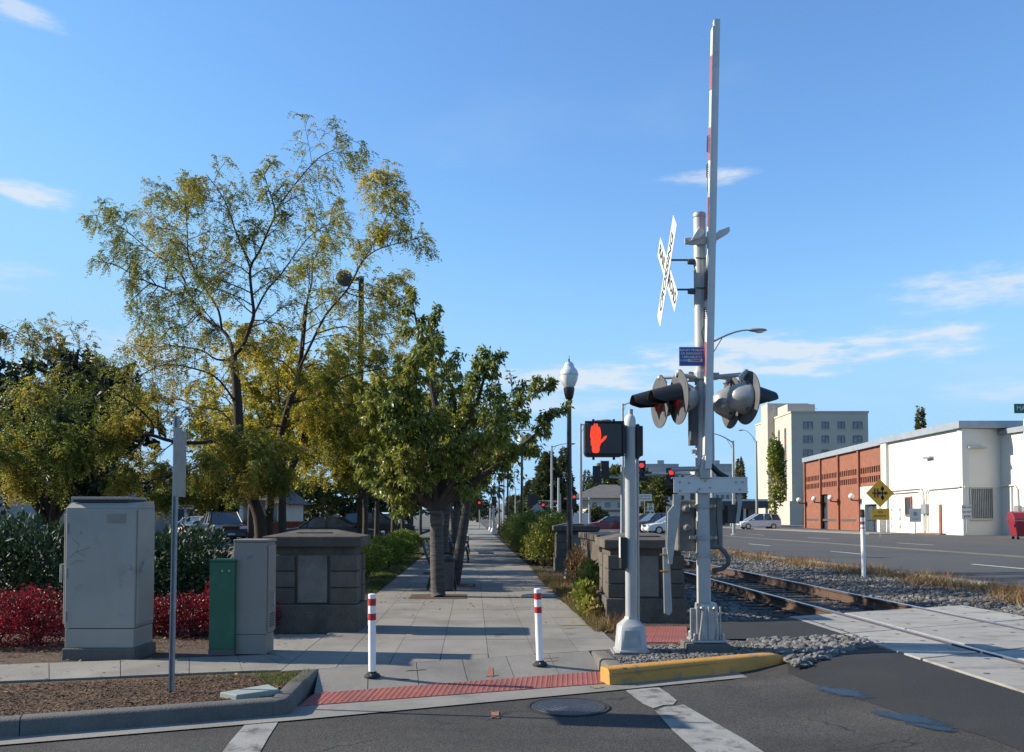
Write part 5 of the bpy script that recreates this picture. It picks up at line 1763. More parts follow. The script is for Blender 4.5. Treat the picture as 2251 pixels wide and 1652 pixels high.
# ---- the near cherry, drawn from the photograph's limbs
g = Grow(14)
b0 = G(964, 1311)
Yc = b0.y
ch = thing('cherry_tree', 'nearest cherry tree growing through the promenade paving, wide vase of drooping leaves', 'tree', b0, 0, 'cherry trees in the promenade')
q = px_limb([(964, 1318), (963, 1300), (961, 1240), (960, 1180), (959, 1120)], Yc, Yc, b0, g)
g.limb(q, [0][0] + .135, .11, 14)
g.wood.build('trunk', M['bark_cherry'], ch, smooth=True)
g.wood = MB()
for pts, o0, o1, r0 in [
    ([(958, 1125), (975, 1040), (972, 960), (955, 880), (935, 790), (918, 720), (902, 640)], 0, .3, .10),
    ([(962, 1120), (1010, 1060), (1050, 990), (1085, 925), (1140, 885), (1215, 845)], 0, -.7, .085),
    ([(965, 1115), (1040, 1060), (1110, 1010), (1170, 960), (1228, 908)], 0, .6, .075),
    ([(955, 1125), (920, 1060), (885, 1000), (850, 940), (810, 880)], 0, -.8, .08),
    ([(952, 1120), (890, 1075), (840, 1040), (800, 1000)], 0, .5, .06),
    ([(975, 1040), (1010, 960), (1045, 890), (1065, 830), (1078, 790)], .1, -.3, .06),
    ([(972, 980), (1000, 900), (985, 830), (960, 770), (940, 700)], .1, 1.0, .05),
    ([(885, 1000), (880, 920), (895, 850), (915, 790)], -.5, -1.1, .045),
    ([(960, 1110), (950, 1020), (930, 950), (900, 880), (890, 800)], 0, -1.5, .06),
    ([(962, 1110), (1000, 1050), (1030, 1000), (1070, 960), (1110, 930)], 0, -1.5, .06),
    ([(960, 1118), (1000, 1070), (1050, 1030), (1100, 990)], 0, 1.2, .045),
    ([(950, 1115), (900, 1060), (870, 980), (860, 900)], 0, -1.3, .05),
    ([(958, 1110), (940, 1040), (925, 960), (930, 880)], 0, 1.2, .05),
    ([(955, 1118), (900, 1100), (860, 1090), (820, 1060)], 0, 1.2, .045)]:
    q = px_limb(pts, Yc + o0, Yc + o1, b0, g)
    g.limb(q, r0, .008, 8)
    g.sub(q, r0 * .4, 19, .55, 2, lo=.15, spread=.8, up=.18, droop=.05, leafn=11, leaf_from=.1, shrink=.5, taper=.5)
    for _ in range(26):
        a, b = g.at(q, .55 + .449 * g.r.random()); g.p.append(a); g.d.append(b)
g.wood.build('limbs', M['bark'], ch, smooth=True)
p, d = g.arrays()
print('cherry leaves', len(p))
B = p + g.nr.normal(size=p.shape) * .025
A = unit(d * .35 + g.nr.normal(size=p.shape) * .5 + np.array([0, 0, -.75])) * (.105 * g.nr.uniform(.7, 1.2, len(p)))[:, None]
leaf_obj('crown', B, A, np.full(len(p), .019), M['cherry'], ch, g.nr)
pit(ST(b0)[0], ST(b0)[1], 1.0, .9)
# second cherry right behind it, leaning
c2 = G(990, 1291)
t2 = round_tree('cherry_tree', 'second cherry tree with pale banded leaning trunk close behind the first', (c2.x, c2.y + .6, 0), 4.8, 1.75, 1.7, .12, M['cherry'], M['bark_cherry'], 23, n1=10, n2=8, leafn=7, leaf=.11, lw=.024, group='cherry trees in the promenade', lean=.32)
pit(ST(c2)[0], ST(c2)[1] + .5, 1.0, .9)
t3 = round_tree('cherry_tree', 'third cherry tree down the promenade behind the first pair', T(-.75, 21.6), 4.8, 1.8, 1.9, .14, M['cherry'], M['bark_cherry'], 27, n1=11, n2=8, leafn=7, leaf=.12, lw=.028, group='cherry trees in the promenade', lean=.1)
pit(-.75, 21.6)
for i, (t_, lb) in enumerate(((28.5, 'fourth cherry tree down the promenade, by the middle bench'), (36, 'fifth cherry tree down the promenade'), (44, 'sixth cherry tree down the promenade'), (53, 'seventh cherry tree down the promenade'), (64, 'eighth cherry tree far down the promenade'), (78, 'last cherry tree in sight down the promenade'))):
    dup(t3 if i % 2 else t2, T(-.8 + .1 * math.sin(i * 2), t_), i * 1.3, lb, 1.02 + .05 * (i % 3))
    pit(-.8, t_)

# ---- golden locusts along the parking lot hedge
gl = []
seeds = ((3, 41), (1, 52))
gA = round_tree('locust_tree', 'golden locust standing over the left gatepost', T(-6.1, 28), 7.4, 2.3, 3.1, .16, M['gold'], M['bark'], 41, n1=15, n2=9, leafn=9, kind='frond', leaf=.095, lw=.026, group='golden locusts along the parking lot')
gB = round_tree('locust_tree', 'second golden locust behind the boxwood hedge', T(-3.9, 31.5), 6.4, 2.3, 2.8, .12, M['gold'], M['bark'], 52, n1=15, n2=9, leafn=9, kind='frond', leaf=.095, lw=.026, group='golden locusts along the parking lot')
for i, (s_, t_, sc, lb) in enumerate(((-4.1, 37, 1.0, 'third golden locust along the hedge'), (-3.9, 43, .95, 'fourth golden locust along the hedge'), (-4.0, 50, 1.05, 'fifth golden locust along the hedge'), (-4.1, 58, 1.0, 'sixth golden locust far along the hedge'), (-4.1, 68, 1.1, 'last golden locust far along the hedge'),
                                     (-14.2, 56, 1.25, 'thick-trunked locust far across the parking lot'))):
    dup(gA if i % 2 else gB, T(s_, t_), i * 1.7 + .5, lb, sc)
# dark evergreen behind everything on the left
round_tree('evergreen_tree', 'dark evergreen tree at the far left behind the golden branches', T(-12.6, 26.5), 6.4, 1.2, 3.4, .26, M['evergreen'], M['bark'], 61, n1=24, n2=10, leafn=16, leaf=.22, lw=.07, flat_=.6)


# ---- leafy mounds
def mound(name, label, cat, c, lobes, n, leaf, lw, m, seed, up=.4, group=None, stems=8, hang=0.0):
    """lobes: (dx, dy, dz, rx, ry, rz); leaves sit in an uneven shell of each lobe"""
    r = np.random.default_rng(seed)
    o = thing(name, label, cat, c, 0, group)
    B, A = [], []
    tot = sum(l[3] * l[5] for l in lobes)
    for (dx, dy, dz, rx, ry, rz) in lobes:
        k = int(n * rx * rz / tot)
        d = unit(r.normal(size=(k, 3)))
        d[:, 2] = np.abs(d[:, 2]) * np.where(r.random(k) < .8, 1, -.5)
        ph = r.uniform(0, 6.28, 6)
        bump = 1 + .12 * np.sin(d[:, 0] * 7 + ph[0]) * np.sin(d[:, 1] * 8 + ph[1]) + .1 * np.sin(d[:, 2] * 9 + ph[2] + d[:, 0] * 5)
        rad = (1 - .45 * r.random(k) ** 1.6) * bump
        p = d * rad[:, None] * np.array([rx, ry, rz]) + np.array([dx, dy, dz])
        B.append(p)
        A.append(unit(d * .8 + r.normal(size=(k, 3)) * .6 + np.array([0, 0, up - hang])) * (leaf * r.uniform(.6, 1.3, k))[:, None])
    B, A = np.concatenate(B), np.concatenate(A)
    keep = B[:, 2] > -.02
    B, A = B[keep], A[keep]
    leaf_obj('foliage', B, A, np.full(len(B), lw), m, o, r)
    mb = MB()
    rr = random.Random(seed)
    for (dx, dy, dz, rx, ry, rz) in lobes:
        for _ in range(stems):
            a = rr.uniform(0, 6.28)
            e = V((dx + rx * .6 * math.cos(a) * rr.random(), dy + ry * .6 * math.sin(a) * rr.random(), dz + rz * rr.uniform(.2, .7)))
            b_ = V((dx * .9 + rr.uniform(-.06, .06), dy * .9 + rr.uniform(-.06, .06), -.03))
            mb.tube([b_, b_.lerp(e, .5) + V((rr.uniform(-.05, .05), rr.uniform(-.05, .05), 0)), e], [.014, .01, .005], 5, cap=False)
    st_ = mb.build('stems', M['bark'], o)
    st_['kind'] = 'stuff'
    return o
# rhododendrons behind the beige cabinet
mound('rhododendron', 'glossy dark green rhododendron at the far left behind the red shrubs', 'shrub', T(-5.9, 11.7), [(0, 0, .55, 1.3, .8, .85), (-.9, .3, .5, .9, .7, .8), (.7, .2, .4, .8, .6, .55)], 9500, .095, .021, M['rhodo'], 71)
mound('rhododendron', 'glossy dark rhododendron between the beige cabinet and the green pedestal', 'shrub', T(-4.1, 12.3), [(0, 0, .5, .75, .7, .75), (.35, .1, .35, .55, .5, .5), (-.7, .2, .55, .6, .6, .65)], 7600, .09, .02, M['rhodo'], 72)
# red barberries
mound('red_barberry', 'low crimson barberry hedge at the far left of the beige cabinet', 'shrub', T(-5.35, 9.9), [(0, 0, .12, .8, .42, .46), (-.9, .0, .1, .75, .4, .42), (.55, .05, .14, .5, .38, .48), (-1.7, 0, .1, .65, .4, .4)], 17000, .03, .011, M['barberry'], 73, group='red barberries in the planting bed')
mound('red_barberry', 'crimson barberry right of the beige cabinet beside the green pedestal', 'shrub', T(-2.95, 10.6), [(0, 0, .2, .36, .36, .52), (.25, .05, .12, .34, .34, .42), (-.45, 0, .1, .4, .34, .4), (-.9, .05, .1, .35, .33, .34)], 12000, .03, .011, M['barberry'], 74, group='red barberries in the planting bed')
# boxwood balls by the path
bw = [(-2.55, 17.8, .62, 'nearest'), (-2.5, 20.1, .66, 'second'), (-2.6, 22.8, .66, 'third'), (-2.5, 25.8, .68, 'fourth'), (-2.55, 29, .66, 'fifth'), (-2.55, 32.5, .7, 'sixth')]
b1 = None
for i, (s_, t_, r_, lb) in enumerate(bw):
    lab = lb + ' bright green clipped boxwood along the lawn left of the promenade'
    if i == 0:
        b1 = mound('boxwood', lab, 'shrub', T(s_, t_), [(0, 0, r_ * .72, r_, r_, r_ * .62), (.25, .3, r_ * .6, r_ * .7, r_ * .7, r_ * .55), (-.3, .2, r_ * .55, r_ * .7, r_ * .7, r_ * .5)], 9000, .05, .016, M['boxwood'], 81, group='clipped boxwoods along the promenade')
    else:
        dup(b1, T(s_, t_), i * 1.9, lab, (1.05, 1.05, .95 + .06 * (i % 3)))
# rough shrubs right of the path
rb = [(2.2, 24.6, 1.0, 1.0, 'bushy green and russet shrub right of the promenade, nearest the lamp post'), (2.05, 27, .75, .95, 'russet-tinged shrub behind the nearest roadside shrub'), (2.0, 30.5, .8, .95, 'roadside shrub midway down the promenade'), (2.0, 34.5, .8, .9, 'roadside shrub by the second lamp post'), (2.0, 40, .85, .9, 'roadside shrub far down the promenade'), (2.1, 47, .9, .9, 'farthest roadside shrub down the promenade')]
for i, (s_, t_, r_, h_, lab) in enumerate(rb):
    mound('roadside_shrub', lab, 'shrub', T(s_, t_), [(0, 0, .6, r_ * .75, r_, .7), (.1, .6, .6, r_ * .7, r_ * .9, .7), (-.25, -.6, .4, r_ * .5, r_ * .6, .5), (.1, .1, 1.05, r_ * .5, r_ * .7, .5)], 6800 if i < 3 else 3400, .085, .026, M['wildbush'], 90 + i, group='roadside shrubs along the promenade')
mound('weed_clump', 'tall dry weeds tangled between lamp post and near gatepost', 'weeds', T(1.95, 17.4), [(.15, 0, .3, .25, .6, .42), (.3, 1.1, .35, .25, .6, .45)], 1500, .09, .010, M['dry'], 101, up=.7, stems=40)
mound('weed_clump', 'green leafy weed at the foot of the near right gatepost', 'weeds', T(1.62, 12.5), [(0, 0, .22, .14, .35, .24), (.02, -.5, .12, .12, .3, .14)], 800, .085, .026, M['wildbush'], 102, up=.5, stems=12)
mound('weed_clump', 'sprawling green weeds behind the near right gatepost', 'weeds', T(1.95, 14.6), [(0, 0, .25, .2, .5, .3), (.1, .8, .3, .2, .5, .35)], 1000, .08, .022, M['wildbush'], 103, up=.6, stems=20)
# ---- grass
def blades(name, n, sampler, h, w, m, seed, lean=.45):
    r = np.random.default_rng(seed)
    pts = np.array([tuple(T(*sampler(r))) for _ in range(n)])
    ax = unit(np.concatenate([r.normal(size=(n, 2)) * lean, np.ones((n, 1))], axis=1)) * (h * r.uniform(.35, 1.3, n))[:, None]
    sd = unit(np.cross(ax, r.normal(size=(n, 3)))) * w
    v = np.empty((n, 3, 3))
    v[:, 0] = pts - sd; v[:, 1] = pts + sd; v[:, 2] = pts + ax
    o = bpy.data.objects.new(name, fast_mesh(name, v.reshape(-1, 3), n, m, 3))
    C.objects.link(o); o['kind'] = 'stuff'
    return o
def smp_patch(poly, z, sd, thr):
    rr = random.Random(sd)
    ph = [rr.uniform(0, 6) for _ in range(4)]
    base_ = poly_sampler(poly, lambda r, s, t: z)
    def f(r):
        while True:
            s, t, z_ = base_(r)
            if math.sin(s * 2.1 + ph[0]) * math.sin(t * 1.3 + ph[1]) + .6 * math.sin(s * 5 + ph[2] + t * 3.7) + r.normal() * .35 > thr:
                return s, t, z_
    return f
blades('lawn_grass', 26000, smp_patch([(-2.75, 15.6), (-1.8, 16.2), (-1.8, 34), (-4.3, 34)], -.01, 1, -.25), .085, .006, M['grass'], 111)
blades('strip_grass', 1500, poly_sampler([ST(G(560, 1478)), ST(G(690, 1474)), ST(G(668, 1498)), ST(G(600, 1505)), ST(G(570, 1490))], lambda r, s, t: -.015), .05, .0025, M['grass'], 112)
blades('strip_grass', 350, poly_sampler([ST(G(400, 1484)), ST(G(560, 1477)), ST(G(560, 1483)), ST(G(400, 1490))], lambda r, s, t: -.015), .03, .002, M['grass'], 113)
def smp_weed(r):
    t = 13 + 45 * r.random() ** 1.5
    sr = 11.0 + r.normal() * .38 + .35 * math.sin(t * 1.7) - max(0, (20 - t)) * .09
    p_ = R(sr, t)
    s, t2 = ST(p_)
    return s, t2, -.06
blades('verge_weeds', 15000, smp_weed, .24, .008, M['dry'], 114, .6)
blades('path_weeds', 5000, poly_sampler([(1.52, 10.6), (2.0, 10.4), (2.2, 20), (1.5, 20)], lambda r, s, t: -.015), .2, .006, M['dry'], 115, .7)
blades('path_weeds', 2200, poly_sampler([(1.5, 10.6), (1.72, 10.6), (1.8, 22), (1.55, 22)], lambda r, s, t: -.015), .16, .006, M['grass'], 116, .7)
blades('track_weeds', 900, poly_sampler([(2.3, 10.6), (3.6, 11.5), (3.6, 14), (2.5, 13)], lambda r, s, t: -.05), .07, .004, M['dry'], 117, .8)

# ================================================================ BUILDINGS
def wall_frame(p0, p1):
    """axes of a wall standing from p0 to p1: (origin, along, outward normal to the viewer's side)"""
    a = (p1 - p0); a.z = 0
    ln = a.length
    a.normalize()
    n = V((a.y, -a.x, 0))
    if n.dot(V((0, 0, 0)) - p0) < 0:
        n = -n
    return a, n, ln
def wbox(mb, p0, a, n, x0, x1, z0, z1, d0, d1):
    """a box on a wall: x along, z up, d outward"""
    pts = [p0 + a * x + n * d + V((0, 0, z)) for z in (z0, z1) for x, d in ((x0, d0), (x1, d0), (x1, d1), (x0, d1))]
    fl = a.cross(n).z < 0
    fs = [(3, 2, 1, 0), (4, 5, 6, 7), (0, 1, 5, 4), (1, 2, 6, 5), (2, 3, 7, 6), (3, 0, 4, 7)]
    return mb.add(pts, [f[::-1] for f in fs] if fl else fs)
H_B = 8.25
# ---- orange brick building
p0, p1 = G(1942, 1168.5, -.02), G(1771, 1160, -.02)
p0.z = p1.z = 0
# nearly straight along the road
a, n, ln = wall_frame(p0, p1)
bb = thing('brick_building', 'orange brick commercial building with slotted brick bands and globe lamps', 'building', (0, 0, 0))
nb = 4
pw = ln / nb
def mbx(name, m, parent, *args, bevel=0):
    mb = MB(); wbox(mb, p0, a, n, *args)
    return mb.build(name, m, parent, bevel=bevel)
mbx('wall', M['brickwall'], bb, 0, ln, -.2, H_B, -20, -.45)
for k in range(nb):
    x0, x1 = k * pw, (k + 1) * pw
    w_ = pw * .07
    # solid brick face above, between and below the slotted bands
    z_lo1, z_hi1, z_lo2, z_hi2 = H_B * .565, H_B * .635, H_B * .675, H_B * .745
    if k == 0:
        mbx('brick_face', M['brickwall'], bb, x0, x1, z_hi2, H_B - .3, -.45, 0)
        mbx('brick_face', M['brickwall'], bb, x0, x1, z_hi1, z_lo2, -.45, 0)
        mbx('brick_face', M['brickwall'], bb, x0, x1, H_B * .52, z_lo1, -.45, 0)
        mbx('brick_face', M['brickwall'], bb, x0, x0 + pw * .06, -.2, H_B * .52, -.45, 0)
        mbx('entry_surround', M['white_wall'], bb, x0 + pw * .06, x0 + pw * .24, -.2, H_B * .52, -.45, .03)
        mbx('entry_surround', M['white_wall'], bb, x0 + pw * .24, x0 + pw * .74, H_B * .31, H_B * .52, -.45, .03)
        mbx('entry_surround', M['white_wall'], bb, x0 + pw * .74, x1 - w_, -.2, H_B * .52, -.45, .03)
        gd = mbx('entry_door', M['glass'], bb, x0 + pw * .24, x0 + pw * .74, 0, H_B * .31, -.45, -.30)
        mbx('door_frame', M['black'], gd, x0 + pw * .485, x0 + pw * .50, 0, H_B * .31, -.30, -.25)
        mbx('door_frame', M['black'], gd, x0 + pw * .24, x0 + pw * .74, H_B * .12, H_B * .13, -.30, -.245)
    else:
        mbx('brick_face', M['brickwall'], bb, x0, x1, z_hi2, H_B - .3, -.45, 0)
        mbx('brick_face', M['brickwall'], bb, x0, x1, z_hi1, z_lo2, -.45, 0)
        if k == 2:
            mbx('brick_face', M['brickwall'], bb, x0, x0 + pw * .62, -.2, z_lo1, -.45, 0)
            mbx('brick_face', M['brickwall'], bb, x0 + pw * .62, x1, H_B * .47, z_lo1, -.45, 0)
            sl = mbx('tall_window', M['glass'], bb, x0 + pw * .62, x1 - w_, 0, H_B * .47, -.45, -.25)
            mbx('glazing_bar', M['black'], sl, x0 + pw * .62, x1 - w_, H_B * .34, H_B * .35, -.25, -.22)
        else:
            mbx('brick_face', M['brickwall'], bb, x0, x1, -.2, z_lo1, -.45, 0)
        mbx('louvre_strip', M['darkgrey'], bb, x0 + pw * .15, x0 + pw * .9, H_B * .105, H_B * .135, -.1, .012)
    # piers and fins
    mbx('pier', M['brickwall'], bb, x1 - w_, x1, -.2, H_B - .3, .002, .2)
    for z0_, z1_ in ((z_lo1, z_hi1), (z_lo2, z_hi2)):
        nf = 10
        for i in range(nf + 1):
            xa = x0 + .05 + (pw - w_ - .1) * (i / nf)
            mbx('fin', M['brickwall'], bb, xa - .11, xa + .11, z0_ - .002, z1_ + .002, -.44, -.02)
mbx('pier', M['brickwall'], bb, -.25, 0, -.2, H_B - .3, .002, .2)
mbx('roof_flashing', M['flash'], bb, -.3, ln + .1, H_B - .29, H_B + .25, -20.2, .32)
e0 = p0 + a * ln
mb = MB(); wbox(mb, e0, n * -1, a, 0, 20, -.2, H_B - .3, -.1, .02); mb.build('end_wall', M['brickwall'], bb)
for i, x in enumerate((pw * 1.0, pw * 2.0 + .3, pw * 3.0, ln)):
    z = H_B * .37
    c = p0 + a * (x - .6) + n * .95
    g_ = thing('globe_lamp', ['white globe wall lamp by the brick building entrance', 'second white globe lamp from the brick entrance', 'third white globe lamp from the brick entrance', 'farthest white globe lamp at the brick end wall'][i], 'wall lamp', (c.x, c.y, z), 0, 'globe lamps on the brick wall')
    mb = MB(); mb.ball((0, 0, .34), .28, 16, 10); mb.build('globe', M['globe'], g_, smooth=True)
    mb = MB(); mb.lathe([(.12, 0), (.13, .06), (.09, .1)], 10); mb.tube([V((0, 0, 0)), V((0, 0, -.05)), n * -.55 + V((0, 0, -.1)), n * -.98 + V((0, 0, -.1))], .07, 8)
    mb.build('bracket', M['brickdark'], g_)

# ---- white painted building
wb = thing('white_building', 'large white painted windowless building with grey roof edge', 'building', (0, 0, 0))
q0, q1 = G(2118, 1175.5), p0.copy()
q1 = q1 - a * .27
p0b, p0 = p0, V((q0.x, q0.y, 0))
a2, n2, ln2 = wall_frame(p0, q1)
a_s, n_s, ln_s = a, n, ln
a, n, ln = a2, n2, ln2
mbx('wall', M['white_wall'], wb, 0, ln, -.2, 8.05, -.5, 0)
mbx('roof_flashing', M['flash'], wb, -.3, ln + .1, 8.06, 8.6, -22.3, .35)
mbx('corner_pilaster', M['white_wall'], wb, ln - 1.1, ln, -.2, 8.05, .002, .25)
sc_ = ln / 176.0          # photo pixels of this wall to metres along it (left of the picture is far)
def wx(u):
    return (2118 - u) * sc_
dz_ = lambda v: (1172 - v) * 8.05 / 215.0
# doors, window, conduits
for (u0, u1, v0, v1, nm) in ((2024, 2002, 1168, 1112, 'door'),):
    pass
dr = mbx('door', M['white_wall'], wb, wx(2072), wx(2052), .1, 2.35, .002, .06)
mbx('door_frame', M['frame_red'], dr, wx(2077.5), wx(2073), .1, 2.35, .002, .10)
mbx('door_step', M['frame_red'], dr, wx(2085), wx(2035), -.1, .06, .002, .5)
dr2 = mbx('door', M['white_wall'], wb, wx(1985), wx(1962), .1, 2.3, .002, .05)
mb = MB()
for u in (1963, 1984):
    for z in (.5, 1.2, 2.0):
        wbox(mb, p0, a, n, wx(u) - .06, wx(u) + .06, z - .1, z + .1, .051, .09)
mb.build('hinge', M['galv'], dr2)
wi = mbx('window', M['glass'], wb, wx(2012), wx(1999), 1.55, 2.95, .002, .03)
for (x0_, x1_, z0_, z1_) in ((wx(2013.5), wx(1998), 2.95, 3.1), (wx(2013.5), wx(1998), 1.42, 1.55), (wx(2013.5), wx(2012), 1.55, 2.95), (wx(1999.5), wx(1998), 1.55, 2.95)):
    mbx('window_frame', M['frame_red'], wi, x0_, x1_, z0_, z1_, .004, .12)
def conduit(pts, r, m=None):
    mb = MB(); mb.tube([p0 + a * wx(u) + n * .14 + V((0, 0, z)) for u, z in pts], r, 8)
    return mb.build('conduit', m or M['white_wall'], wb, smooth=True)
conduit([(1952, 1.2), (1952, 3.55), (1956, 3.7), (2030, 3.75), (2037, 3.7), (2039, 3.4), (2041, 2.4)], .07)
conduit([(1956, 3.45), (2030, 3.5), (2036, 3.35), (2039, 2.4)], .06)
conduit([(2048, .2), (2048, 2.4), (2049, 3.4), (2053, 3.6), (2117, 3.65)], .06)
conduit([(2042, 0), (2042, 1.8)], .08)
mbx('meter_box', M['galv'], wb, wx(2051), wx(2040), 1.6, 2.4, .002, .3, bevel=.03)
mbx('wall_light', M['galv'], wb, wx(2062), wx(2048), 6.1, 6.25, .002, .35)
mbx('vent_box', M['white_wall'], wb, wx(1953), wx(1944), -.1, 1.5, .251, .7)
# the recessed shaded return with the barred window
r1 = V((37.3, 65.82, 0))
as_, ns_, ls_ = wall_frame(p0, r1)
keep = (p0, a, n)
p0, a, n = p0 + V((0, 0, 0)), as_, ns_
mbx('return_wall', M['white_wall'], wb, .004, ls_ + .4, -.2, 8.04, -.5, .004)
wv = mbx('barred_window', M['glass_pale'], wb, ls_ * .17, ls_ * .72, 1.25, 3.5, .006, .04)
for (x0_, x1_, z0_, z1_) in ((ls_ * .15, ls_ * .74, 3.5, 3.6), (ls_ * .15, ls_ * .74, 1.12, 1.25), (ls_ * .15, ls_ * .17, 1.25, 3.5), (ls_ * .72, ls_ * .74, 1.25, 3.5)):
    mbx('window_frame', M['galv'], wv, x0_, x1_, z0_, z1_, .006, .16)
for i in range(12):
    x = ls_ * (.19 + .51 * i / 11)
    mbx('window_bar', M['galv'], wv, x - .025, x + .025, 1.26, 3.49, .05, .1)
mbx('wall_light', M['galv'], wb, ls_ * .12, ls_ * .55, 6.55, 6.67, .006, .35)
mbx('conduit', M['white_wall'], wb, .1, ls_, 3.58, 3.7, .006, .1)
p0, a, n = keep
# wing that comes forward again at the right
w0 = r1; w1 = r1 + V((1.5, -26, 0)).normalized() * 26
p0 = w0; a, n, ln = wall_frame(w0, w1)
mbx('wing_wall', M['white_wall'], wb, 0, ln, -.2, 7.6, -12, 0)
mbx('wing_flashing', M['flash'], wb, -.1, ln, 7.61, 8.0, -12, .25)
mbx('downpipe', M['white_wall'], wb, 3.0, 3.14, .1, 8.5, .01, .2)
mbx('pipe', M['white_wall'], wb, 1.2, 1.34, .1, 3.6, .01, .14)
mb = MB(); mb.tube([p0 + a * 0 + n * .1 + V((0, 0, 3.7)), p0 + a * 1.7 + n * .1 + V((0, 0, 3.72)), p0 + a * 2.0 + n * .1 + V((0, 0, 3.4)), p0 + a * 2.05 + n * .1 + V((0, 0, 2.2))], .06, 8); mb.build('conduit', M['white_wall'], wb, smooth=True)
mbx('meter_box', M['galv'], wb, 1.8, 2.3, 1.5, 2.2, .01, .25)
mbx('meter_box', M['galv'], wb, 2.6, 2.9, 1.6, 2.1, .01, .2)
mb = MB(); mb.lathe([(1.2, 8.6), (1.2, 8.75), (.9, 8.95), (.4, 9.02), (.02, 9.03)], 16, (q0.x + 9, q0.y + 10, 0)); mb.build('skylight', M['white_enamel'], wb, smooth=True)

# ---- cream tower block
YT = 165.0
tb = thing('apartment_tower', 'cream multi-storey tower block with narrow red-framed window strips', 'building', (0, 0, 0))
Lp = lambda u, v, Y: P(u, v, Y)
x0_, x1_, zt = Lp(1739, 907, YT).x, Lp(1908, 907, YT).x, Lp(0, 907, YT).z
MB().bx(x0_, x1_, YT, YT + 24, -.2, zt).build('wall', M['cream'], tb)
MB().bx(x0_ - .15, x1_ + .15, YT - .15, YT + 24.1, zt + .002, zt + .35).build('parapet', M['cream'], tb)
# windows of the shaded front
for row in range(7):
    vz = 935 + row * 30.7
    for (uc, wpx) in ((1776, 19), (1814, 14), (1849, 14), (1885, 19)):
        xa, xb = Lp(uc - wpx / 2, vz, YT).x, Lp(uc + wpx / 2, vz, YT).x
        za, zb = Lp(uc, vz + 7.5, YT).z, Lp(uc, vz - 7.5, YT).z
        if za < 1:
            continue
        wn_ = MB().bx(xa, xb, YT - .04, YT - .005, za, zb).build('window', M['glass_pale'], tb)
        mb = MB()
        mb.bx(xa - .08, xb + .08, YT - .12, YT - .006, za - .14, za - .001)
        mb.build('window_sill', M['cream'], wn_)
        mb = MB()
        for xx in (xa - .06, (xa + xb) / 2 - .03, xb):
            mb.bx(xx, xx + .07, YT - .09, YT - .041, za, zb)
        mb.bx(xa, xb, YT - .09, YT - .041, zb, zb + .1)
        mb.build('window_frame', M['frame_red'] if row % 3 == 2 else M['darkgrey'], wn_)
# lit side, stepping back to the left (the block turns its long side to the sun)
sl0, sl1 = V((x0_, YT, 0)), V((x0_ - .02, YT + 25, 0))
mb = MB()
a, n, ln = wall_frame(sl0, sl1)
p0 = sl0
zt2 = Lp(1700, 955, YT + 32).z
mbx('side_wall', M['cream'], tb, -.02, ln * .52, -.2, zt - .05, -8, .001)
mbx('side_wall', M['cream'], tb, ln * .52, ln, -.2, zt * .93, -10, -.5)
mbx('stair_tower', M['cream'], tb, ln * .42, ln * .60, -.2, zt + 3.2, -7, 1.4)
mbx('penthouse', M['cream'], tb, ln * .16, ln * .42, zt - .04, zt + 2.2, -6, -.6)
for f in (.14, .3):
    st = mbx('window_strip', M['frame_red'], tb, ln * f - .45, ln * f + .45, 2.5, zt - 2.6, .004, .14)
    for r_ in range(6):
        z_ = 3.2 + r_ * 2.7
        mbx('window', M['glass_pale'], st, ln * f - .3, ln * f + .3, z_, z_ + 1.5, .142, .2)
for f in (.68, .88):
    st = mbx('window_strip', M['frame_red'], tb, ln * f - .5, ln * f + .5, 2.5, zt - 4, -.498, -.36)
    for r_ in range(6):
        z_ = 3.2 + r_ * 2.7
        mbx('window', M['glass_pale'], st, ln * f - .34, ln * f + .34, z_, z_ + 1.5, -.358, -.3)
mb = MB()
for (u, v) in ((1790, 890), (1745, 898), (1702, 884)):
    c = Lp(u, 907, YT + 6); c.z = zt
    mb.tube([c, c + V((0, 0, 2.0))], .06, 5); mb.tube([c + V((-.6, 0, 1.5)), c + V((.6, 0, 1.55))], .04, 5); mb.tube([c + V((-.5, 0, 0)), c + V((0, 0, 1))], .04, 5)
mb.build('antenna', M['galv'], tb)
mbx('base_annex', M['cream'], tb, -6, ln * .5, -.2, 4.2, .002, 2.4)

# ---- low building with a dark canopy left of the tower
YC = 128.0
cb_ = thing('canopy_building', 'low building with a dark canopy roof behind the gate mechanism', 'building', (0, 0, 0))
xa, xb = Lp(1560, 0, YC).x, Lp(1682, 0, YC).x
zt_, zb_ = Lp(0, 1101, YC).z, Lp(0, 1116, YC).z
MB().bx(xa, xb, YC, YC + 12, zb_, zt_).build('canopy', M['darkgrey'], cb_)
MB().bx(xa - .1, xb + .1, YC - .1, YC + 12.1, zt_ + .002, zt_ + .3).build('roof_edge', M['white_wall'], cb_)
MB().bx(xa + 1.2, xb - .8, YC + 4.5, YC + 12, -.2, zb_ - .002).build('wall', M['housewall'], cb_)
for u in (1575, 1600, 1628, 1655, 1676):
    x = Lp(u, 0, YC).x
    MB().bx(x - .16, x + .16, YC + .3, YC + .62, -.2, zb_ - .002).build('column', M['white_wall'], cb_)
for u in (1588, 1640):
    x = Lp(u, 0, YC).x
    MB().bx(x - .8, x + .8, YC + 4.4, YC + 4.49, .1, 2.4).build('window', M['glass'], cb_)

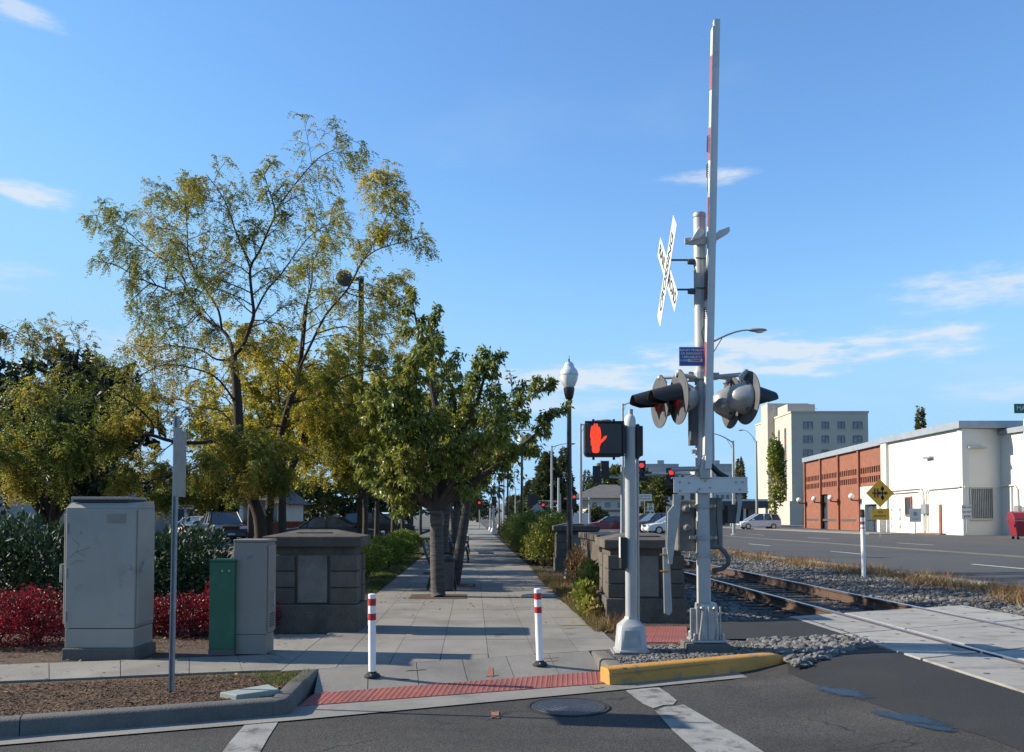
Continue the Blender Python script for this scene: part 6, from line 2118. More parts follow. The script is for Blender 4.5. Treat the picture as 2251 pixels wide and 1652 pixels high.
# ---- gabled house with dark roof across the junction
YH = 118.0
ho = thing('gabled_house', 'house-like building with dark gabled roof and white wall end', 'building', (0, 0, 0))
xa, xb = Lp(1290, 0, YH).x, Lp(1372, 0, YH).x
ze, zr = Lp(0, 1094, YH).z, Lp(0, 1071, YH).z
MB().bx(xa, xb, YH, YH + 14, -.2, ze).build('wall', M['housewall'], ho)
mb = MB()
mb.add([(xa - 2.6, YH - .6, ze), (xb + .8, YH - .6, ze), (xb + .8, YH + 14.5, ze), (xa - 2.6, YH + 14.5, ze), (xa + 2.2, YH + 6, zr + .6), (xb - .5, YH + 6, zr + .6)],
       [(3, 2, 1, 0), (0, 1, 5, 4), (1, 2, 5), (2, 3, 4, 5), (3, 0, 4)])
mb.build('roof', M['roof'], ho)
for u, w_ in ((1303, 9), (1331, 12), (1357, 8)):
    x = Lp(u, 0, YH).x; hw = w_ * YH / FPX / 2
    wn_ = MB().bx(x - hw, x + hw, YH - .05, YH - .006, Lp(0, 1116, YH).z, Lp(0, 1104, YH).z).build('window', M['glass_pale'], ho)
    mb = MB(); mb.bx(x - hw - .1, x + hw + .1, YH - .1, YH - .007, Lp(0, 1118, YH).z, Lp(0, 1116, YH).z - .002); mb.build('window_sill', M['white_wall'], wn_)
MB().bx(xa - .1, xb + .1, YH - .12, YH - .004, Lp(0, 1124, YH).z, Lp(0, 1121, YH).z).build('timber_band', M['woodpost'], ho)
# ---- far grey blocks on the skyline
for (u0, u1, v0, Y, lb, dep) in ((1418, 1492, 1019, 260, 'flat grey block on the skyline left of the gate mast', 20), (1545, 1612, 1019, 265, 'flat grey block on the skyline right of the gate mast', 20)):
    o = thing('office_block', lb, 'building', (0, 0, 0), 0, 'grey blocks on the skyline')
    xa, xb, zt_ = Lp(u0, v0, Y).x, Lp(u1, v0, Y).x, Lp(u0, v0, Y).z
    MB().bx(xa, xb, Y, Y + dep, -.2, zt_).build('wall', M['greywall'], o)
    MB().bx(xa - 3, xb + 3, Y - 2, Y + dep, -.2, zt_ - 2.5).build('lower_storeys', M['housewall'], o)
    zz_ = zt_ - 3.6
    for r_ in range(3):
        for i in range(8):
            x = xa - 1.5 + (xb - xa + 3) * (i + .5) / 8
            MB().bx(x - .45, x + .45, Y - 2.06, Y - 2.005, zz_ - 1.3, zz_).build('window', M['glass'], o)
        zz_ -= 3
    MB().bx((xa + xb) / 2 - 1, (xa + xb) / 2 + 1, Y + 2, Y + 4, zt_ + .002, zt_ + 1.2).build('roof_unit', M['galv'], o)

# ---- buildings across the parking lot
YG = 40.0
gb = thing('grey_hall', 'blank grey building wall with sloping roof behind the far-left trees', 'building', (0, 0, 0))
xa, xb = Lp(20, 0, YG).x, Lp(212, 0, YG).x
mb = MB(); mb.ext([V((xa, YG, -.2)), V((xb, YG, -.2)), V((xb, YG, Lp(0, 1046, YG).z)), V((xb - 2.2, YG, Lp(0, 1036, YG).z)), V((xa, YG, Lp(0, 1070, YG).z))], (0, 10, 0)); mb.build('wall', M['greywall'], gb)
mb = MB(); mb.ext([V((xb + .2, YG - .2, Lp(0, 1046, YG).z)), V((xb - 2.2, YG - .2, Lp(0, 1034, YG).z)), V((xb - 2.2, YG - .2, Lp(0, 1036, YG).z + .02)), V((xb + .2, YG - .2, Lp(0, 1049, YG).z))], (0, 10.4, 0)); mb.build('roof_edge', M['roof'], gb)
YA = 72.0
for (u0, u1, v0, lb) in ((250, 452, 1088, 'pale two-storey house beyond the parking lot behind the dark SUV'), (470, 620, 1106, 'low pale house beyond the parking lot with porch columns')):
    o = thing('house', lb, 'building', (0, 0, 0), 0, 'houses beyond the parking lot')
    xa, xb, ze = Lp(u0, 0, YA).x, Lp(u1, 0, YA).x, Lp(0, v0, YA).z
    MB().bx(xa, xb, YA, YA + 9, -.2, ze).build('wall', M['housewall'], o)
    mb = MB(); mb.add([(xa - .6, YA - .7, ze), (xb + .6, YA - .7, ze), (xb + .6, YA + 9.6, ze), (xa - .6, YA + 9.6, ze), (xa + 1, YA + 4.5, ze + 2), (xb - 1, YA + 4.5, ze + 2)], [(3, 2, 1, 0), (0, 1, 5, 4), (1, 2, 5), (2, 3, 4, 5), (3, 0, 4)]); mb.build('roof', M['roof'], o)
    nw = 7
    for i in range(nw):
        x = xa + (xb - xa) * (i + .5) / nw
        wn_ = MB().bx(x - .42, x + .42, YA - .05, YA - .005, .8, 2.0).build('window', M['glass'], o)
        MB().bx(x - .52, x + .52, YA - .12, YA - .006, .66, .799).build('window_sill', M['white_wall'], wn_)
    if u0 > 400:
        for i in range(4):
            x = xa + (xb - xa) * (i + .3) / 4
            MB().bx(x - .13, x + .13, YA - 1.8, YA - 1.5, -.2, ze - .002).build('porch_column', M['white_wall'], o)
        MB().bx(xa, xb, YA - 2, YA - .75, ze + .002, ze + .25).build('porch_roof', M['roof'], o)
bwl = thing('brick_wall', 'long low brown brick wall along the far side of the parking lot', 'wall', (0, 0, 0))
for i in range(12):
    xa = -40 + i * 2.6
    MB().bx(xa, xa + 2.57, 62, 62.3, -.2, .95).build('wall_panel', M['brickdark'], bwl)
MB().bx(-40.05, -8.85, 61.95, 62.35, .952, 1.05).build('coping', M['brickwall'], bwl)
for (x, lb) in ((-11.5, 'concrete wheel stop by the lone trunk in the lot'), (-14.5, 'concrete wheel stop behind the dark SUV')):
    o = MB().bx(-.9, .9, -.08, .08, 0, .12).build('wheel_stop', M['gutter'], bevel=.03, loc=(x, 50, -.05)); tag(o, lb, 'wheel stop', 'wheel stops in the parking lot')
sheet('parking_stripe', [G(462, 1214, -.044), G(512, 1214, -.044), G(510, 1216.5, -.044), G(460, 1216.5, -.044)], M['yellow_paint'])

# ================================================================ CARS
paints = {}
def paintmat(n_, c_):
    if n_ not in paints:
        paints[n_] = mat('car_paint_' + n_, c_, .28, .05, 3, coat=.6)
    return paints[n_]
M['headlamp'] = mat('headlamp', (.6, .6, .58), .15, .05, 4)
M['taillamp'] = mat('taillamp', (.4, .01, .01), .25, .1, 4)
def car(label, c, rz, colname, col, kind='sedan', cat='car'):
    o = thing('parked_car' if cat == 'car' else 'minivan', label, cat, c, rz)
    pm_ = paintmat(colname, col)
    if kind == 'sedan':
        L_, Wd, hb, ht = 4.7, 1.78, .88, 1.43
        prof_ = [(-2.3, .45), (-2.33, .7), (-2.2, .88), (-1.55, .96), (.95, .95), (1.9, .82), (2.28, .68), (2.35, .45)]
        cab_ = [(-1.6, .95), (-1.0, 1.38), (-.3, 1.45), (.25, 1.42), (1.1, .94)]
        wheels = (-1.38, 1.42)
    elif kind == 'suv':
        L_, Wd, hb, ht = 4.6, 1.82, 1.02, 1.7
        prof_ = [(-2.25, .5), (-2.3, .8), (-2.25, 1.05), (-1.9, 1.08), (.85, 1.06), (1.85, .98), (2.22, .85), (2.3, .5)]
        cab_ = [(-2.2, 1.06), (-2.0, 1.62), (-1.0, 1.72), (.1, 1.70), (.95, 1.05)]
        wheels = (-1.4, 1.42)
    else:
        L_, Wd, hb, ht = 4.6, 1.82, .95, 1.7
        prof_ = [(-2.25, .45), (-2.3, .75), (-2.25, 1.0), (-1.9, 1.0), (1.0, .98), (1.95, .82), (2.25, .66), (2.32, .45)]
        cab_ = [(-2.22, 1.0), (-2.0, 1.62), (-1.0, 1.72), (.15, 1.7), (1.45, .95)]
        wheels = (-1.4, 1.45)
    w2 = Wd / 2
    pts = prof_ + [(L_ / 2 - .05, .28), (-L_ / 2 + .05, .28)]
    vs_, fs = [], []
    n_ = len(pts)
    for (y, k_) in ((-w2, .0), (-w2 * .96, .0), (w2 * .96, .0), (w2, .0)):
        f = .93 if abs(y) == w2 else 1.0
        for (x, z) in pts:
            vs_.append((x * (.97 if f < 1 else 1), y, .6 + (z - .6) * f))
    for i in range(3):
        for j in range(n_):
            fs.append((i * n_ + j, i * n_ + (j + 1) % n_, (i + 1) * n_ + (j + 1) % n_, (i + 1) * n_ + j))
    fs += [tuple(range(n_)), tuple(3 * n_ + j for j in range(n_ - 1, -1, -1))]
    bd = MB().add(vs_, fs).build('body', pm_, o, smooth=True)
    inset = .17
    m_ = len(cab_)
    vs_ = [(x, -(w2 - .05 - inset * (z - cab_[0][1]) / .7), z) for x, z in cab_] + [(x, (w2 - .05 - inset * (z - cab_[0][1]) / .7), z) for x, z in cab_]
    fs = [tuple(range(m_)), tuple(range(2 * m_ - 1, m_ - 1, -1))] + [(j + 1, j, m_ + j, m_ + j + 1) for j in range(m_ - 1)]
    MB().add(vs_, fs).build('windows', M['glass'], o)
    # roof and pillars
    mb = MB()
    ro = cab_[1:-1]
    up_ = .02
    vs_ = []
    for s_ in (-1, 1):
        vs_ += [(x, s_ * (w2 - .04 - inset * (z - cab_[0][1]) / .7), z + up_) for x, z in ro]
    k_ = len(ro)
    mb.add(vs_ + [(x, y, z - .05) for x, y, z in vs_], [(j, j + 1, k_ + j + 1, k_ + j) for j in range(k_ - 1)] + [(j, 2 * k_ + j, 2 * k_ + j + 1, j + 1) for j in range(k_ - 1)] + [(k_ + j, k_ + j + 1, 3 * k_ + j + 1, 3 * k_ + j) for j in range(k_ - 1)])
    mb.build('roof', pm_, o)
    mb = MB()
    for s_ in (-1, 1):
        y_ = lambda z: s_ * (w2 - .035 - inset * (z - cab_[0][1]) / .7)
        for (x0c, z0c), (x1c, z1c) in ((cab_[0], cab_[1]), (cab_[-1], cab_[-2]), ((-.35, cab_[0][1]), (-.4, cab_[2][1] - .02)), ((-1.25, cab_[0][1]), (-1.15, cab_[1][1] + .02))):
            mb.tube([(x0c, y_(z0c), z0c), (x1c, y_(z1c), z1c)], .045, 6)
    mb.build('pillar', pm_ if sum(col) > .3 else M['black'], o)
    for x in wheels:
        for s_ in (-1, 1):
            mb = MB(); mb.lathe([(.2, -.1), (.31, -.1), (.33, -.07), (.33, .07), (.31, .1), (.2, .1)], 20, (x, s_ * (w2 - .08), .32), Matrix.Rotation(math.pi / 2, 3, 'X'))
            wh = mb.build('wheel', M['tyre'], o, smooth=True)
            mb = MB(); mb.lathe([(.205, -.102), (.205, .102)], 16, (x, s_ * (w2 - .08), .32), Matrix.Rotation(math.pi / 2, 3, 'X')); mb.build('rim', M['rim'], wh)
    zl = .68 if kind != 'suv' else .82
    for s_ in (-1, 1):
        MB().bx(L_ / 2 - .18, L_ / 2 - .02, s_ * w2 * .72 - .2, s_ * w2 * .72 + .2, zl - .07, zl + .07).build('headlight', M['headlamp'], o, bevel=.02)
        MB().bx(-L_ / 2 - .0, -L_ / 2 + .15, s_ * w2 * .76 - .18, s_ * w2 * .76 + .18, zl + .02, zl + .2).build('tail_light', M['taillamp'], o, bevel=.02)
        MB().bx(.75, .95, s_ * (w2 + .04) - .07, s_ * (w2 + .04) + .07, hb + .05, hb + .18).build('mirror', pm_, o, bevel=.02)
    MB().bx(L_ / 2 - .03, L_ / 2 + .03, -w2 * .85, w2 * .85, .34, .52).build('bumper', pm_ if kind == 'sedan' else M['darkgrey'], o, bevel=.03)
    MB().bx(-L_ / 2 - .03, -L_ / 2 + .03, -w2 * .85, w2 * .85, .34, .55).build('bumper', pm_, o, bevel=.03)
    MB().bx(L_ / 2 + .031, L_ / 2 + .04, -.2, .2, .42, .52).build('number_plate', M['white_sign'], o)
    MB().bx(L_ / 2 - .06, L_ / 2 + .01, -.45, .45, zl - .06, zl + .06).build('grille', M['black'], o)
    return o
RD = math.radians
zl_ = -.05
c_ = G(492, 1190, zl_); car('dark blue SUV parked nose-on in the lot beyond the shrubs', c_, RD(-62), 'navy', (.012, .016, .03), 'suv')
c_ = G(438, 1187, zl_); car('silver sedan parked tail-on left of the dark SUV', (c_.x, c_.y + 1.2, zl_), RD(62), 'silver', (.42, .42, .43))
car('dark grey sedan parked beyond the left gatepost', (P(745, 0, 41).x, 41, zl_), RD(8), 'charcoal', (.03, .035, .05))
car('black SUV parked deep in the lot behind the hedge', (P(838, 0, 55).x, 55, zl_), RD(10), 'black', (.015, .015, .018), 'suv')
car('white van far back in the lot behind the hedge', (P(866, 0, 64).x, 64, zl_), RD(90), 'white', (.6, .6, .6), 'van')
car('maroon sedan waiting at the junction beyond the lamp post', (P(1337, 0, 78).x, 78, -.03), RD(184), 'maroon', (.17, .012, .03))
car('dark hatchback behind the maroon sedan at the junction', (P(1430, 0, 74).x, 74, -.03), RD(200), 'slate', (.06, .07, .085), 'suv')
car('yellow van partly hidden behind the pedestrian signal pole', (P(1408, 0, 88).x, 88, -.03), RD(180), 'yellow', (.5, .38, .06), 'van')
car('white sedan half hidden behind the gate mechanism', (P(1470, 0, 70).x, 70, -.03), RD(190), 'white', (.6, .6, .6))
car('small blue car far off beside the lamp post', (P(1263, 0, 105).x, 105, -.03), RD(250), 'blue', (.05, .12, .3))
c_ = P(1656, 0, 97); car('white minivan stopped in front of the cream tower', (c_.x, 97, -.03), RD(182), 'white', (.6, .6, .6), 'van', 'minivan')

# ================================================================ POLES, SIGNALS, SIGNS
def street_light(label, c, h, arm, rise, rad=.1, head='cobra', rz=0.0, double=False):
    """steel pole with a curved arm towards +x (turned by rz)"""
    o = thing('street_light', label, 'street light', c, rz, 'tall steel street lights')
    mb = MB(); mb.lathe([(.25, 0), (.25, .06), (.16, .1)], 12); mb.tube([(0, 0, .05), (0, 0, h * .5), (0, 0, h)], [rad, rad * .85, rad * .62], 12); mb.build('pole', M['galv'], o, smooth=True)
    mb = MB(); sg = 1 if arm > 0 else -1
    pts = [V((arm * f, 0, h - .15 + rise * math.sin(f * math.pi / 2))) for f in (0, .2, .4, .6, .8, 1)]
    mb.tube(pts, [.045, .042, .04, .036, .033, .03], 8); mb.tube([V((0, 0, h - .7)), V((arm * .3, 0, h - .15 + rise * math.sin(.3 * 1.57)))], .02, 6); mb.build('arm', M['galv'], o, smooth=True)
    e = pts[-1]
    mb = MB(); mb.ball((e.x + sg * .32, 0, e.z - .01), (.42, .15, .085), 12, 6); hd_ = mb.build('lamp_head', M['silver'], o, smooth=True)
    mb = MB(); mb.ball((e.x + sg * .4, 0, e.z - .07), (.2, .12, .07), 10, 6); mb.build('lens', M['globe'], hd_, smooth=True)
    return o
def at_ground(u, Y, z=-.03):
    p = P(u, HOR, Y); return V((p.x, Y, z))
def px_light(label, u, Y, vtop, arm_px, rise_px=14, rad=.1, rz=0.0, z=-.03):
    k_ = Y / FPX
    c = at_ground(u, Y, z)
    return street_light(label, c, (HOR - vtop) * k_ + CAMH - z, arm_px * k_, rise_px * k_, rad, rz=rz)
px_light('street light rising behind the gate mast with long arm to the right', 1567, 36, 742, 85, 28, .11)
px_light('street light with arm to the left beside the cream tower', 1664, 118, 968, -28, 26, .2)
px_light('street light over the junction left of the red hand', 1277, 62, 930, 46, 12, .13)
px_light('thin tall street light behind the flashers', 1370, 70, 886, 26, 8, .13)
px_light('street light beyond the lamp post above the far conifers', 1213, 84, 979, 36, 8, .14)
px_light('street light with drooping arm right of the gate mechanism', 1613, 66, 968, -48, 20, .14)
for u, Y, v, ar in ((1147, 150, 1052, 22), (1133, 190, 1072, -18), (1120, 230, 1078, 16)):
    px_light({1147: 'small distant street light over the far conifers', 1133: 'tiny distant street light above the road', 1120: 'tiniest distant street light near the vanishing point'}[u], u, Y, v, ar, 4, .16)
def signal_head(o, c, face, lit=None, back=False, s=1.0):
    """three-lens head hung at c, facing the unit vector face"""
    R3 = frame(face)
    mb = MB(); mb.box(c, (.36 * s, 1.05 * s, .22 * s), M=R3)
    h_ = mb.build('signal_head', M['black'], o, bevel=.03)
    mb = MB(); mb.box(V(c) - V(face) * .12 * s, (.58 * s, 1.3 * s, .02), M=R3); mb.build('back_plate', M['black'], h_)
    for i, nm in enumerate(('red', 'amber', 'green')):
        p_ = V(c) + R3 @ V((0, (.33 - i * .33) * s, .112 * s))
        lm = M['red_signal'] if (lit == 'red' and i == 0) else M['green_glow'] if (lit == 'green' and i == 2) else M['darkgrey']
        mb = MB(); mb.lathe([(.145 * s, 0), (.14 * s, .02), (.06 * s, .05), (.005, .055)], 16, p_, R3); mb.build('lens', lm, h_, smooth=True)
        mb = MB()
        vs_, fs = [], []
        for j in range(13):
            a_ = math.radians(-115 + 230 * j / 12)
            for zz_ in (0, .2 * s):
                vs_.append(p_ + R3 @ V((.16 * s * math.sin(a_), .16 * s * math.cos(a_), zz_)))
        fs = [(j * 2, j * 2 + 1, j * 2 + 3, j * 2 + 2) for j in range(12)]
        mb.add(vs_, fs).build('visor', M['black'], h_)
    return h_
def mast_signal(label, u, Y, z_top_v, arm_u, arm_v, heads, sign=None, s=1.0):
    k_ = Y / FPX
    c = at_ground(u, Y)
    o = thing('traffic_signal', label, 'traffic signal', c, 0, 'signal mast arms at the junctions')
    zt = P(u, z_top_v, Y).z + .03
    mb = MB(); mb.lathe([(.3, 0), (.3, .08), (.18, .12)], 12); mb.tube([(0, 0, .05), (0, 0, zt)], [.16, .11], 12); mb.build('pole', M['galv'], o, smooth=True)
    e = P(arm_u, arm_v, Y) - c
    za = P(u, arm_v + (3 if arm_v < HOR else 0), Y).z + .03
    mb = MB(); mb.tube([V((0, 0, za)), V((e.x * .5, 0, (za + e.z) / 2 + .05)), V((e.x, 0, e.z))], [.1, .075, .05], 10); mb.build('mast_arm', M['galv'], o, smooth=True)
    for (hu, hv, lit, face) in heads:
        p_ = P(hu, hv, Y - .05) - c
        signal_head(o, p_, face, lit, s=s)
    if sign:
        su, sv, sw, sh = sign
        p_ = P(su, sv, Y - .2) - c
        MB().box(p_, (sw * k_, .03, sh * k_)).build('street_name_sign', M['white_sign'], o)
        MB().box((p_.x, p_.y + .12, p_.z), (.1, .2, .1)).build('sign_clamp', M['galv'], o)
    return o
F_, Bk = (0, -1, 0), (0, 1, 0)
mast_signal('signal mast arm with dark-backed heads behind the red hand', 1368, 64, 1025, 1278, 1047, [(1311, 1043, None, Bk), (1330, 1032, None, Bk)], s=1.0)
mast_signal('signal mast with two red lights over the road beyond the gate', 1398, 58, 1018, 1520, 1042, [(1410, 1034, 'red', F_), (1475, 1050, 'red', F_)], s=1.05)
mast_signal('signal mast arm across the road behind the black lamp post', 1231, 96, 1085, 1156, 1100, [(1166, 1099, None, Bk), (1177, 1098, None, Bk)], s=1.0)
mast_signal('signal mast with one red light right of the lamp post', 1296, 100, 1092, 1240, 1095, [(1262, 1098, 'red', F_)], s=1.0)
mast_signal('far signal mast with paired red lights over the road', 1225, 120, 1108, 1160, 1111, [(1172, 1115, 'red', F_), (1194, 1115, 'red', F_)], s=1.1)
mast_signal('tiny far signal mast showing green', 1190, 200, 1118, 1135, 1121, [(1141, 1121, 'green', F_), (1156, 1121, 'green', F_)], s=1.2)
# plain poles down the promenade
def plain_pole(label, u, Y, vtop, r, m='alu', base=True, extra=None, name='utility_pole', cat='pole'):
    c = at_ground(u, Y, 0)
    o = thing(name, label, cat, c, 0)
    zt = P(u, vtop, Y).z
    mb = MB()
    mb.tube([(0, 0, 0), (0, 0, zt * .5), (0, 0, zt)], [r, r * .95, r * .85], 10); mb.build('pole', M[m], o, smooth=True)
    mb = MB(); mb.lathe([(r * 2.4, 0), (r * 2.2, .12), (r * 1.6, .3), (r * 1.1, .36)], 10); mb.build('base', M[m], o, smooth=True)
    return o
plain_pole('white-grey pole with antenna beyond the lamp post', 1228, 90, 1050, .13)
plain_pole('pale signal pole at the far end of the promenade', 1084, 78, 1111, .11)
plain_pole('second pale signal pole at the far end of the promenade', 1078, 86, 1116, .09)
plain_pole('tall grey pole near the vanishing point right of the far signals', 1097, 110, 1100, .13)
plain_pole('tallest thin pole by the third lamp post', 1107, 96, 1050, .12)
for u, Y, lit, lb in ((1086, 79, None, 'dark pedestrian signal far down the promenade'), (1054, 100, 'red', 'lit red crossing light far down the promenade'), (1258, 96, None, 'dark signal head on short pole behind the low wall')):
    c = at_ground(u, Y, 0)
    o = thing('signal_post', lb, 'traffic signal', c)
    mb = MB(); mb.tube([(0, 0, 0), (0, 0, 2.6)], .06, 8); mb.build('pole', M['galv'], o)
    signal_head(o, (0, -.2, 2.7), F_, lit, s=.8)
# far promenade bollards
bl_ = [o for o in C.objects if o.name.startswith('bollard')][0]
dup(bl_, T(-.35, 60), 0, 'white bollard far down the promenade in front of the red light', 1.3)
# signs seen at the junction
def post_sign(label, u, Y, vbase, shape, w_, h_, vsign, m, face=F_, post='galv', name='road_sign', cat='sign'):
    c = at_ground(u, Y, -.03)
    o = thing(name, label, cat, c)
    zs = P(u, vsign, Y).z + .03
    mb = MB(); mb.tube([(0, .03, 0), (0, .03, zs + h_ * .4)], .035, 8); mb.build('post', M[post], o)
    mb = MB()
    if shape == 'diamond':
        q_ = [(-w_ / 2, 0), (0, -w_ / 2), (w_ / 2, 0), (0, w_ / 2)]
    else:
        q_ = [(-w_ / 2, -h_ / 2), (w_ / 2, -h_ / 2), (w_ / 2, h_ / 2), (-w_ / 2, h_ / 2)]
    mb.ext([V((x, -.012, zs + z)) for x, z in q_], (0, .008, 0))
    s_ = mb.build('sign_plate', M[m], o)
    return o, s_, zs
post_sign('back of a grey diamond sign over the far road', 1181, 70, 1150, 'diamond', 1.1, 1.1, 1120, 'galv')
o, s_, zs = post_sign('white speed limit sign by the dark bush', 1430, 82, 1150, 'rect', .62, .75, 1115, 'white_sign')
text_m('lettering', 'SPEED\nLIMIT', .13, M['black'], s_, (0, -.0135, zs + .23), FACE); text_m('lettering', '30', .42, M['black'], s_, (0, -.0135, zs - .12), FACE)
o, s_, zs = post_sign('small white sign under the large white board', 1404, 80, 1150, 'rect', .35, .5, 1107, 'white_sign')
o, s_, zs = post_sign('large white board by the junction car park', 1417, 92, 1150, 'rect', 1.55, .72, 1093, 'white_sign', name='notice_board')
for i in range(2):
    mb = MB()
    for j in range(9):
        mb.bx(-.62 + j * .14, -.53 + j * .14, -.0145, -.0125, zs + .1 - i * .28, zs + .2 - i * .28)
    mb.build('lettering', M['darkgrey'], s_)
o, s_, zs = post_sign('white square board low beside the maroon car', 1277, 74, 1150, 'rect', 1.25, .95, 1139, 'white_sign', name='notice_board')
# yellow railway advance sign
o, s_, zs = post_sign('yellow diamond railroad warning sign with small yellow plaque', 1935, 60, 1178, 'diamond', 1.96, 1.96, 1083.5, 'yellow_sign', name='warning_sign')
mb = MB()
y_ = -.016
for (x0c, x1c, z0c, z1c) in ((-.55, .55, -.05, .05), (.12, .22, -.5, .5)):
    mb.bx(x0c, x1c, y_, -.0125, zs + z0c, zs + z1c)
mb.bx(-.4, -.32, y_, -.0125, zs - .32, zs + .32); mb.bx(-.2, -.12, y_, -.0125, zs - .32, zs + .32)
for i in range(7):
    mb.bx(-.47, -.05, y_ - .001, -.0126, zs - .29 + i * .095, zs - .26 + i * .095)
for sx_ in (-.04, .38):
    mb.bx(sx_ - .08, sx_ + .1, y_ - .001, -.0127, zs - .11, zs + .11)
mb.box((.17, y_ + .002, zs + .3), (.24, .004, .2)); mb.box((.17, y_ + .002, zs - .3), (.24, .004, .2))
mb.build('symbol', M['black'], s_)
mb = MB(); mb.bx(-.62, .62, -.012, -.004, zs - 1.85, zs - 1.08)
pq = mb.build('plaque', M['yellow_sign'], o)
mb = MB()
for r_, (a_, b_) in enumerate(((-.15, .2), (-.42, .42))):
    n_ = 4 if r_ == 0 else 9
    for j in range(n_):
        x = a_ + (b_ - a_) * j / n_
        mb.bx(x, x + (b_ - a_) / n_ * .62, -.014, -.0125, zs - 1.38 - r_ * .27, zs - 1.25 - r_ * .27)
mb.build('lettering', M['darkgrey'], pq)
# small white sign on a wooden post
o, s_, zs = post_sign('small white sign on a brown wooden post before the white wall', 2012, 63, 1178, 'rect', .85, .98, 1132, 'white_sign', post='woodpost')
mb = MB(); mb.lathe([(.16, 0), (.16, .002), (.13, .002)], 20, (0, -.0125, zs + .1), FACE); mb.bx(-.25, .25, -.0155, -.0125, zs - .3, zs - .25); mb.build('symbol', M['greywall'], s_)
# ONE WAY DO NOT ENTER board at the corner
c = at_ground(2126, 62.5)
o = thing('traffic_notice', 'white traffic notice by the corner of the white building', 'sign', c)
zs = P(2126, 1125, 62.5).z + .03
mb = MB(); mb.tube([(0, .05, 0), (0, .05, zs)], .04, 8); mb.build('post', M['galv'], o)
s_ = MB().bx(-.37, .37, -.01, .0, zs - .53, zs + .53).build('sign_plate', M['white_sign'], o)
for i, tx in enumerate(('ONE WAY', 'DO NOT', 'ENTER')):
    text_m('lettering', tx, .2, M['black'], s_, (0, -.0115, zs + .33 - i * .33), FACE, .82, .002)
mb = MB()
for q_ in ((-.34, .34, zs + .485, zs + .5), (-.34, .34, zs - .5, zs - .485), (-.34, -.325, zs - .484, zs + .484), (.325, .34, zs - .484, zs + .484)):
    mb.bx(q_[0], q_[1], -.0125, -.0105, q_[2], q_[3])
mb.build('border', M['black'], s_)
# white marker post by the rails
b0 = G(1899, 1269, -.05)
o = thing('marker_post', 'slim white marker post with red-brown top standing in the ballast', 'marker post', b0)
mb = MB(); mb.tube([(0, 0, -.05), (0, 0, 1.44)], .05, 14); pp = mb.build('post', M['white_plastic'], o, smooth=True)
mb = MB(); mb.lathe([(.052, 1.44), (.054, 1.45), (.054, 1.6), (.045, 1.63), (.01, 1.635)], 14); mb.build('cap', M['rail'], o, smooth=True)
for z0_, z1_ in ((1.27, 1.34), (1.17, 1.2)):
    mb = MB(); mb.lathe([(.0508, z0_), (.0515, z0_ + .002), (.0515, z1_ - .002), (.0508, z1_)], 14); mb.build('red_band', M['red_faded'], pp, smooth=True)
o.rotation_euler = (0, math.radians(-.6), 0)
# dumpster
c = G(2238, 1183, -.03)
o = thing('dumpster', 'maroon plastic dumpster on castors against the white wing', 'dumpster', (32.0, 54.0, -.03), RD(-8))
w_ = 1.75
mb = MB(); mb.add([(x * a_, y * a_, z) for z, a_ in ((.2, .8), (1.05, .98), (1.15, 1.02)) for x, y in ((-.8, -.55), (.8, -.55), (.8, .55), (-.8, .55))], [(3, 2, 1, 0)] + [(i * 4 + j, i * 4 + (j + 1) % 4, i * 4 + 4 + (j + 1) % 4, i * 4 + 4 + j) for i in range(2) for j in range(4)] + [(8, 9, 10, 11)])
bd = mb.build('body', M['maroon_plastic'], o, bevel=.04)
mb = MB(); mb.ext([V((-.84, -.6, 1.16)), V((-.84, .58, 1.16)), V((-.84, .5, 1.55)), V((-.84, .2, 1.75)), V((-.84, -.3, 1.65)), V((-.84, -.58, 1.3))], (1.68, 0, 0)); mb.build('lid', M['maroon_plastic'], o, bevel=.05)
mb = MB()
for x in (-.55, .55):
    for y in (-.35, .35):
        mb.lathe([(.09, -.03), (.09, .03)], 12, (x, y, .09), Matrix.Rotation(math.pi / 2, 3, 'X')); mb.bx(x - .03, x + .03, y - .04, y + .04, .1, .25)
mb.build('castor', M['tyre'], o)
for x_ in (-.81, .81):
    MB().bx(x_ - .09, x_ + .09, -.66, -.5, .75, .95).build('lifting_pocket', M['maroon_plastic'], o)
mb = MB(); mb.bx(-.25, .05, -.615, -.60, 1.2, 1.3); mb.bx(.15, .45, -.595, -.575, .75, .95); mb.build('sticker', M['white_sign'], o)
# street-name sign at the right edge, on a pole beyond the picture
Ysn = 30.0
c = at_ground(2330, Ysn)
o = thing('street_name_post', 'green street name sign reaching into the right edge of the picture', 'street sign', c)
pz = P(2240, 897.5, Ysn)
mb = MB(); mb.tube([(0, 0, 0), (0, 0, pz.z + .5)], [.09, .07], 10); mb.build('pole', M['galv'], o, smooth=True)
xl = P(2229, 897, Ysn).x - c.x
zc_ = pz.z + .03
s_ = MB().bx(xl, -.07, -.012, .0, zc_ - .165, zc_ + .165).build('sign_plate', M['green_sign'], o)
text_m('lettering', 'MAR', .24, M['white_sign'], s_, (xl + .30, -.0135, zc_), FACE, .9)
# parking lot floodlight rising through the locust
Yf = 33.0
c = at_ground(791, Yf, -.05)
o = thing('parking_light', 'tall brown parking lot light with round head seen through the locust', 'street light', c)
zt = P(791, 608, Yf).z + .05
mb = MB(); mb.bx(-.09, .09, -.09, .09, .0, zt); mb.build('pole', M['bark_red'], o)
mb = MB(); mb.bx(-.5, -.09, -.05, .05, zt - .16, zt - .02); mb.build('arm', M['bark_red'], o)
mb = MB(); mb.lathe([(.12, -.16), (.3, -.12), (.34, 0), (.3, .1), (.1, .15)], 18, (-.66, 0, zt - .05), frame((-.3, -.8, -.5))); mb.build('lamp_head', M['darkgrey'], o, smooth=True)

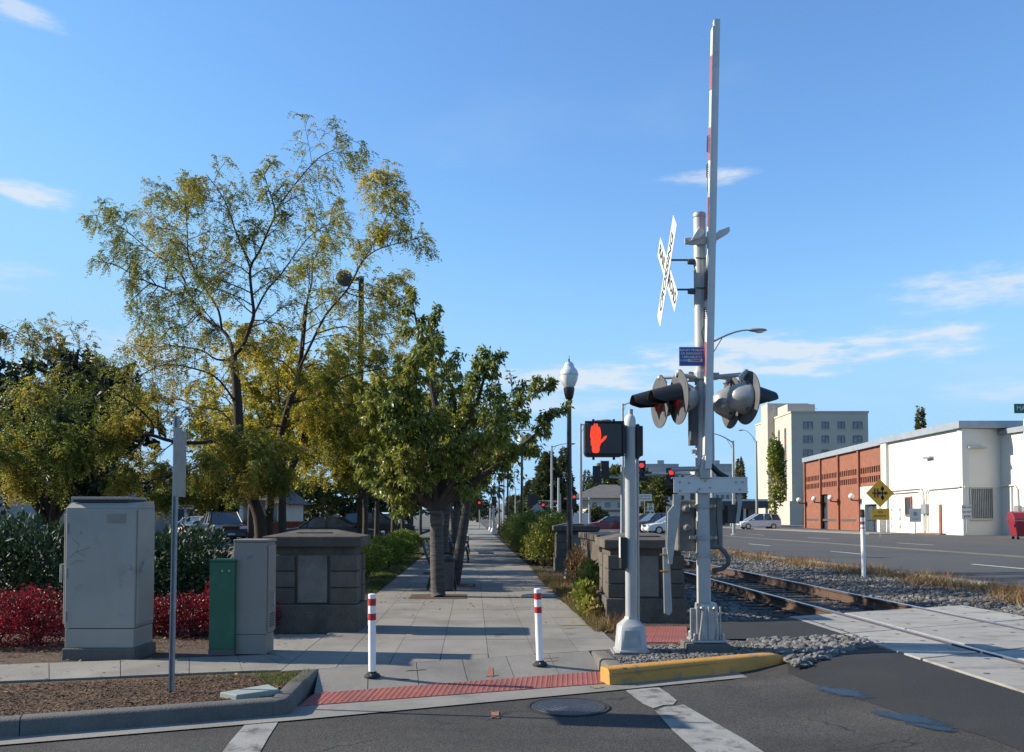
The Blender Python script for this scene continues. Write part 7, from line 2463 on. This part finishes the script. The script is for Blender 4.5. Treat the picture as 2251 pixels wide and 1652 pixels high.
# ================================================================ FAR TREES
def cloud_tree(label, u, Y, vtop, wpx, m, seed, shape='round', n=2600, leaf=.5, group='trees on the skyline', name='far_tree', vbot=None):
    k_ = Y / FPX
    c = at_ground(u, Y, -.1)
    h = (HOR - vtop) * k_ + CAMH
    rw = wpx * k_ / 2
    r = np.random.default_rng(seed)
    o = thing(name, label, 'tree', c, 0, group)
    if shape == 'cone':
        f = r.random(n) ** .7
        f = 1 - f * .97
        a_ = r.uniform(0, 6.28, n)
        lay = .78 + .22 * np.sin(f * h * 2.2 + 2 * np.sin(a_ * 3 + seed))
        rad = rw * (1 - f) ** .8 * lay * (1 - .4 * r.random(n) ** 2) + .15
        p_ = np.stack([rad * np.cos(a_), rad * np.sin(a_), .4 + f * (h - .4)], 1)
        ax = np.stack([np.cos(a_), np.sin(a_), r.uniform(-.7, .3, n)], 1)
    else:
        nl = 14
        lob = []
        for _ in range(nl):
            d_ = r.normal(size=3); d_ /= np.linalg.norm(d_)
            z_ = h * .56 + d_[2] * h * .30
            lob.append((d_[0] * rw * .6, d_[1] * rw * .6, z_, rw * r.uniform(.32, .5), h * r.uniform(.13, .2)))
        lob.append((0, 0, h * .82, rw * .4, h * .18))
        P_ = []
        for (x, y, z, a1_, b1_) in lob:
            d_ = unit(r.normal(size=(n // nl, 3)))
            q_ = d_ * (1 - .4 * r.random(n // nl) ** 2)[:, None] * np.array([a1_, a1_, b1_]) + np.array([x, y, z])
            P_.append(q_)
        p_ = np.concatenate(P_)
        ax = unit(p_ - np.array([0, 0, h * .5])) + r.normal(size=p_.shape) * .6
    ax = unit(ax + r.normal(size=ax.shape) * .35) * (leaf * r.uniform(.6, 1.3, len(p_)))[:, None]
    leaf_obj('crown', p_, ax, np.full(len(p_), leaf * .3), m, o, r)
    mb = MB(); mb.tube([(0, 0, -.1), (0, 0, h * .35), (0, 0, h * .85)], [max(.15, rw * .07), max(.12, rw * .05), .04], 8)
    for i in range(6):
        a_ = i * 1.05 + seed
        z_ = h * (.3 + .08 * i)
        mb.tube([(0, 0, z_), (rw * .5 * math.cos(a_), rw * .5 * math.sin(a_), z_ + (h * .12 if shape != 'cone' else 0))], [.1, .03], 5)
    mb.build('trunk', M['bark'], o)
    return o
cloud_tree('large dark conifer on the skyline left of the street lights', 1205, 150, 990, 120, M['conifer'], 1, 'cone', 7000, .75)
cloud_tree('pointed conifer just right of the large dark one', 1240, 165, 982, 66, M['conifer'], 2, 'cone', 4500, .7)
cloud_tree('lower conifer left of the large dark one', 1165, 175, 1055, 70, M['conifer'], 3, 'cone', 3500, .7)
cloud_tree('small far conifer nearest the vanishing point', 1135, 230, 1090, 60, M['conifer'], 4, 'round', 2200, .8)
cloud_tree('yellowing round tree behind the red hand', 1322, 135, 1015, 60, M['farleaf'], 5, 'round', 3600, .6)
cloud_tree('green round tree right behind the pedestrian pole', 1400, 140, 1030, 110, M['farleaf'], 6, 'round', 5200, .6)
cloud_tree('pointed dark tree between street light poles', 1290, 160, 1030, 30, M['conifer'], 7, 'cone', 1800, .5)
cloud_tree('green tree above the gabled house roof', 1352, 150, 1022, 70, M['farleaf'], 8, 'round', 3600, .6)
cloud_tree('dark leafy tree left of the gate mechanism', 1455, 112, 1048, 90, M['farleaf'], 9, 'round', 4600, .5)
cloud_tree('bushy tree in front of the gabled house', 1310, 108, 1112, 50, M['conifer'], 10, 'round', 2200, .4)
cloud_tree('yellow-green tree right of the gate mast on the skyline', 1627, 190, 1003, 34, M['farleaf'], 11, 'cone', 2400, .7)
cloud_tree('dark round evergreen behind the parked SUV', 472, 58, 1000, 108, M['evergreen'], 77, 'round', 5200, .34, group='trees beyond the parking lot')
cloud_tree('dark spire conifer above the white building roof', 2027, 120, 891, 38, M['conifer'], 12, 'cone', 4200, .5)
cloud_tree('slim street tree in front of the cream tower', 1703, 112, 955, 50, M['cherry'], 13, 'round', 3800, .42, name='street_tree', group='street trees by the tower')
for i, (u, Y, v, w_, lb) in enumerate(((330, 92, 1040, 150, 'leftmost dark tree beyond the parking lot houses'), (430, 96, 1055, 130, 'dark tree behind the pale two-storey house'), (560, 90, 1060, 140, 'dark tree behind the low pale house'), (680, 88, 1050, 140, 'dark tree beyond the brick wall left of centre'), (790, 92, 1045, 140, 'dark tree beyond the lot behind the hedge'), (900, 96, 1050, 140, 'dark tree at the far end of the hedge'), (1000, 130, 1060, 130, 'distant tree closing the promenade'), (1050, 200, 1095, 100, 'far tree left of the vanishing point'), (120, 60, 1010, 190, 'dark tree behind the grey hall'), (250, 62, 1030, 120, 'dark tree between grey hall and houses'))):
    cloud_tree(lb, u, Y, v, w_, M['evergreen'] if i % 3 else M['farleaf'], 30 + i, 'round', 2600, .55, group='trees beyond the parking lot')
